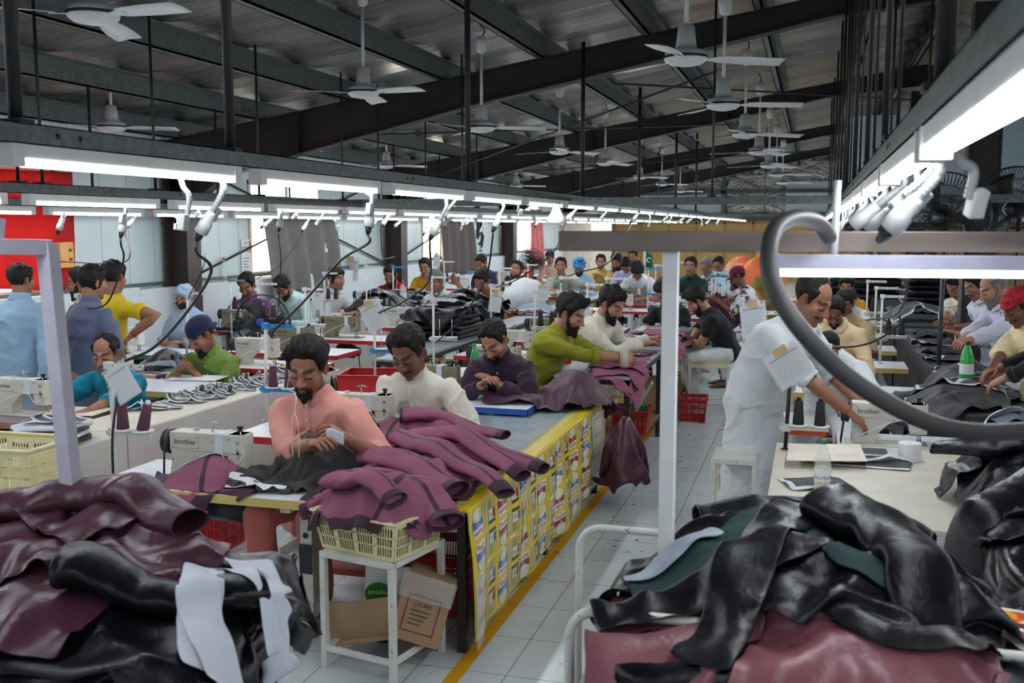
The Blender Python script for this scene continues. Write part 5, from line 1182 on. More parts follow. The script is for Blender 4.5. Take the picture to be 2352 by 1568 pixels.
# ---------------------------------------------------------------- thread stands, cones, papers
q = at(270, 1102, Z=DZ); stand(q, .575, 'chipped white thread stand at the near corner of the yellow-edged desk', 0, WHITE_CHIP, .235, cones=CONEM, clabel='maroon thread cone on the stand near the man in pink', lean=-.03)
q = at(611, 990, Y=5.66); stand((q[0], 5.66, DZ), .62, 'white thread stand with blue taped arms behind the man in pink', 0, BLUEP, .20, cones=CONEM, clabel='maroon thread cone behind the shoulder in pink', lean=.03, bar2=BLUEP)
q = at(862, 900, Y=6.95); stand((q[0], 6.95, DZ), .64, 'white thread stand with blue tray arm beside the man in cream', 0, WHITE_MET, .30, cones=None, bar2=BLUEP)
q = at(996, 800, Y=8.1); stand((q[0], 8.1, DZ), .62, 'white thread stand behind the man in cream', 0, WHITE_MET, .27)
q = at(597, 800, Y=9.2); stand((q[0], 9.2, DZ), .66, 'white thread stand with two maroon cones before the wire fan', 0, WHITE_MET, .28, cones=CONEM, clabel='maroon thread cone before the wire fan', arm=.24)
q = at(186, 830, Y=6.7); stand((q[0], 6.7, DZ), .70, 'chipped thread stand behind the man in teal', 0, WHITE_CHIP, .33, cones=CONEB, clabel='dark thread cone behind the man in teal')
q = at(428, 820, Y=8.0); stand((q[0], 8.0, DZ), .64, 'thin white thread stand rising by the navy cap', 0, WHITE_MET, .3, lean=.06)
q = at(1228, 755, Y=9.3); stand((q[0], 9.3, DZ), .62, 'white thread stand with a tagged sheet left of the man in lime'.replace('left of', 'beside'), 0, WHITE_CHIP, .26, cones=CONEB, clabel='black thread cone beside the man in lime')
q = at(1288, 720, Y=10.5); stand((q[0], 10.5, DZ), .70, 'thin chrome thread stand above the man in lime', 0, WHITE_MET, 0, pole=CHROME)
q = at(530, 690, X=-6.4); stand((q[0], q[1], DZ), .62, 'grey thread stand beside the man in the purple shirt', 0, GREYP, .25, cones=CONEB, clabel='black thread cone by the man in the purple shirt')
q = at(842, 690, Y=11.6); stand((q[0], 11.6, DZ), .75, 'tall white thread stand in front of the man in stripes', 0, WHITE_CHIP, .3)
q = at(1660, 968, Z=DZ); stand((-.44, 6.5, DZ), .70, 'leaning white thread stand on the orange-edged desk', .4, WHITE_MET, .2, lean=.16, cones=CONEB, clabel='black thread cone on the orange-edged desk', pole=WHITE_MET)
q = at(1803, 1015, Y=5.55); stand((q[0], 5.55, .75), .58, 'dark pole thread stand with two black cones on the cream-topped table', 0, WHITE_CHIP, .12, lean=.04, cones=CONEB, clabel='black thread cone beside the chipped sewing machine', pole=DARKMET)
for i, (x, y) in enumerate(((-2.3, 9.4), (-2.3, 10.7), (-2.35, 12.0), (-2.3, 14.9), (-2.4, 16.3), (-2.3, 17.7), (-4.45, 11.7), (-4.4, 13.0), (-4.45, 14.5), (-4.4, 15.9), (-1.2, 12.95), (-1.25, 13.95), (-1.2, 15.5), (-1.3, 17.2), (-6.2, 12.3), (-6.15, 14.5), (-6.2, 16.9), (-6.2, 19.3), (-6.2, 21.8), (-4.8, 9.1), (.6, 9.6), (.62, 10.9), (.6, 12.2))):
    stand((x, y, DZ), .62, 'white thread stand among the rows further back, %s of these' % ORD[i], 0, BLUEP if i in (3, 7, 10, 15) else WHITE_MET, .24, cones=(CONEM if i % 3 == 0 else CONEB) if i % 2 == 0 else None, clabel='thread cone far back on the %s far stand' % ORD[i])
ex = nrm(V(.8, 0, -.35)); ez = nrm(V(.35, .05, .8))
q = at(262, 846, Y=4.05); paper_tag(q, .125, .16, V(.78, .1, .5), V(-.52, 0, .80), 'blank white sheet with red slip in a clear sleeve near the man in teal', card=False, lines=0)
q = at(848, 700, Y=6.9); paper_tag(q, .17, .19, V(.86, 0, -.4) if False else V(.88, 0, .42), V(-.42, .0, .88), 'printed sheet in a clear sleeve tilted over the black heap')
q = at(1128, 690, Y=10.55); stand((q[0], 10.55, DZ), .60, 'chipped thread stand carrying the tagged sheet before the white sack', 0, WHITE_CHIP, 0)
q = at(1140, 675, Y=10.5); paper_tag(q, .13, .19, V(.98, 0, -.12), V(.12, 0, .98), 'printed work sheet with card tag in front of the white sack')
q = at(1247, 655, Y=11.0); paper_tag(q, .12, .16, V(1, 0, 0), V(0, 0, 1), 'printed work sheet with card tag near the man in olive')
q = at(727, 675, Y=11.3); paper_tag(q, .10, .18, V(.95, 0, .2), V(-.2, 0, .95), 'pink work sheet in a sleeve by the long-haired man')
q = at(805, 595, Y=15.5); paper_tag(q, .3, .34, V(1, 0, -.1), V(.1, 0, 1), 'grey card and sheet pinned near the brown column')
q = at(1728, 700, Y=6.45); paper_tag(q, .15, .2, V(.95, 0, .15), V(-.12, 0, .98), 'printed work sheet in a sleeve hung behind the tall man in white')
q = at(1793, 808, Y=5.35); paper_tag(q, .19, .17, V(.78, -.1, .55), V(-.52, 0, .80), 'printed work sheet with green lettered card before the tall man in white')
q = at(1003, 585, Y=17); paper_tag(q, .12, .2, V(1, 0, 0), V(0, 0, 1), 'small hanging sheet in front of the brown curtain')

# ---------------------------------------------------------------- the workers
def hz(px, py, z=None, d=None, Y=None, **kw): return dict(p=(at(px, py, Z=z) if z is not None else at(px, py, d=d) if d is not None else at(px, py, Y=Y)), **kw)
Fb = lambda n, c, **k: fabric(n, srgb(*c), **k)
PINKK = Fb('salmon_cotton', (226, 158, 146)); CREAMK = Fb('cream_cotton', (224, 218, 202)); DKP = Fb('dark_purple_cotton', (56, 38, 56)); LIMEK = Fb('lime_cotton', (142, 142, 34)); WHITEK = Fb('white_cotton', (216, 222, 226)); TEALK = Fb('teal_cotton', (6, 122, 146)); GRNK = Fb('olive_green_cotton', (112, 138, 62))
BLUK = Fb('pale_blue_cotton', (138, 166, 190)); GBK = Fb('grey_blue_cotton', (88, 96, 120)); YLK = Fb('yellow_jersey', (210, 178, 18)); VEIL = Fb('veil_blue', (136, 160, 182)); PURK = Fb('magenta_cotton', (140, 62, 150)); MINTK = Fb('mint_cotton', (178, 204, 200)); GWH = Fb('grey_white_cotton', (206, 206, 204))
MUSK = Fb('mustard_cotton', (190, 136, 24)); BRNK = Fb('brown_knit', (142, 92, 44)); NAVK = Fb('navy_cotton', (34, 44, 84)); ORK = Fb('amber_cotton', (206, 136, 20)); PEACHK = Fb('peach_cotton', (222, 184, 164)); OLVK = Fb('grey_olive_cotton', (150, 152, 140)); LBK = Fb('light_blue_cotton', (170, 204, 222)); KHK = Fb('khaki_yellow_cotton', (190, 160, 80))
BLKK = Fb('black_jersey', (26, 26, 30)); LAVK = Fb('lavender_cotton', (184, 178, 214)); WTK = Fb('white_jersey', (226, 228, 234)); DGRK = Fb('bottle_green_cotton', (26, 58, 50)); BEIGEK = Fb('beige_cotton', (224, 196, 158)); KH2 = Fb('khaki_cotton', (176, 158, 118)); LWH = Fb('lilac_white_cotton', (206, 206, 222)); CRM2 = Fb('butter_cotton', (230, 212, 168)); GREYT = Fb('grey_trousers', (90, 92, 98)); WTR = Fb('white_shalwar', (206, 210, 212)); SALT = Fb('salmon_shalwar', (196, 108, 98))
def mk_stripe():
    n = Nt('red_black_stripes'); s = n.node('ShaderNodeSeparateXYZ'); n.link(n.coord('Object'), s.inputs[0]); fr = n.math('FRACT', n.math('ADD', n.math('MULTIPLY', s.outputs['X'], 22.0), 30.0)); n.base(n.mix(n.math('GREATER_THAN', fr, .5), srgb(190, 28, 40), srgb(20, 18, 22))); n.set(Roughness=.85); return n.m
STRK = mk_stripe(); CAMO = Nt('camouflage'); _f = CAMO.noise(CAMO.coord('Object'), 11, 2); CAMO.base(CAMO.ramp(_f, [(.0, srgb(210, 212, 214)), (.56, srgb(70, 74, 82))], 'CONSTANT')); CAMO = CAMO.m
CAPN = Fb('navy_cap_cloth', (28, 32, 66)); CAPM = Fb('maroon_cap_cloth', (116, 24, 56)); CAPR = mk_print('red_knit_cap', [srgb(170, 24, 34), srgb(186, 40, 44), srgb(120, 18, 30), srgb(170, 30, 40)], 90, .9); TURB = Fb('blue_turban', (56, 138, 196))

pk = person('person in a salmon pink kameez with earphones stitching charcoal cloth beside the cream basket', (705, 846), 140, Y=4.56, pitch=22, hyaw=8, roll=-3, lean=14, shirt=PINKK, sleeve='roll', hair='short', hairT=.030, beard='goatee', mous=False, tone='m', near=1, placket=True, trousers=SALT,
            hands=[hz(792, 1002, d=4.92, d_=0) if False else hz(798, 1008, d=4.86, n=V(-.5, .2, -.8), curl=.9), hz(716, 1020, d=4.80, n=V(.3, .1, -.9), curl=.55)], hem=.16, B=1.12)
cr = person('person in a cream kameez with a moustache looking down at maroon pieces', (938, 812), 124, Y=5.72, pitch=30, hyaw=-6, roll=4, lean=18, shirt=CREAMK, hair='short', hairT=.026, mous=True, tone='d', near=1, placket=True, hands=[hz(1002, 962, d=6.1, curl=.7), hz(950, 958, d=6.0, curl=.7)], B=1.14)
dp = person('person in a dark purple kameez cutting leather with scissors', (1135, 782), 100, Y=6.95, pitch=42, hyaw=-14, lean=20, shirt=DKP, hair='short', hairT=.016, beard='goatee', tone='l', near=1, placket=True, hands=[hz(1146, 884, d=7.2, curl=.5), hz(1106, 884, d=7.15, curl=.8)], B=1.14)
lm = person('person in a lime green kameez leaning over the table holding a glue bottle', (1312, 722), 92, d=8.0, fwd=72, pitch=24, hyaw=6, lean=24, shirt=LIMEK, sleeve='roll', hair='full', hairT=.030, beard='full', tone='l', near=1, smile=True, hands=[hz(1450, 838, d=8.5, curl=.1, n=V(0, 0, -1)), hz(1424, 822, d=8.05, curl=.8, n=V(0, .8, -.5))], hem=.25, B=1.14)
ws = person('smiling person in a white kameez gluing maroon leather at the long table', (1405, 700), 88, d=9.3, fwd=66, pitch=28, lean=24, shirt=CREAMK, hair='full', hairT=.030, beard='full', tone='l', near=2, smile=True, hands=[hz(1490, 778, d=9.9, curl=.6), hz(1476, 790, d=9.4, curl=.7)], hem=.2, B=1.14)
person('person in a teal kameez resting both hands on white card at the brown-edged desk', (243, 812), 94, Y=5.98, pitch=18, hyaw=12, lean=20, shirt=TEALK, sleeve='roll', hair='balding', hairT=.016, beard='grey', hairm=HAIR, tone='m', near=1, smile=True, placket=True, hands=[hz(205, 944, z=.735, curl=.25, d=None, hint=V(.9, .5, -.2)), hz(120, 930, z=.735, curl=.45, d=None, hint=V(-.9, .5, -.25))], B=1.04)
person('person in a green shirt and backward navy cap writing with a blue pen', (462, 772), 88, Y=7.25, pitch=30, hyaw=-22, lean=20, shirt=GRNK, sleeve='roll', hair='short', hairT=.01, beard='goatee', tone='m', near=1, placket=True, cap=('cap', CAPN, 1), hands=[hz(448, 858, z=.745, curl=.3), hz(410, 852, z=.77, curl=.9)], B=1.14)
person('standing person in a pale blue kameez with back turned near the red curtain', (50, 645), 78, d=7.6, fwd=172, pitch=4, lean=2, pose='stand', shirt=BLUK, hair='full', hairT=.020, tone='m', near=2, hem=.62, hands=[hz(-40, 880, d=7.5), hz(118, 900, d=7.4)], trousers=BLUK, loose=1.15, B=1.08)
person('standing person in a grey-blue shirt with rolled sleeves seen from behind', (214, 650), 84, d=7.9, fwd=158, pitch=6, lean=3, pose='stand', shirt=GBK, sleeve='half', hair='long', hairT=.020, tone='m', near=2, hem=.3, hands=[hz(168, 850, d=7.8, hint=V(-.6, .3, -.6)), hz(290, 830, d=8.0)], trousers=GREYT, loose=1.08)
person('bearded person with glasses partly hidden behind the grey-blue shirt', (182, 650), 74, d=8.7, fwd=-62, pitch=12, lean=4, pose='stand', shirt=KH2, hair='short', hairT=.016, beard='full', tone='m', near=3, glasses=True, hem=.2, trousers=GREYT)
person('standing person in a yellow T-shirt with hand on hip', (262, 638), 80, d=8.5, fwd=150, pitch=6, hyaw=30, lean=3, pose='stand', shirt=YLK, sleeve='short', hair='full', hairT=.020, tone='m', near=2, collar=None, hem=.28, hands=[hz(235, 800, d=8.4), hz(302, 770, d=8.35, hint=V(1, .1, .1), curl=.6)], trousers=plain('dark_jeans', srgb(40, 46, 60), .8))
vw = person('veiled person in pale blue with a black face mask at the window row', (424, 684), 64, d=10.6, pitch=20, lean=14, shirt=VEIL, hair='none', tone='m', near=2, collar=None, B=.98)
D_, r_, F_ = vw.D, vw.r0, vw.F; zz = D_[..., 2]*r_; az = abs(vw.Ph); xx = abs(D_[..., 0]*r_)
face = sstep(1.15, .95, (xx/.056)**2+((zz+.022)/.082)**2)*(az < 1.25); T = .014*(1-face)-.008*face+.004*np.sin(zz*90+vw.Ph*4)*(1-face); m = MB(); m.add(vw.W3((D_*(r_+T)[..., None]).reshape(-1, 3)), F_, 0, True); vl = m.obj('veil', VEIL, vw.root)
m = MB(); rg = []
for zq, ra, rb, yq in ((-.085, .080, .070, .055), (-.125, .088, .082, .045), (-.165, .12, .105, .04), (-.22, .19, .14, .05), (-.32, .235, .17, .05), (-.45, .25, .185, .05)):
    an = np.arange(28)*2*math.pi/28; w_ = 1+.05*np.sin(an*6+zq*20); rg.append(vw.HC-vw.O+V(0, 0, zq)+np.outer(np.cos(an)*ra*w_, vw.lv)-np.outer(np.sin(an)*rb*w_, vw.f)-vw.f*(yq-.03))
m.rings(rg, 0, True, False); m.obj('veil_drape', VEIL, vl, solid=.004)
mk = sstep(-.012, -.018, zz)*(az < 1.15)*sstep(-.135, -.118, zz); m = MB(); kp = (mk > .05).reshape(-1); F2 = [q for q in F_[:-1] if kp[list(q)].any()]; us = sorted({i for q in F2 for i in q}); mp = {a_: b_ for b_, a_ in enumerate(us)}
m.add(vw.W3((D_*(r_+.009*mk-.004*(1-mk))[..., None]).reshape(-1, 3)[us]), [tuple(mp[i] for i in q) for q in F2], 0, True); m.obj('face_mask', BLKK, vw.root)
PP = [  # label, head pixel, head height, depth, facing, pitch, extra
 ('person in a magenta shirt with a moustache sewing at the window row', (567, 656), 60, 12.6, 8, 30, dict(shirt=PURK, mous=True, hairT=.022, collar='shirt')),
 ('person with a full black beard in a mint T-shirt bending low', (650, 660), 56, 12.4, -6, 46, dict(shirt=MINTK, beard='full', hair='full', hairT=.026, lean=30, collar=None)),
 ('person with long hair in a white shirt looking sideways', (773, 641), 56, 13.8, 70, 6, dict(shirt=GWH, hair='long', hairT=.022, mous=True, eyes='open', collar='shirt', hyaw=0)),
 ('person in a red and black striped shirt by the brown column', (897, 632), 50, 15.8, 4, 32, dict(shirt=STRK, beard='full', sleeve='half', collar='shirt', hairT=.018)),
 ('person in a mustard shirt sitting before the bright window', (976, 614), 46, 17.8, 6, 18, dict(shirt=MUSK, collar='shirt', hairT=.022)),
 ('older person with grey hair in mint holding up a dark sleeve', (1000, 648), 58, 12.9, -20, 26, dict(shirt=MINTK, hair='short', hairm=HAIRG, beard='goatee', sleeve='roll', roll=10, hands=[hz(1052, 652, d=12.7, n=V(0, -1, 0), curl=.9), hz(985, 700, d=12.6)])),
 ('person in a brown sweater pouring from a green bottle', (1107, 647), 60, 13.2, -10, 34, dict(shirt=BRNK, mous=True, sleeve='roll', collar=None, hands=[hz(1115, 712, d=12.8), hz(1102, 692, d=12.7, curl=.9)])),
 ('person in a navy shirt behind the brown sweater', (1106, 604), 46, 19.0, -20, 34, dict(shirt=NAVK, beard='full')),
 ('smiling bearded person in amber shirt leaning back behind the white sack', (1186, 622), 56, 15.8, -6, -12, dict(shirt=ORK, beard='full', smile=True, eyes='open', collar='shirt', lean=6)),
 ('person in a peach kameez standing far back by the copper fan', (1263, 592), 38, 24.0, -14, 24, dict(shirt=PEACHK, pose='stand', hem=.4, sleeve='half')),
 ('person in a grey-olive shirt with a moustache reaching across the counter', (1288, 612), 50, 17.6, 12, 0, dict(shirt=OLVK, mous=True, eyes='open', sleeve='half', collar='shirt', hands=[hz(1360, 662, d=17.2), hz(1275, 668, d=17.2)])),
 ('person in a light blue shirt and bright blue turban', (1330, 612), 46, 18.4, 6, 30, dict(shirt=LBK, beard='full', cap=('turban', TURB), collar='band')),
 ('person in a khaki yellow kameez looking on', (1380, 602), 44, 20.6, 8, 6, dict(shirt=KHK, mous=True, eyes='open', hands=[hz(1376, 632, d=20.2), hz(1368, 636, d=20.2)])),
 ('curly-haired person in black showing a grey panel', (1416, 602), 42, 21.2, -12, 24, dict(shirt=BLKK, hair='full', hairT=.034, beard='full')),
 ('person in lavender with head bowed behind the white T-shirt', (1438, 610), 40, 18.9, 0, 58, dict(shirt=LAVK, hair='full', lean=30)),
 ('person in a white T-shirt bent far over a sewing machine', (1464, 624), 46, 16.2, 4, 62, dict(shirt=WTK, sleeve='short', collar=None, hair='full', hairT=.032, lean=34)),
 ('person in an open lavender shirt standing by the green flag', (1454, 590), 38, 22.4, -8, 10, dict(shirt=LAVK, pose='stand', mous=True, hem=.1, sleeve='half', collar='shirt')),
 ('person in a black polo half hidden by the white post', (1527, 672), 64, 11.8, -28, 40, dict(shirt=BLKK, sleeve='short', collar='polo', hair='long', hairT=.026, beard='full')),
 ('smiling person in a bottle green shirt at the far maroon heap', (1586, 612), 50, 16.4, -6, 4, dict(shirt=DGRK, mous=True, eyes='open', smile=True, collar='shirt', sleeve='half')),
 ('grey-bearded person in pale blue at the far maroon heap', (1623, 613), 44, 18.6, -22, 26, dict(shirt=LBK, beard='grey', hairm=HAIRG, glasses=True, collar='shirt', hands=[hz(1640, 645, d=18.3), hz(1625, 645, d=18.3)])),
 ('older person in blue with glasses beside the grey-bearded one', (1650, 608), 44, 20.0, -16, 26, dict(shirt=LBK, beard='grey', hairm=HAIR, glasses=True, collar='shirt')),
 ('person in a maroon cap and camouflage shirt holding glue over leather', (1694, 637), 48, 12.3, -82, 22, dict(shirt=CAMO, sleeve='half', cap=('cap', CAPM, -1), tone='d', collar=None, hands=[hz(1650, 690, d=12.2), hz(1672, 688, d=12.0)], beard='goatee')),
 ('person in a black T-shirt and white shalwar on a metal stool by the aisle', (1600, 692), 62, 11.0, -74, 42, dict(shirt=BLKK, sleeve='short', collar=None, hair='full', hairT=.036, beard='full', tone='l', trousers=WTR, lean=26, hands=[hz(1575, 778, d=11.2), hz(1562, 796, d=10.9)], hem=.0)),
 ('person in a white vest bent over the chipped sewing machine', (1904, 800), 80, 6.75, -8, 52, dict(shirt=WHITEK, hair='balding', hairT=.014, beard='grey', sleeve='half', lean=32, near=2, collar=None, B=1.1, hands=[hz(1985, 940, d=6.35), hz(1925, 935, d=6.35)])),
 ('person in a beige kameez smiling down at the work', (1918, 718), 72, 8.5, -10, 36, dict(shirt=BEIGEK, hair='short', hairT=.022, mous=True, beard='goatee', smile=True, tone='d', near=2, collar='shirt', B=1.12)),
 ('person in a khaki kameez hidden behind the beige one', (1940, 696), 62, 10.2, -6, 30, dict(shirt=KH2, hair='full', sleeve='half', near=3, B=1.14)),
 ('person with cropped greying hair in white behind the khaki kameez', (1952, 686), 50, 11.6, -4, 40, dict(shirt=WHITEK, hair='short', hairT=.012, hairm=HAIRB, sleeve='half')),
 ('person in mustard at the end of the row across the aisle', (1944, 658), 52, 13.2, -8, 20, dict(shirt=MUSK, hair='full', beard='full')),
 ('tall person in a white kameez bending to help at the chipped machine', (1868, 690), 122, 5.85, 58, 30, dict(shirt=WHITEK, hair='balding', hairT=.016, beard=None, mous=True, tone='m', pose='stand', hem=.60, sleeve='half', near=1, lean=26, collar='band', B=1.10, loose=1.16, trousers=WHITEK, hands=[hz(1985, 936, d=6.0, curl=.5), hz(1948, 944, d=5.75, curl=.5)])),
 ('person in a white kameez with a moustache sorting pieces at the dark counter', (2198, 655), 72, 10.6, -48, 44, dict(shirt=CREAMK, hair='full', mous=True, near=2, placket=True, sleeve='roll', pose='stand', hem=.3, hands=[hz(2180, 740, d=10.2), hz(2170, 745, d=10.0)])),
 ('person with a thick moustache behind the bald one', (2242, 655), 74, 9.1, -70, 28, dict(shirt=LWH, hair='full', mous=True, near=2, pose='stand', hem=.2, sleeve='half', collar='shirt', hands=[hz(2200, 765, d=9.3), hz(2195, 752, d=9.5)])),
 ('bald person with grey beard in a lilac white shirt at the dark counter', (2281, 664), 84, 8.6, -72, 26, dict(shirt=LWH, hair='bald', hairm=HAIRG, hairT=.010, beard='grey', tone='l', near=1, pose='stand', hem=.12, sleeve='long', collar='shirt', belly=1.25, trousers=GREYT, hands=[hz(2218, 785, d=8.15, curl=.9), hz(2212, 778, d=8.35, curl=.9)])),
 ('person in a red patterned skullcap and butter-coloured kameez', (2340, 705), 98, 7.3, -66, 30, dict(shirt=CRM2, cap=('skull', CAPR), mous=True, glasses=True, tone='d', near=2, pose='stand', hem=.4, sleeve='half', hands=[hz(2300, 860, d=6.9), hz(2275, 850, d=7.1)])),
 ('person in black sleeves gathering charcoal leather at the dark counter', (2452, 640), 120, 5.9, -76, 30, dict(shirt=BLKK, tone='m', near=2, pose='stand', hem=.1, trousers=BLKK, B=1.1, hands=[hz(2292, 880, d=6.1, curl=.7), hz(2298, 846, d=6.35, curl=.8)])),
 ('person in teal mostly hidden past the far dark counter', (2142, 628), 44, 15.2, -60, 30, dict(shirt=TEALK, pose='stand', hem=.3)),
 ('person in brown stooping past the far dark counter', (2172, 634), 44, 14.0, -70, 40, dict(shirt=Fb('brown_cotton', (142, 118, 92)), pose='stand', hem=.3)),
 ('person in ochre walking far down the aisle', (1766, 612), 40, 17.5, 0, 4, dict(shirt=Fb('ochre_cotton', (150, 130, 60)), pose='stand', hem=.5)),
 ('person in pale teal at the far end of the aisle row', (1955, 628), 40, 19.5, 0, 20, dict(shirt=Fb('pale_teal', (140, 190, 196)))),
]
WK = {}
for lab, hp_, hh_, d_, fw_, pi_, kw in PP:
    kw = dict(kw); kw.setdefault('near', 3); kw.setdefault('tone', 'm'); kw.setdefault('lean', 16); kw.setdefault('collar', 'band')
    WK[lab] = person(lab, hp_, hh_, d=d_, fwd=fw_, pitch=pi_, **kw)
# earphones of the man in pink
m = MB(); e0 = pk.W3((-.079, -.004, -.012)); m.ball(e0, .008, 8); m.tube([e0, e0+V(0, -.004, -.03)], .004, 6)
q1 = at(679, 905, d=4.70)-pk.O; q2 = at(677, 950, d=4.66)-pk.O; m.tube(curve_pts([e0+V(0, -.004, -.03), e0+V(-.002, -.02, -.09), q1, q2]), .0022, 5)
for sgn in (-1, 1): m.tube(curve_pts([q2, q2+V(sgn*.014, -.004, -.03), q2+V(sgn*.018, .0, -.12), q2+V(sgn*.016, .0, -.2)]), .0018, 5)
m.obj('earphones', WHITEP, pk.root)
o = MB(); a_ = lm.WR[-1]; 
bottle(at(1434, 842, d=8.02)-V(0, 0, .0), .22, .036, GLASS, plain('green_cap', srgb(30, 120, 60), .4), 'clear glue bottle held over maroon suede by the man in lime', plain('glue', srgb(206, 186, 130), .4), .55, lab=False, tiltR=rotx(math.pi)@np.eye(3)).location = tuple(at(1434, 806, d=8.02))
stool((-1.02, 10.85, 0), .42, .38, .50, 'chipped white metal stool under the man in the black T-shirt', .1, top=plain('seat_mat', srgb(170, 160, 110), .8))
# ---------------------------------------------------------------- trolleys, racks and lamp stand near the camera
t = thing('garment_trolley', 'white pipe trolley with chipped rounded rails carrying the black and wine heap', 'trolley', (0, 2.5, 0))
def urail(y, x0, x1, z, r, name):
    m = MB(); R_ = .07; P = [(x0, y, .05), (x0, y, z-R_)]+[(x0+R_-R_*math.cos(a), y, z-R_+R_*math.sin(a)) for a in np.linspace(.2, math.pi/2, 6)]+[(x1-R_+R_*math.sin(a), y, z-R_+R_*math.cos(a)) for a in np.linspace(0, math.pi/2-.2, 6)]+[(x1, y, z-R_), (x1, y, .05)]
    m.tube(P, r, 10); m.obj(name, WHITE_CHIP, t)
urail(.48, -.66, -.30, 1.02, .0115, 'end_rail'); urail(-.14, -.545, .70, 1.0, .0125, 'side_rail')
m = MB(); m.bx(-.56, .72, -.5, .5, .70, .73); m.bx(-.56, .72, -.5, .5, .22, .24); m.obj('deck', WHITE_CHIP, t)
for x in (-.52, .68):
    for y in (-.46, .46):
        m = MB(); m.cyl((x, y, .0), (x, y, .72), .014, 8); m.obj('leg', WHITE_CHIP, t)
t = thing('lamp_stand', 'white square post carrying a long brown bar and tube light over the trolley', 'lamp stand', (-.36, 2.72, 0))
m = MB(); m.bx(-.02, .02, -.02, .02, 0, 1.88); m.obj('post', WHITE_MET, t, bevel=.002)
m = MB(); a = at(1283, 553, d=2.68)-V(-.36, 2.72, 0); b = at(2440, 556, d=2.62)-V(-.36, 2.72, 0); m.bar(a, b, .05, .052); m.obj('crossbar', plain('brown_grey_bar', srgb(104, 92, 86), .6), t, bevel=.003)
a = at(1765, 600, d=2.55)-V(-.36, 2.72, 0); b = at(2460, 606, d=2.5)-V(-.36, 2.72, 0); m = MB(); m.bar(a, b, .05, .035); m.obj('lamp_housing', plain('lilac_housing', srgb(186, 186, 206), .4), t)
m = MB(); a2 = at(1795, 617, d=2.55)-V(-.36, 2.72, 0); b2 = at(2455, 622, d=2.5)-V(-.36, 2.72, 0); m.tube([a2, b2], .019, 10); m.obj('tube', TUBE, t)
m = MB(); c0 = at(1924, 415, d=2.6)-V(-.36, 2.72, 0); m.cyl(c0, at(1915, 600, d=2.6)-V(-.36, 2.72, 0), .009, 8); m.obj('stub_pipe', WHITE_MET, t)
m = MB(); m.tube(curve_pts([at(*q) if False else at(q[0], q[1], d=q[2]) for q in ((1905, 545, 2.50), (1880, 512, 2.40), (1830, 500, 2.30), (1785, 520, 2.2), (1766, 575, 2.12), (1775, 650, 2.08), (1830, 745, 2.05), (1930, 850, 2.05), (2040, 925, 2.05), (2150, 975, 2.06), (2260, 992, 2.08), (2420, 985, 2.1))], 90), .0185, 12)
tag(m.obj('cable_hose', plain('black_hose', srgb(52, 50, 50), .55, 0, .15)), 'thick black hose looping down from the brown lamp bar', 'hose')
t = thing('pipe_rack', 'lilac-grey tube rack frame beside the maroon hides', 'rack', (-2.1, 2.45, 0)); RK = plain('rack_paint', srgb(176, 172, 186), .5, 0, .1)
p0 = at(108, 560, d=3.0)-V(-2.1, 2.45, 0); p1 = at(166, 1145, d=3.0)-V(-2.1, 2.45, 0); dr = nrm(p1-p0)
m = MB(); m.bar(p0, p0+dr*1.95, .045, .045); m.obj('post', RK, t, bevel=.002); e0 = at(-60, 565, d=2.85)-V(-2.1, 2.45, 0); m = MB(); m.bar(at(112, 568, d=3.0)-V(-2.1, 2.45, 0), e0, .045, .045); m.obj('top_bar', RK, t, bevel=.002)
m = MB(); m.bar(p0+V(-.9, .1, 0), p0+dr*1.95+V(-.9, .1, 0), .045, .045); m.bar(at(-10, 548, d=2.95)-V(-2.1, 2.45, 0), at(-5, 500, d=2.95)-V(-2.1, 2.45, 0), .03, .03); m.obj('far_post', RK, t)

# ---------------------------------------------------------------- heap of maroon hides (near, beside the rack)
H1 = HF(-3.0, -.6, 1.2, 3.4, .45)
t = thing('low_trolley', 'low dark trolley under the maroon hides', 'trolley', (-1.89, 2.22, 0), .2); m = MB(); m.bx(-.5, .5, -.42, .42, .44, .48); m.obj('deck', STEEL_BLK, t)
for x in (-.46, .46):
    for y in (-.38, .38):
        m = MB(); m.cyl((x, y, 0), (x, y, .45), .018, 8); m.obj('leg', STEEL_BLK, t)
stack_layers((-1.89, 2.22, .48), 1.0, .86, 7, .064, BLK_L, 'folded black leather jacket under the maroon hides', .2, seed=3, group='black jackets under the maroon hides')
H1.box(-2.37, -1.41, 1.80, 2.64, .93, .2).mound(-1.96, 2.3, .5, .45, .93, .10)
def G(H, lab, mats, w, h, c, ang=0, name='leather_piece', cat='leather', band=0, seams=(), group=None, sub=1, th=.004, **kw): return cloth_obj(name, lab, cat, mats, drape(H, w, h, c, ang, **kw), band, seams, group, th, sub)
G(H1, 'black leather jacket spread under the maroon hides with a zip pocket', [BLK_L, BLK_W], 1.15, .95, (-1.77, 2.16), .25, 'leather_jacket', 'jacket', 2, (('u', .5, 1),), seed=11, crumple=.9, amp=.03, ridge=.02)
G(H1, 'black leather sleeve curling off the edge of the maroon heap', [BLK_L, BLK_W], .75, .5, (-1.55, 2.44), .5, 'leather_sleeve', 'jacket', 1, seed=12, crumple=.8, amp=.06, ridge=.02)
G(H1, 'black leather jacket front drooping at the near side of the heap', [BLK_L, BLK_W], .8, .45, (-1.53, 1.98), .15, 'leather_jacket', 'jacket', 2, seed=17, crumple=.85, amp=.05, ridge=.022)
G(H1, 'wide maroon hide draped lowest over the black stack', [MAR_L], .95, .80, (-2.06, 2.14), .1, 'leather_hide', 'leather', seed=13, crumple=.84, amp=.06, ridge=.022)
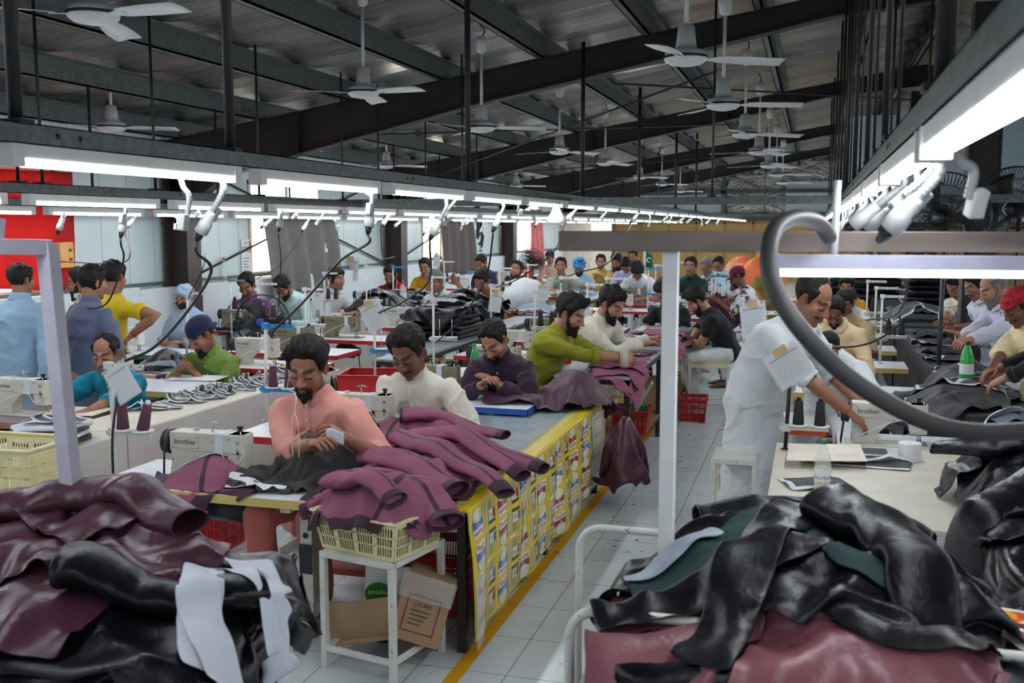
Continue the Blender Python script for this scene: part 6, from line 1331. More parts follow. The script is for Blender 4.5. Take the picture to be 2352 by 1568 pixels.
G(H1, 'crumpled maroon hide folded across the middle of the heap', [MAR_L], .95, .62, (-1.95, 2.30), .45, 'leather_hide', 'leather', seed=14, crumple=.76, amp=.09, stiff=.7, ridge=.026)
G(H1, 'smaller maroon hide topmost on the heap by the rack post', [MAR_L], .70, .50, (-2.09, 2.48), -.2, 'leather_hide', 'leather', seed=15, crumple=.74, amp=.09, stiff=.7, ridge=.026)
sleeve(H1, 'maroon leather sleeve rolled on top of the maroon heap', [MAR_L, MAR_D], ((-2.25, 2.36), (-1.98, 2.50), (-1.66, 2.44)), .10, .075, .5, 205, name='leather_sleeve')
sleeve(H1, 'black leather sleeve sagging at the near corner of the maroon heap', [BLK_L, BLK_W], ((-1.75, 2.05), (-1.52, 2.12), (-1.36, 2.30)), .10, .08, .5, 206, name='leather_sleeve', fall=.1)
for i, (c, a, w, lab) in enumerate((((-1.37, 2.36), -.75, .60, 'broad white interlining sheet hanging from the maroon heap'), ((-1.44, 2.12), -.95, .52, 'narrow white interlining strip curling beside the broad one'), ((-1.31, 2.26), -.55, .50, 'white interlining strip behind the broad sheet'), ((-1.38, 2.06), -.8, .44, 'short white interlining strip low on the heap'))):
    G(H1, lab, [STRIP_W], w, .17 if i == 0 else .11, c, a, 'interlining_sheet', 'interlining', seed=30+i, crumple=.96, amp=.02, lift=.05, th=.002, ridge=.004)

# ---------------------------------------------------------------- heap on the white pipe trolley
H2 = HF(-1.2, 1.4, 1.4, 3.7, .30); H2.box(-.56, .72, 2.0, 3.0, .73)
stack_layers((.0, 2.52, .73), 1.0, .78, 4, .062, BLK_L, 'folded black jacket under the trolley heap', .05, seed=8, group='black jackets under the trolley heap')
H2.box(-.48, .5, 2.14, 2.9, .975, .05).mound(.05, 2.70, .46, .40, .97, .17)
G(H2, 'wine leather jacket lowest at the front of the trolley heap', [WINE_L, WINE_L], .98, .78, (-.02, 2.22), .05, 'leather_jacket', 'jacket', 2, (('u', .38, 1), ('u', .7, 1)), seed=21, crumple=.80, amp=.08, ridge=.040, rf=1.3)
G(H2, 'second wine leather piece bunched beside the placket strip', [WINE_L], .5, .4, (.12, 2.18), -.3, 'leather_piece', 'leather', 1, (('u', .5, 1),), seed=20, crumple=.74, amp=.08, ridge=.036, rf=1.4)
G(H2, 'black leather jacket spread at the back of the trolley heap', [BLK_W, BLK_L], 1.0, .50, (.06, 2.95), .1, 'leather_jacket', 'jacket', 1, seed=22, crumple=.76, amp=.08, ridge=.026)
G(H2, 'black leather jacket front with sharp hem over the rail end', [BLK_L, BLK_W], .66, .34, (-.36, 2.70), .5, 'leather_jacket', 'jacket', 2, seed=24, crumple=.9, amp=.04, ridge=.018)
G(H2, 'black leather jacket with rounded shoulder bulging toward the stickers', [BLK_L, BLK_W], .74, .60, (.17, 2.52), -.45, 'leather_jacket', 'jacket', 1, (('v', .5, 1),), seed=27, crumple=.74, amp=.09, stiff=.7, ridge=.03)
G(H2, 'dark green suede lining showing on the trolley heap', [GRN_S], .56, .32, (-.20, 2.58), .42, 'suede_piece', 'suede', seed=23, crumple=.8, amp=.07, ridge=.026)
G(H2, 'black leather hem panel crossing below the green lining', [BLK_L, BLK_W], .62, .14, (-.22, 2.42), .42, 'leather_piece', 'leather', 1, seed=37, crumple=.92, amp=.03, ridge=.014)
G(H2, 'pale washed leather patch with a dark button', [leather('washed_grey_leather', srgb(142, 154, 166), .5, .35, .4, .3)], .30, .11, (-.33, 2.62), .45, 'leather_patch', 'leather', 0, seed=25, crumple=.95, amp=.015, ridge=.008)
G(H2, 'second dark green suede piece at the side of the heap', [GRN_S], .26, .16, (.17, 2.50), -.3, 'suede_piece', 'suede', seed=26, crumple=.8, amp=.05, ridge=.02)
G(H2, 'long black leather placket strip trailing over the wine jacket', [BLK_W, STRIP_W], .15, .92, (-.08, 2.52), -.34, 'leather_strip', 'leather', 0, (('u', .86, 1),), seed=28, crumple=.94, amp=.03, ridge=.012)
G(H2, 'black leather collar flap topmost on the trolley heap', [BLK_W, BLK_L], .34, .18, (.06, 2.86), -.1, 'leather_collar', 'leather', 1, seed=29, crumple=.9, amp=.03, lift=.02, ridge=.01)
G(H2, 'black leather sleeve along the back of the trolley heap', [BLK_L], .6, .24, (-.1, 3.02), .2, 'leather_sleeve', 'jacket', 1, seed=31, crumple=.7, amp=.07, ridge=.024)
sleeve(H2, 'black leather sleeve bulging at the stickers side of the trolley heap', [BLK_L, BLK_W], ((.06, 2.76), (.22, 2.60), (.27, 2.36)), .10, .075, .5, 201, zend=.10, name='leather_sleeve')
sleeve(H2, 'black leather sleeve crossing the back of the trolley heap', [BLK_W, BLK_L], ((-.30, 2.92), (.0, 3.0), (.34, 2.92)), .09, .07, .45, 202, zend=.03, name='leather_sleeve')
HL = HF(-1.2, .2, 1.4, 3.4, .24)
HL.box(-.62, .0, 2.1, 2.9, .62); stack_layers((-.36, 2.5, .24), .52, .62, 5, .07, BLK_L, 'folded black leather on the lower deck of the pipe trolley', 0, seed=9, group='jackets on the lower trolley deck')
G(HL, 'black leather jacket spilling off the lower trolley deck', [BLK_W, BLK_L], .6, .6, (-.52, 2.42), .2, 'leather_jacket', 'jacket', 1, seed=35, crumple=.8, amp=.06)
G(HL, 'crumpled white cloth under the lower trolley jackets', [WHITE_C], .34, .4, (-.62, 2.22), .4, 'cloth_piece', 'cloth', seed=36, crumple=.8, amp=.05)

# ---------------------------------------------------------------- black jackets on the cream-topped table
t = thing('packing_trolley', 'dark packing trolley under black jackets by the cream-topped table', 'trolley', (.78, 3.5, 0)); m = MB(); m.bx(-.42, .62, -.58, .5, .60, .64); m.obj('deck', WHITE_CHIP, t)
for x in (-.36, .56):
    for y in (-.52, .45):
        m = MB(); m.cyl((x, y, 0), (x, y, .61), .018, 8); m.obj('leg', WHITE_CHIP, t)
stack_layers((.95, 3.5, .64), .75, .95, 4, .07, BLK_L, 'folded black jacket on the packing trolley', 0, seed=12, group='jackets on the packing trolley')
H3 = HF(.0, 2.0, 2.6, 6.2, .40); H3.box(-.16, 1.25, 4.2, 5.72, .75).box(.40, 1.4, 2.95, 4.0, .64).box(.62, 1.3, 3.05, 3.95, .90).mound(1.02, 4.75, .44, .8, .75, .33).mound(.95, 3.8, .38, .8, .7, .28)
for i, (w, h, c, a, lab) in enumerate(((1.0, .8, (.90, 3.35), .2, 'black leather jacket lowest on the packing trolley'), (.9, .8, (1.0, 4.1), -.3, 'black leather jacket draped across the table edge'), (.85, .9, (.86, 4.45), .15, 'black leather jacket with hem band hanging toward the trolley heap'), (.8, .7, (1.05, 4.9), .5, 'black leather jacket under the pale denim one'), (.5, .3, (.68, 4.75), -.4, 'black leather sleeve lying on the cream table'), (.7, .6, (.85, 3.75), -.1, 'black leather jacket folded over the packing stack'))):
    G(H3, lab, [BLK_L, BLK_W], w, h, c, a, 'leather_jacket', 'jacket', 2, (('u', .5, 1),), seed=40+i, crumple=.78, amp=.08, ridge=.026, mask=sleeve_mask if i == 2 else None)
sleeve(H3, 'black leather sleeve hanging down between the two near heaps', [BLK_L, BLK_W], ((.95, 4.0), (.70, 3.85), (.50, 3.62)), .10, .085, .5, 203, zend=.25, name='leather_sleeve')
sleeve(H3, 'black leather sleeve lying along the cream table edge', [BLK_W, BLK_L], ((1.1, 4.55), (.80, 4.50), (.52, 4.62)), .085, .06, .45, 204, zend=.02, name='leather_sleeve')
G(H3, 'washed blue-grey leather jacket topmost of the black jackets', [leather('washed_blue_leather', srgb(96, 108, 122), .5, .4, .4, .4)], .75, .55, (1.02, 5.0), .4, 'leather_jacket', 'jacket', 0, seed=47, crumple=.85, amp=.05)
G(H3, 'white lining label sticking out under the washed jacket', [STRIP_W], .2, .12, (.80, 4.78), .2, 'fabric_label', 'label', seed=48, crumple=.95, amp=.01, lift=.03)
# sticker sheets at the right edge
q = at(2305, 1455, d=2.42); t = thing('sticker_box', 'white box printed red and yellow beside the trolley heap', 'box', (q[0]+.03, q[1]+.03, 0), -.25); m = MB(); m.bx(-.12, .2, -.15, .15, .6, q[2]); m.obj('box_body', WHITEP, t, bevel=.003)
m = MB(); m.bx(-.11, .12, -.13, .0, q[2], q[2]+.001); m.obj('printed_panel', RED, t); m = MB(); m.bx(-.1, .1, -.12, -.05, q[2]+.001, q[2]+.002); m.bx(-.08, .06, .02, .05, q[2], q[2]+.002, 1)
m.obj('white_panel', [WHITEP, INK], t); m = MB(); m.bx(-.09, .1, .05, .13, q[2], q[2]+.0015); m.obj('food_picture', mk_print('food_print', [srgb(220, 150, 40), srgb(200, 60, 30), srgb(240, 200, 120)], 40), t)
m = MB(); m.bx(-.18, .3, -.2, .2, 0, .6); m.obj('lower_box', CARD, t)

# ---------------------------------------------------------------- desk of the man in pink, basket, wrapped counter
stool((-1.79, 4.07, 0), .39, .41, .53, 'chipped white stand holding the cream basket', -.21)
basket((-1.79, 4.04, .536), .46, .36, .17, CREAMP, 'cream slotted basket filled with maroon suede on the chipped stand', -.27)
basket(at(20, 1110, d=4.75), .5, .34, .20, CREAMP, 'cream slotted basket by the folded dark strips', .05)
H4 = HF(-3.6, -.9, 3.4, 8.2, .0); H4.box(-3.28, -1.98, 4.0, 4.55, DZ).box(-3.25, -2.0, 5.2, 5.75, DZ).box(-3.25, -1.8, 6.5, 7.05, DZ).box(-2.3, -1.46, 4.22, 7.2, .66).box(-2.0, -1.58, 3.86, 4.22, .69, -.27)
H4.mound(-2.72, 4.20, .20, .15, .715, .13)
G(H4, 'maroon suede panel with leather hem hanging off the desk at the near sewing machine', [MAR_S, MAR_D], .58, .48, (-2.70, 4.12), .35, 'suede_piece', 'suede', 3, (('u', .5, 1),), seed=51, crumple=.82, amp=.06, lift=.05, ridge=.026, rf=1.6)
H4b = H4.h.copy(); H4.mound(-2.26, 4.42, .26, .20, .715, .20)
G(H4, 'bunched charcoal cloth between the hands of the man in pink', [CHAR_C], .98, .72, (-2.26, 4.38), .2, 'charcoal_cloth', 'cloth', 0, seed=52, crumple=.66, amp=.10, th=.003, ds=.016, ridge=.030, rf=2.4, stiff=.25)
H4.h = np.maximum(H4b, np.where(H4.h > .9, H4.h*0, H4.h*0)+H4b)
q = at(770, 1008, d=4.74); G_ = MB(); P = np.array([[q+V(.045*(u-.5)*2, -.02*math.sin(u*3), .03*(v-.3)*2+.012*math.sin(u*4)) for u in np.linspace(0, 1, 10)] for v in np.linspace(0, 1, 6)]); G_.grid(P); tag(G_.obj('cloth_scrap', STRIP_W, solid=.002), 'small white scrap held in the fingers of the man in pink', 'cloth')
G(H4, 'white paper under the charcoal cloth', [PAPER], .3, .12, (-2.45, 4.14), .3, 'paper_sheet', 'paper', seed=53, crumple=.99, amp=.004, lift=.004, th=.001)
H4.mound(-1.86, 4.75, .42, .62, .66, .13).mound(-1.79, 4.03, .25, .21, .69, .15).mound(-2.15, 5.45, .3, .2, .715, .10)
for i, (w, h, c, a, lab) in enumerate((
    (.85, .60, (-2.15, 5.45), .05, 'maroon suede jacket in front of the man in cream'),
    (.95, .55, (-1.86, 5.05), -.12, 'maroon suede jacket spread lowest across the wrapped counter'),
    (.95, .62, (-1.92, 4.62), .10, 'large maroon suede jacket on the counter heap behind the basket'),
    (.85, .70, (-1.82, 4.08), .0, 'maroon suede jacket slumping from the counter into the cream basket'))):
    G(H4, lab, [MAR_S, MAR_D], w, h, c, a, 'suede_jacket', 'jacket', 2, (('v', (.55, .4, .5, .45)[i], 1), ('u', (.3, .7, .45, .6)[i], 1)), seed=60+i, crumple=.72, amp=.11, stiff=.55, ridge=.034, rf=1.5)
SL = [MAR_S, MAR_D]
for i, (pth, r0, r1, zend, lab) in enumerate((
    (((-2.25, 5.38), (-1.95, 5.48), (-1.62, 5.40)), .085, .06, 0, 'maroon suede sleeve lying toward the aisle in front of the cream kameez'),
    (((-2.10, 5.12), (-1.75, 5.16), (-1.30, 5.02)), .095, .06, .03, 'long maroon suede sleeve poking far over the counter edge'),
    (((-2.08, 4.95), (-1.75, 4.86), (-1.31, 4.66)), .10, .06, .06, 'maroon suede sleeve drooping second over the counter edge'),
    (((-2.02, 4.78), (-1.70, 4.66), (-1.33, 4.42)), .095, .055, .07, 'maroon suede sleeve drooping third over the counter edge'),
    (((-2.12, 4.52), (-1.85, 4.45), (-1.52, 4.30)), .11, .085, 0, 'fat maroon suede sleeve across the heap behind the basket'),
    (((-2.06, 4.22), (-1.86, 4.30), (-1.62, 4.12), (-1.45, 3.98)), .10, .09, .02, 'maroon suede sleeve folded over the basket corner'),
    (((-2.00, 4.00), (-1.84, 3.94), (-1.64, 3.88)), .085, .07, 0, 'dark hemmed suede sleeve packed along the basket front'))):
    sleeve(H4, lab, SL, pth, r0, r1, .42, 170+i, 0, 'suede sleeves on the wrapped counter', zend=zend, seams=(4, 15) if i % 2 else (6,))
# printed film on the side of the counter
PRX = -1.445
def film_pt(u, v, off=0.0):
    """u metres along the hall from the near corner, v metres below the counter edge"""
    w = .018*math.sin(u*5+v*3)+.012*math.sin(u*13+1)+.03*v*math.sin(u*2.1+.4); s = 1-.10*min(1, max(0, (u-1.2)/1.8))
    vv = v*s; return V(PRX+.006+off+abs(w)*min(1, v*5), 4.20+u, .664-vv) if v >= 0 else V(PRX+v, 4.20+u, .668+off)
film = thing('printed_film', 'yellow and cream printed packaging film wrapped on the counter side', 'packaging film', (PRX, 4.2, 0)); O_ = V(PRX, 4.2, 0)
CRMF = plain('film_cream', srgb(220, 206, 128), .3, 0, .05); YELF = plain('film_yellow', srgb(226, 196, 20), .3, 0, .05); BLUF = plain('film_blue', srgb(60, 110, 184), .3, 0, .08); REDF = plain('film_red', srgb(150, 36, 44), .3, 0, .08); GRYF = plain('film_grey', srgb(196, 184, 134), .3, 0, .12, 40); LOGR = plain('film_logo_red', srgb(206, 60, 30), .3); WHF = plain('film_white', srgb(232, 230, 222), .3); DKF = plain('film_dark', srgb(60, 50, 50), .3); PURE = mk_print('film_puree', [srgb(226, 216, 170), srgb(238, 230, 196), srgb(206, 196, 150)], 70, .3)
us = np.linspace(0, 3.0, 90); vs = np.concatenate([np.linspace(-.12, 0, 4), np.linspace(.02, .59, 22)]); P = np.array([[film_pt(u, v*(1+.05*math.sin(u*4))) if v > 0 else film_pt(u, v) for u in us] for v in vs])-O_
m = MB(); m.grid(P); m.obj('film_sheet', CRMF, film, solid=.002)
def patch(mb, u0, u1, v0, v1, k, off=.003, n=4, slant=0.0):
    A = np.array([[film_pt(u0+(u1-u0)*i/n, v0+(v1-v0)*j/n, off) for i in range(n+1)] for j in range(n+1)])-O_; mb.grid(A, k)
pr_ = MB(); RW = ((.012, .140), (.158, .286), (.312, .440), (.458, .580))
for i in range(8):
    u = .02+i*.385
    for w_ in (0, .195): patch(pr_, u+w_-.020, u+w_+.010, .0, .585, 0, .003, 8)
    for j, (va, vb) in enumerate(RW):
        for c, u0 in ((0, u), (1, u+.195)):
            if (j % 2 == 0) != ((i+c+j//2) % 2 == 0) or True:
                A, B = (va, vb) if j % 2 else (vb, va); L = lambda f: A+(B-A)*f; sgn = 1 if A < B else -1
                if c == 0:
                    kc = 1 if (i+j//2) % 2 == 0 else 2; patch(pr_, u0+.016, u0+.168, L(.02), L(.34), 0 if False else 5, .004); patch(pr_, u0+.022, u0+.162, L(.34), L(.62), kc, .0042)
                    an = np.arange(18)*2*math.pi/18
                    for rr, kk, of in ((.052, 5, .0044), (.044, 6, .0048), (.020, 5, .0051)): pr_.add(np.array([film_pt(u0+.092+rr*1.2*math.cos(x), L(.78)+rr*.62*math.sin(x), of)-O_ for x in an]), [tuple(range(18))], kk)
                    v_, f_ = text_geo('Mousline', .040); pr_.add(np.array([film_pt(u0+.092+sgn*x*.92, L(.17)-sgn*y, .0055) for x, y, _ in v_])-O_, f_, 4)
                    for q_, tx in enumerate(('Original' if kc == 1 else 'Lait', 'purée')): v_, f_ = text_geo(tx, .022); pr_.add(np.array([film_pt(u0+.092+sgn*x, L(.42+.13*q_)-sgn*y, .0055) for x, y, _ in v_])-O_, f_, 5)
                else:
                    patch(pr_, u0+.012, u0+.060, L(.04), L(.96), 3, .004); patch(pr_, u0+.068, u0+.160, L(.04), L(.16), 7, .004, 2); patch(pr_, u0+.072, u0+.128, L(.22), L(.56), 5, .004); patch(pr_, u0+.080, u0+.118, L(.28), L(.46), 3, .0046, 2)
                    for q_ in range(5): patch(pr_, u0+.068, u0+.150-.025*(q_ % 2), L(.62+.07*q_), L(.645+.07*q_), 7, .0042, 2)
                    patch(pr_, u0+.135, u0+.165, L(.22), L(.56), 1 if j % 3 else 2, .0042, 2)
for va, vb in ((-.06, .012), (.138, .160), (.283, .317), (.436, .460), (.576, .592)): patch(pr_, 0, 2.99, va, vb, 0, .0034, 60)
for i in range(15): u = .05+i*.193; patch(pr_, u, u+.06, .293, .307, 5, .0046, 2)
pr_.obj('packet_print', [YELF, BLUF, REDF, GRYF, LOGR, WHF, PURE, DKF], film)
m = MB(); m.grid(np.array([[film_pt(u, v, .010) for u in np.linspace(.0, .12, 6)] for v in np.linspace(.3, .63, 8)])-O_); m.obj('clear_overwrap', FILM, film, solid=.001); m = MB(); m.grid(np.array([[film_pt(u, v, .012) for u in np.linspace(2.6, 3.02, 8)] for v in np.linspace(.05, .6, 8)])-O_); m.obj('clear_overwrap', FILM, film, solid=.001)
# under the stand and desk
t = thing('carton', 'taped brown carton leaning under the cream basket stand', 'box', (-1.66, 4.12, .10), .25); R = rotx(-.1)@roty(.28); m = MB(); m.box(R@np.array((0, 0, .15)), (.22, .26, .28), R); m.obj('box_body', CARD, t, bevel=.004)
m = MB()
for a_, b_, c_, d_ in ((-.075, .075, .055, .061), (-.075, .075, .212, .222), (-.075, -.069, .055, .222), (.069, .075, .055, .222)): m.add(np.array([[x, -.1315, z] for x, z in ((a_, c_), (b_, c_), (b_, d_), (a_, d_))])@R.T, [(0, 1, 2, 3)])
m.obj('printed_border', plain('carton_red', srgb(140, 50, 60), .6), t); m = MB(); v, f = text_geo('US 800', .026); m.add(np.stack([v[:, 0], np.full(len(v), -.1325), v[:, 1]+.18], 1)@R.T, f)
for k in range(4): m.add(np.array([[x, -.1325, z] for x, z in ((-.05, .15-.02*k), (.04-.01*k, .15-.02*k), (.04-.01*k, .156-.02*k), (-.05, .156-.02*k))])@R.T, [(0, 1, 2, 3)])
m.obj('lettering', plain('carton_ink', srgb(96, 78, 66), .6), t); m = MB(); m.grid(np.array([[R@np.array((x, -.135-.004*math.sin(x*60+z*30), z)) for x in np.linspace(-.12, .12, 8)] for z in np.linspace(.2, .31, 6)])); m.obj('clear_tape', FILM, t)
t = thing('carton', 'opened brown carton sheet tilted under the cream basket stand', 'box', (-1.84, 4.02, .10), .1); R = rotx(.2)@roty(-.22); m = MB(); m.box(R@np.array((0, 0, .10)), (.34, .012, .2), R); m.box(R@np.array((.02, .05, .015)), (.36, .16, .012), R); m.obj('box_body', CARD, t, bevel=.002)
t = thing('food_carton', 'green and white food carton with upside-down lettering under the basket stand', 'box', (-1.82, 4.20, .12), .15); m = MB(); m.box((0, 0, .14), (.22, .05, .24), rotx(-.2)); m.obj('box_body', WHITEP, t, bevel=.002)
m = MB(); m.ball((-.03, -.062, .15), (.07, .004, .06), 16); m.obj('green_disc', plain('food_green', srgb(40, 120, 30), .4), t); m = MB(); v, f = text_geo('Sojasun', .034); m.add(np.stack([-v[:, 0]-.03, np.full(len(v), -.069), .16-v[:, 1]], 1), [q[::-1] for q in f]); m.obj('lettering', WHF, t)
basket((-1.85, 4.75, .02), .5, .4, .30, REDP, 'red slotted basket pushed under the wrapped counter', 0.0)
t = thing('snack_box', 'flat colourful snack box on the footrest under the desk in pink', 'box', (-2.22, 4.75, .0)); m = MB(); m.bx(-.2, .25, -.02, .2, .22, .27); m.obj('box_body', mk_print('snack_print', [srgb(20, 60, 40), srgb(220, 226, 220), srgb(200, 60, 40), srgb(230, 200, 60)], 26), t); m = MB(); m.bx(-.25, .3, -.03, .2, .12, .15); m.bx(-.25, -.22, .1, .13, 0, .12); m.bx(.27, .3, .1, .13, 0, .12); m.obj('footrest', ORANGE, t)

# ---------------------------------------------------------------- purple leather, suede stacks, work tables
H4.mound(-1.60, 7.02, .28, .30, .66, .22)
G(H4, 'big glossy dark maroon hide spread before the man in dark purple', [leather('dark_maroon_leather', srgb(92, 66, 80), .34, .2, .35)], 1.05, .72, (-1.78, 7.0), .2, 'leather_hide', 'leather', 0, seed=71, crumple=.82, amp=.06, ridge=.026)
G(H4, 'dark maroon leather corner curling at the table end', [MAR_L], .5, .42, (-1.5, 7.35), .8, 'leather_hide', 'leather', 0, seed=72, crumple=.8, amp=.06)
H5 = HF(-2.3, -.6, 7.3, 12.2, .0); H5.box(-1.90, -1.31, 7.62, 9.35, .79).box(-1.88, -1.29, 9.45, 11.75, .79)
for i, (w, h, c, a, lab) in enumerate(((.55, .62, (-1.40, 7.80), .1, 'dusty pink suede panel hanging lowest off the table corner'), (.52, .6, (-1.42, 7.95), .25, 'dusty pink suede panel hanging second off the table corner'), (.5, .55, (-1.45, 8.08), .0, 'dusty pink suede panel uppermost at the table corner'), (.6, .35, (-1.6, 8.6), .2, 'flat dusty pink panel under the hands of the man in lime'), (.55, .35, (-1.62, 9.1), -.2, 'flat grey-mauve panel beyond the man in lime'), (.85, .6, (-1.55, 10.2), .4, 'maroon suede jacket in front of the smiling man in white'), (.7, .5, (-1.5, 10.9), -.3, 'maroon suede panel at the stool side of the long table'), (.6, .5, (-1.34, 10.0), .2, 'maroon leather piece hanging over the aisle edge'))):
    G(H5, lab, [MAR_S if i != 4 else MAR_L, MAR_D], w, h, c, a, 'suede_piece', 'suede', 1 if i > 3 else 0, seed=80+i, crumple=.9 if i < 5 else .8, amp=.03 if i < 5 else .06, lift=.03)
HF1 = HF(-1.9, -.6, 5.9, 7.8, .0); HF1.mound(-1.22, 6.95, .13, .25, 0, .62, .6)
G(HF1, 'dark maroon jacket slumped from the counter end to the floor', [MAR_L], .75, .8, (-1.22, 6.9), .2, 'leather_jacket', 'jacket', 0, seed=90, crumple=.8, amp=.06)
H7 = HF(-2.4, -.4, 12.2, 15.2, .0); H7.box(-2.0, -1.06, 12.65, 13.2, DZ).box(-2.0, -1.06, 13.7, 14.2, DZ).mound(-1.15, 13.0, .45, .5, .7, .32)
for i in range(4): G(H7, 'maroon suede jacket %s in the heap before the maroon cap' % ('lowest', 'second', 'third', 'topmost')[i], [MAR_S, MAR_D], .9, .6, (-1.15+.05*i, 12.95+.05*i), .3*i-.3, 'suede_jacket', 'jacket', 1, seed=95+i, crumple=.78, amp=.06, ds=.03)
G(H7, 'dark wine leather hanging at the aisle end of the far heap', [MAR_L], .6, .7, (-.98, 12.75), .2, 'leather_jacket', 'jacket', 0, seed=99, crumple=.8, amp=.05, ds=.03)

# ---------------------------------------------------------------- pale counter: folded dark strips with white tape
def ribbon(lab, c, ang, L, w, n, seed, mats=None, z=.722):
    r = random.Random(seed); N = n*12; P = np.zeros((6, N, 3)); ca, sa = math.cos(ang), math.sin(ang)
    for i in range(N):
        s = i/(N-1); ph = s*n*math.pi*2; x = (s-.5)*L+.035*math.sin(ph); zz = z+.006+.030*(1-math.cos(ph))*(.6+.4*r.random()*0+.4*math.sin(seed+s*5)**2)+.004*s
        for j in range(6): y = (j/5-.5)*w+.015*math.sin(s*7+seed); P[j, i] = (c[0]+x*ca-y*sa, c[1]+x*sa+y*ca, zz+.004*math.sin(j+seed))
    fm = np.zeros((6, N), int); fm[0, :] = 1; fm[4, :] = 1; m = MB(); m.grid(P, 0, True, None, fm)
    return tag(m.obj('leather_strip', mats or [GREY_L, STRIP_W], solid=.004, subsurf=1), lab, 'leather strip', 'taped leather strips on the pale counter')
for i in range(11):
    y = 6.05+.14*i; ribbon('charcoal strip with looped white tape on the pale counter, %s from its near end' % ORD[i], (-4.16+.05*math.sin(i*2.1), y), .25+.3*math.sin(i*1.7), .34+.04*(i % 3), .10, 2+i % 2, i)
ribbon('flat charcoal strip lying by the elbow of the man in teal', (-4.24, 5.72), .5, .34, .11, 1, 50); ribbon('second charcoal strip lying by the elbow of the man in teal', (-4.16, 5.80), .3, .3, .10, 1, 51)
stack_layers((-4.1, 4.72, .722), .36, .30, 4, .026, [GREY_L, STRIP_W], 'x', .2, name='folded_strip_bundle', cat='leather strip', seed=5, labels=['lowest charcoal folded bundle on the counter end piece', 'white taped layer above the lowest charcoal bundle', 'upper charcoal folded bundle on the counter end piece', 'white taped layer topmost on the counter end piece'])
ribbon('loose white-taped strip on top of the folded bundle', (-4.06, 4.70), .2, .34, .14, 2, 52, z=.84)
H8 = HF(-5.2, -3.2, 7.2, 9.4, .0); H8.box(-4.34, -3.86, 7.2, 7.9, .72)
G(H8, 'black leather jacket hanging over the far end of the pale counter', [BLK_L, BLK_W], .5, .75, (-3.98, 7.88), .2, 'leather_jacket', 'jacket', 2, seed=101, crumple=.9, amp=.03)
G(H8, 'plaid lined grey garment folded at the far end of the pale counter', [PLAID], .45, .35, (-4.2, 7.72), .1, 'lined_garment', 'garment', seed=102, crumple=.8, amp=.05)
G(H8, 'tan suede panel with dark seams on the far end of the pale counter', [TAN_S, BLK_L], .62, .4, (-4.15, 7.82), -.15, 'suede_piece', 'suede', 1, (('u', .4, 1),), seed=103, crumple=.85, amp=.05)
basket(at(852, 940, d=7.6)-V(0, 0, at(852, 940, d=7.6)[2]), .40, .40, .86, REDP, 'tall red slotted hamper behind the near machine of the man in cream', .2, .8, 'laundry_hamper', 6)
# ---------------------------------------------------------------- black heaps in the middle, sacks, denim
stack_layers((-3.85, 10.9, .72), .62, 1.5, 6, .055, BLK_L, 'folded black jacket in the big black heap', 0, seed=21, group='jackets in the big black heap')
H9 = HF(-5.0, -2.9, 9.4, 13.2, .4); H9.box(-3.86, -3.5, 8.6, 13.2, .72).box(-4.16, -3.52, 10.1, 11.7, 1.05).mound(-3.85, 11, .35, .8, 1.02, .12)
for i in range(5): G(H9, 'black leather jacket draped over the big black heap, %s laid' % ORD[i], [BLK_L, BLK_W], .95, .75, (-3.85+.12*math.sin(i*2), 10.3+.36*i), .5*math.sin(i*1.3), 'leather_jacket', 'jacket', 1, (('u', .5, 1),), seed=110+i, crumple=.76, amp=.08, ridge=.022, ds=.03)
H10 = HF(-7.2, -5.2, 10, 16.5, .5); H10.box(-7.0, -6.0, 10.5, 11, DZ).box(-5.95, -5.6, 9.6, 15.6, .74).mound(-5.8, 13.2, .4, .8, .74, .28).mound(-5.9, 14.8, .4, .7, .74, .2).mound(-6.1, 10.6, .35, .3, .7, .2)
for i, (c, mt, lab) in enumerate((((-5.82, 12.9), BLK_L, 'black leather jacket piled before the long-haired man'), ((-5.76, 13.3), BLK_W, 'second black leather jacket piled before the long-haired man'), ((-5.85, 14.6), BLK_L, 'black leather jacket heaped before the man in stripes'), ((-5.8, 15.0), BLK_W, 'second black leather jacket heaped before the man in stripes'), ((-6.05, 10.4), DENIM, 'pale washed garment heaped near the woman in the veil'), ((-6.0, 11.0), DENIM, 'pale washed garment in front of the mint T-shirt'), ((-6.3, 10.7), BLK_L, 'black jacket behind the wire fan'))):
    G(H10, lab, [mt, BLK_W], .85, .7, c, .6*math.sin(i*2), 'leather_jacket', 'jacket', 1 if mt is not DENIM else 0, seed=120+i, crumple=.74, amp=.08, ridge=.024, rf=1.3, ds=.032)
H11 = HF(-6.0, -4.0, 6.9, 8.8, .45); H11.box(-5.2, -4.1, 7.75, 8.3, DZ).mound(-5.45, 7.75, .3, .35, .5, .35)
G(H11, 'black jacket with pale hem heaped beside the yellow T-shirt', [BLK_L, DENIM], .7, .6, (-5.4, 7.8), .3, 'leather_jacket', 'jacket', 2, seed=130, crumple=.78, amp=.06, ds=.03); G(H11, 'pale washed sleeve lying by the control box machine', [DENIM], .6, .22, (-5.15, 7.95), -.4, 'denim_sleeve', 'garment', seed=131, crumple=.85, amp=.03, ds=.03)
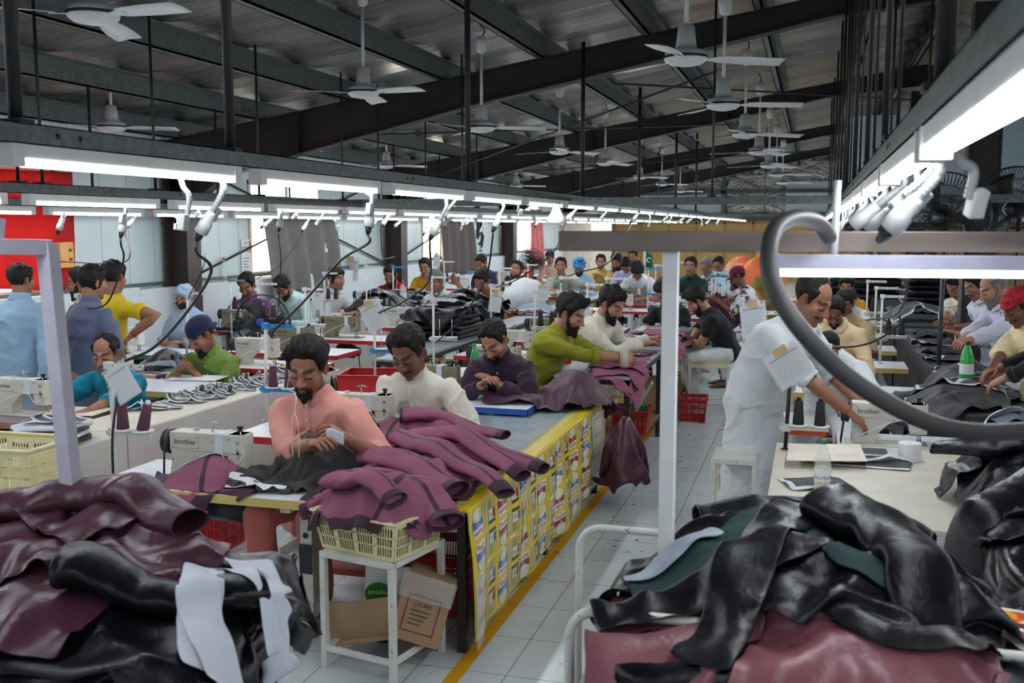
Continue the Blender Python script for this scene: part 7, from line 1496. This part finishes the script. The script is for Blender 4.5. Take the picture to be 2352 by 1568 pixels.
def sack(loc, rx, ry, rz_, mat, label, name='sack', seed=0):
    m = MB(); n = 36; rg = []
    for i in range(19):
        th = .05+(math.pi-.1)*i/18; an = np.arange(n)*2*math.pi/n; D = np.stack([np.sin(th)*np.cos(an), np.sin(th)*np.sin(an), np.full(n, math.cos(th))], 1); k = 1+.10*snoise(D, 3, seed, 3)+.035*snoise(D*np.array((1, 1, .4)), 11, seed+1, 3); Q = D*k[:, None]*np.array((rx, ry, rz_)); Q[:, 2] = np.maximum(Q[:, 2], -rz_*.72)+rz_*.72; rg.append(Q)
    m.rings(rg); o = m.obj(name, mat); o.location = tuple(loc); return tag(o, label, 'sack')
sack((-4.15, 14.75, .72), .34, .40, .27, WHITE_C, 'bulging white plastic sack on the counter beside the amber shirt', seed=2)
HX = HF(-4.6, -3.2, 13.2, 15, .0); HX.box(-3.86, -3.5, 13.0, 15, .72).mound(-3.8, 14.1, .3, .3, .72, .12); G(HX, 'clear wrapped grey panels next to the white sack', [DENIM, STRIP_W], .6, .5, (-3.8, 14.1), .3, 'wrapped_piece', 'garment', 1, seed=133, crumple=.8, amp=.04, ds=.03)
for i, (px, py, d_, s) in enumerate(((1712, 640, 24, .5), (1745, 610, 25, .6), (1700, 606, 26, .55), (1762, 720, 22, .4), (1770, 588, 26, .5))): q = at(px, py, d=d_); sack((q[0], q[1], 0), s*.8, s*.7, (q[2]+.15)/1.6, ORBAG, 'orange sack in the heap at the far end of the aisle, %s of them' % ORD[i], seed=10+i)
G(HX, 'grey panel spread on the middle counter', [GREY_L], .4, .3, (-3.75, 13.5), .2, 'leather_piece', 'leather', seed=134, crumple=.85, ds=.03)
# dark counter across the aisle
H12 = HF(.1, 2.3, 6.0, 17.5, .45); H12.box(.93, 1.36, 6.6, 12.2, .80).box(.93, 1.7, 12.5, 17, .80).box(-.35, .82, 7.75, 8.25, DZ).box(-.35, .82, 9.3, 9.8, DZ).mound(.95, 7.1, .35, .5, .75, .16).mound(1.1, 8.0, .25, .5, .8, .12).mound(1.25, 13.3, .4, .6, .8, .2)
CGL = [GREY_L, leather('charcoal_band', srgb(52, 50, 52), .45)]; CGW = [GREY_L, STRIP_W]
for i, (w, h, c, a, k) in enumerate(((.8, .6, (.85, 6.95), .3, 0), (.75, .6, (1.0, 7.3), -.4, 1), (.7, .6, (.78, 7.7), .6, 0), (.7, .5, (1.05, 7.9), .1, 1), (.6, .5, (.68, 8.35), -.3, 0), (.55, .4, (1.12, 8.7), .5, 1), (.5, .35, (1.1, 9.3), -.2, 1), (.5, .35, (1.12, 9.9), .3, 0), (.55, .45, (1.08, 10.6), .0, 1), (.6, .5, (1.1, 11.4), .5, 0), (.9, .6, (1.25, 13.2), .2, 1), (.9, .7, (1.3, 14.6), -.3, 0), (.7, .5, (.45, 8.5), .2, 0))):
    G(H12, 'charcoal leather piece %son the dark counter, %s from the chipped machine' % ('with white tape ' if k else '', ORD[i]), CGW if k else CGL, w, h, c, a, 'leather_piece', 'leather', 1, (('u', .5, 1),), seed=140+i, crumple=.74, amp=.09, ridge=.028, rf=1.4, stiff=.6, ds=.026 if i < 8 else .035)
stack_layers((1.6, 15.5, .8), .8, 1.2, 5, .09, BLK_L, 'folded black garment with white labels in the far stack', 0, seed=41, group='far black stack')
stack_layers((1.3, 17.8, .0), 2.2, 1.0, 9, .14, BLK_L, 'black bale in the tall far stack behind the mustard shirt', 0, seed=42, group='tall far black stack')
# things on the cream-topped table
bottle((.07, 4.63, .75), .25, .036, GLASS, plain('bottle_cap_green', srgb(30, 110, 70), .4), 'clear bottle labelled solution on the cream-topped table', plain('pale_glue', srgb(206, 196, 150), .4), .5, text='SOLUTION')
o = MB(); o.lathe([(.016, 0), (.055, 0), (.056, .004), (.056, .088), (.055, .092), (.016, .092), (.014, .088), (.014, .004)], n=28, cap=False); o = o.obj('paper_roll', PAPER); o.location = (.50, 5.45, .752); tag(o, 'white paper tape roll standing on the cream-topped table', 'paper roll')
H13 = HF(-.4, 1.2, 4.0, 6, .0); H13.box(-.16, 1.25, 4.2, 5.72, .75)
G(H13, 'dark grey lining piece with pale piping at the back of the cream table', [GREY_L, STRIP_W], .5, .2, (.15, 5.58), .05, 'leather_piece', 'leather', 1, seed=160, crumple=.9, amp=.03)
G(H13, 'thin grey paper pieces under the card on the cream table', [GREY_L, PAPER], .55, .24, (.22, 5.32), -.05, 'lining_piece', 'lining', 1, seed=161, crumple=.95, amp=.015)
m = MB(); q = [at(1806, 1058, Z=.79), at(1992, 1060, Z=.79), at(1975, 1022, Z=.80), at(1812, 1020, Z=.80)]; m.add(q+[p+V(0, 0, .004) for p in q], [(3, 2, 1, 0), (4, 5, 6, 7), (0, 1, 5, 4), (1, 2, 6, 5), (2, 3, 7, 6), (3, 0, 4, 7)]); tag(m.obj('cardboard_sheet', plain('cream_card', srgb(226, 216, 196), .6)), 'blank cream card lying on grey pieces on the cream table', 'card')
G(H13, 'folded charcoal flap with white piping in front of the card', [GREY_L, STRIP_W], .3, .22, (.03, 4.82), .3, 'leather_piece', 'leather', 1, seed=162, crumple=.85, amp=.03)
G(H13, 'translucent white tape trailing from the paper roll', [STRIP_W], .36, .07, (.36, 5.32), .2, 'paper_tape', 'tape', seed=163, crumple=.9, amp=.02)
# bottles
q = at(1201, 812, Z=DZ); bottle((q[0], 7.93, DZ), .26, .036, GREENG, plain('bottle_cap_green2', srgb(30, 140, 60), .4), 'green drink bottle with white label beside the man in lime')
bottle((1.02, 7.45, .86), .30, .045, GREENG, BLACKP, 'big green drink bottle on the charcoal pieces of the dark counter', plain('green_drink', srgb(70, 190, 30), .3), .62)
q = at(2163, 720, d=10.4); bottle(tuple(q-V(0, 0, .12)), .25, .034, GLASS, plain('bottle_cap_green', srgb(30, 110, 70), .4), 'clear glue bottle with green cap before the man in white kameez')
q = at(926, 672, d=14.8); bottle(tuple(q-V(0, 0, .15)), .30, .05, GLASS, RED, 'large clear drink bottle with red label before the man in stripes')
bottle((-6.1, 12.2, DZ), .26, .036, GLASS, RED, 'clear bottle with red cap behind the mint T-shirt', lab=False)
q = at(514, 625, X=XW+.06); bottle((q[0], q[1], LEDGE), .28, .04, GLASS, RED, 'clear bottle with red cap standing on the wall ledge', lab=False)
q = at(1103, 690, d=12.75); bottle(tuple(q-V(0, 0, .1)), .20, .036, GREENG, plain('white_cap', srgb(220, 220, 220), .4), 'green and white bottle held by the man in the brown sweater')
q = at(1662, 660, d=11.9); bottle(tuple(q-V(0, 0, .1)), .2, .03, GLASS, WHITEP, 'upturned white glue bottle at the maroon cap', lab=False)
bottle((-1.15, 17.05, DZ), .3, .05, GLASS, BLUEP, 'clear water bottle far down the aisle')
m = MB()
for px, py, zc in ((1093, 905, .72), (1840, 0, 0),):
    if py: q = at(px, py, Z=zc); m.lathe([(.016, 0), (.017, .008), (.009, .02), (.008, .085), (.012, .09), (.012, .105), (.006, .108)], q, None, 12); tag(m.obj('steel_hammer', DARKMET), 'small steel pounding hammer standing on the blue-edged desk', 'hammer')
q = at(1113, 902, Z=.74); t = thing('glue_carton', 'slim green red and white printed carton at the scissors of the man in dark purple', 'box', (q[0], q[1], .74), .2); m = MB(); m.box((0, 0, .06), (.035, .02, .13), rotx(.12)); m.obj('box_body', PAPER, t); m = MB(); m.box((0, -.012, .085), (.036, .003, .03)); m.obj('red_block', RED, t); m = MB(); m.box((0, -.011, .03), (.036, .003, .03)); m.obj('green_block', plain('carton_green', srgb(30, 130, 60), .4), t)
m = MB(); q = at(1108, 880, d=7.1); m.bar(q, q+V(.02, -.06, -.015), .012, .004); m.bar(q, q+V(-.005, -.062, -.01), .012, .004); m.tube([q+V(.015*math.cos(a), .02+.015*math.sin(a), 0) for a in np.arange(10)*.628], .004, 5, 1, close=True); tag(m.obj('scissors', [CHROME, BLACKP]), 'black-handled scissors in the hand of the man in dark purple', 'scissors')
m = MB(); q = at(411, 846, d=7.7); m.cyl(q, q+V(.012, -.02, .13), .0045, 6); tag(m.obj('ballpoint_pen', BLUEP), 'blue pen in the hand of the green-shirted man', 'pen')
for i, (px, py, zc, w, h, lab) in enumerate(((170, 945, .735, .40, .30, 'large white card sheet under the hands of the man in teal'), (450, 868, .722, .42, .28, 'white pattern sheet under the pen of the green-shirted man'))):
    q = at(px, py, Z=zc); m = MB(); m.box((q[0], q[1]+.02, zc), (w, h, .004), rotz(.15)); tag(m.obj('card_sheet', TOPB if i == 0 else PAPER), lab, 'card')
# baskets and boxes under the work tables
basket((-1.42, 8.42, .216), .30, .36, .20, REDP, 'red slotted basket on the shelf below the suede panels', .05)
t = thing('shoe_box', 'grey-lidded green box standing in the red basket', 'box', (-1.40, 8.5, .25), .1); m = MB(); m.box((0, 0, .12), (.22, .14, .1), roty(-.2)); m.obj('box_body', plain('box_green', srgb(40, 110, 60), .4), t); m = MB(); m.box((.06, 0, .24), (.02, .15, .3), roty(.5)); m.obj('lid', plain('box_lid', srgb(180, 184, 184), .6), t)
basket((-1.6, 8.95, .216), .34, .3, .24, CREAMP, 'cream slotted basket behind the red one under the table', 0)
basket((-1.12, 10.3, .0), .28, .36, .22, REDP, 'red basket on the floor near the metal stool', .1)
carton((-1.8, 10.0, .216), .4, .5, .3, CARD, 'brown carton on the shelf of the second work table'); carton((-1.75, 7.9, .216), .35, .3, .22, plain('yellow_carton', srgb(206, 178, 110), .6), 'yellowish carton on the shelf behind the red basket')
for i, (x, y, s) in enumerate(((-3.75, 9.2, .34), (-3.75, 9.6, .36), (-5.75, 9.9, .34))): carton((x, y, 0), .34, .36, .62+.1*(i == 2), mk_print('snack_carton', [srgb(40, 120, 50), srgb(220, 224, 216), srgb(206, 150, 40), srgb(90, 40, 30)], 16), 'green and white printed carton in the gap below the black heap, %s of three' % ORD[i])
for i, (x, y) in enumerate(((-5.35, 7.35), (-5.7, 7.45))): carton((x, y, .0), .3, .2, .70, mk_print('noodle_carton', [srgb(150, 24, 40), srgb(220, 210, 200), srgb(90, 50, 120), srgb(200, 150, 60)], 18), 'red printed food carton behind the green shirt, %s of two' % ORD[i])
stool((-.40, 6.05, 0), .26, .34, .60, 'tall narrow chipped white stool before the orange-edged desk', 0)
basket((-3.4, 5.3, 0), .2, .3, .25, REDP, 'small red basket on the floor beside the pale counter', 0)
# floor arrow and scraps
q = at(1612, 968, Z=.0); m = MB(); m.add([q+V(*p, .0015) for p in ((-.03, .12), (.03, .12), (.03, -.03), (.075, -.03), (0, -.12), (-.075, -.03), (-.03, -.03))], [(0, 6, 2, 1), (3, 2, 6, 5, 4)] if False else [(0, 1, 2, 6)][::-1]+[(6, 2, 3, 4, 5)]); o = m.obj('floor_arrow', plain('arrow_red', srgb(150, 40, 46), .6)); tag(o, 'red arrow sticker on the aisle floor', 'floor marking')
m = MB(); r = random.Random(5)
for k in range(90):
    x, y = r.uniform(-1.5, -.3), r.uniform(3.4, 12); a = r.uniform(0, 3); L = r.uniform(.005, .035); m.tube([(x, y, .002), (x+L*math.cos(a), y+L*math.sin(a), .003), (x+L*1.3*math.cos(a+.8), y+L*1.3*math.sin(a+.8), .002)], r.uniform(.001, .003), 4)
tag(m.obj('scraps', INK), 'dark thread ends and leather scraps scattered on the aisle tiles', 'scraps', kind='stuff')
# ---------------------------------------------------------------- wire fans
def wire_fan(c, r, fwd, label, pole=True):
    t = thing('pedestal_fan', label, 'fan', (c[0], c[1], 0)); Rm = np.stack([V(math.cos(fwd), math.sin(fwd), 0), V(0, 0, 1), V(math.sin(fwd), -math.cos(fwd), 0)], 1); o = V(0, 0, c[2]); W = lambda x, y, z: o+Rm@V(x, y, z)
    m = MB()
    for s in (1, -1):
        for k in range(72):
            a = k*2*math.pi/72; m.tube([W(q*r*math.cos(a+.25*q*s), q*r*math.sin(a+.25*q*s), s*(.02+.09*math.sqrt(max(0, 1-q*q)))) for q in (.18, .45, .7, .88, 1.0)], .0016 if r < .3 else .0028, 4)
        for q in (.18, .45, .72): m.tube([W(q*r*math.cos(a), q*r*math.sin(a), s*(.02+.09*math.sqrt(1-q*q))) for a in np.arange(40)*2*math.pi/40], .002, 4, close=True)
    for z in (-.02, .02): m.tube([W(r*math.cos(a), r*math.sin(a), z) for a in np.arange(48)*2*math.pi/48], .006, 6, close=True)
    m.obj('cage', BLACKP, t)
    for k in range(3):
        m = MB(); A = np.zeros((4, 6, 3))
        for j in range(4):
            for i in range(6): a = k*2.094+(j/3-.5)*.9*(.6+.4*i/5); q = r*(.12+.74*i/5); A[j, i] = W(q*math.cos(a), q*math.sin(a), .03*(j/3-.5))
        m.grid(A); m.obj('blade', plain('fan_blade_grey', srgb(44, 46, 50), .4), t, solid=.003)
    m = MB(); m.cyl(W(0, 0, .03), W(0, 0, -.16), .07, 14); m.obj('motor', BLACKP, t); m = MB(); m.ball(W(0, 0, .115), (.05, .05, .02) if False else .045, 10); m.obj('badge', plain('fan_badge', srgb(40, 60, 160), .4) if r < .3 else DARKMET, t)
    m = MB(); m.cyl(W(0, -.02, -.12), (W(0, 0, -.12)[0], W(0, 0, -.12)[1], .04), .018, 8); m.lathe([(.2, 0), (.2, .02), (.05, .05), (.02, .06)], (W(0, 0, -.12)[0], W(0, 0, -.12)[1], 0), None, 18); m.obj('pole', DARKMET, t); return t
wire_fan(at(604, 738, d=10.3), .27, .3, 'black wire pedestal fan between the green shirt and the window row')
wire_fan(at(2165, 500, d=8.2), .36, -.3, 'large dark wire fan high beside the middle column'); wire_fan(at(2330, 480, d=8.8), .36, -.5, 'second dark wire fan beyond the middle column')
q = at(1217, 600, d=24); wire_fan(at(1222, 600, d=24), .30, .1, 'copper-coloured round fan far by the pink drape')
# flag, fire extinguisher, partition bits
t = thing('flag', 'small green and white crescent flag above the far workers', 'flag', tuple(at(1478, 608, d=21))); m = MB(); m.cyl((0, 0, -1.3), (0, 0, .3), .006, 6); m.obj('flag_pole', CHROME, t)
m = MB(); m.grid(np.array([[(.01+.18*u, .02*math.sin(u*6), .28-.3*v-.08*u) for u in np.linspace(0, 1, 8)] for v in (0, 1)])); m.obj('green_cloth', plain('flag_green', srgb(10, 96, 58), .7), t, solid=.003); m = MB(); m.add([(.0, -.006, .29), (.05, -.004, .27), (.05, -.004, -.02), (.0, -.006, .0)], [(0, 1, 2, 3)]); m.obj('white_band', PAPER, t)
m = MB(); m.tube([(.12+.045*math.cos(a), -.03, .1+.045*math.sin(a)) for a in np.linspace(.6, 5.2, 12)], [.004+.008*math.sin(math.pi*i/11) for i in range(12)], 5); m.ball((.15, -.03, .12), .012, 6); m.obj('crescent', PAPER, t)
t = thing('fire_extinguisher', 'red fire extinguisher on the ledge by the pink drape', 'fire extinguisher', tuple(at(1213, 625, d=24))); m = MB(); m.lathe([(.08, -.3), (.09, -.28), (.09, .12), (.05, .2), (.03, .22), (.03, .26)], n=14); m.obj('cylinder', RED, t); m = MB(); m.bx(-.06, .06, -.02, .02, .26, .30); m.obj('valve', BLACKP, t)
# ---------------------------------------------------------------- power cords from the sockets
def E_(nm, i): return ENDS[(nm, i)]
pinkrow = 'over the pink shirt row'; palerow = 'over the long pale counter'; winrow = 'along the window wall'
cord(E_(pinkrow, 1), at(283, 830, Y=4.08), 'black cord slanting from the big near socket to the chipped thread stand', .0075, mid=[at(485, 625, d=4.3), at(420, 728, d=4.6), at(350, 800, d=4.8)])
cord(at(270, 850, Y=4.06), at(262, 1140, Y=3.98), 'black cord hanging down the near chipped thread stand', .006, mid=[at(268, 920, Y=4.04), at(258, 1010, Y=4.0)])
cord(E_(pinkrow, 2), at(622, 765, Y=5.66), 'black cord slanting from the second socket to the blue taped stand', .0075, mid=[at(780, 600, d=5.8), at(700, 690, d=6.1)])
cord(E_(pinkrow, 3), at(870, 718, Y=6.9), 'black cord from the third socket to the stand beside the man in cream', .007, mid=[at(985, 645, d=7), at(930, 690, d=7.2)])
cord(E_(pinkrow, 5), at(1003, 785, Y=8.0), 'black cord from the fourth socket down past the man in dark purple', .007, mid=[at(1115, 640, d=8.0), at(1060, 730, d=8.2)])
cord(E_(pinkrow, 7), at(1140, 660, Y=10), 'black cord from a socket toward the white sack', .007, mid=[at(1270, 580, d=10), at(1190, 640, d=10)])
cord(E_(pinkrow, 9), at(1290, 640, Y=10.6), 'black cord from a socket toward the man in lime', .007, mid=[at(1400, 600, d=11), at(1330, 625, d=11)])
cord(E_(palerow, 0), at(190, 705, Y=6.7), 'black cord bowing over the grey-blue shirt to the stand behind the teal man', .007, mid=[at(283, 600, d=7.0), at(250, 690, d=7.4), at(215, 708, d=7.6)])
cord(E_(palerow, 2), at(640, 705, d=9.9), 'black cord hanging before the mint T-shirt to the fan stand', .006, mid=[at(645, 600, d=9.6)])
cord(E_(palerow, 5), at(905, 590, d=13), 'black cord looping near the brown column', .007, mid=[at(880, 590, d=12)])
cord(E_(winrow, 3), at(430, 690, Y=8.0), 'thin black cord down to the stand by the navy cap', .005, mid=[at(470, 600, d=9.0)])
cord(E_(winrow, 1), at(130, 600, d=8.5), 'dark red cord dropping near the standing men', .005, mid=[at(300, 580, d=8.5), at(270, 605, d=8.5)], mat=plain('red_wire', srgb(90, 30, 34), .5))
cord(E_(winrow, 5), at(590, 640, d=12), 'thin black cord before the grey curtain', .005)
cord(E_('R', 5), at(1990, 735, d=6.2), 'black cord hanging behind the lamp bar toward the beige kameez', .006, mid=[at(2080, 640, d=4.5), at(2060, 720, d=5.4)])
cord(at(2065, 725, d=5.4), at(1872, 800, d=5.6), 'black cord sweeping across the man in the beige kameez', .006, mid=[at(1990, 790, d=5.5)])
cord(at(1725, 740, Y=6.5), at(1735, 980, Y=6.45), 'black cord down the leaning white thread stand', .006, mid=[at(1722, 850, Y=6.5)])
bpy.data.scenes.remove(_tmp)
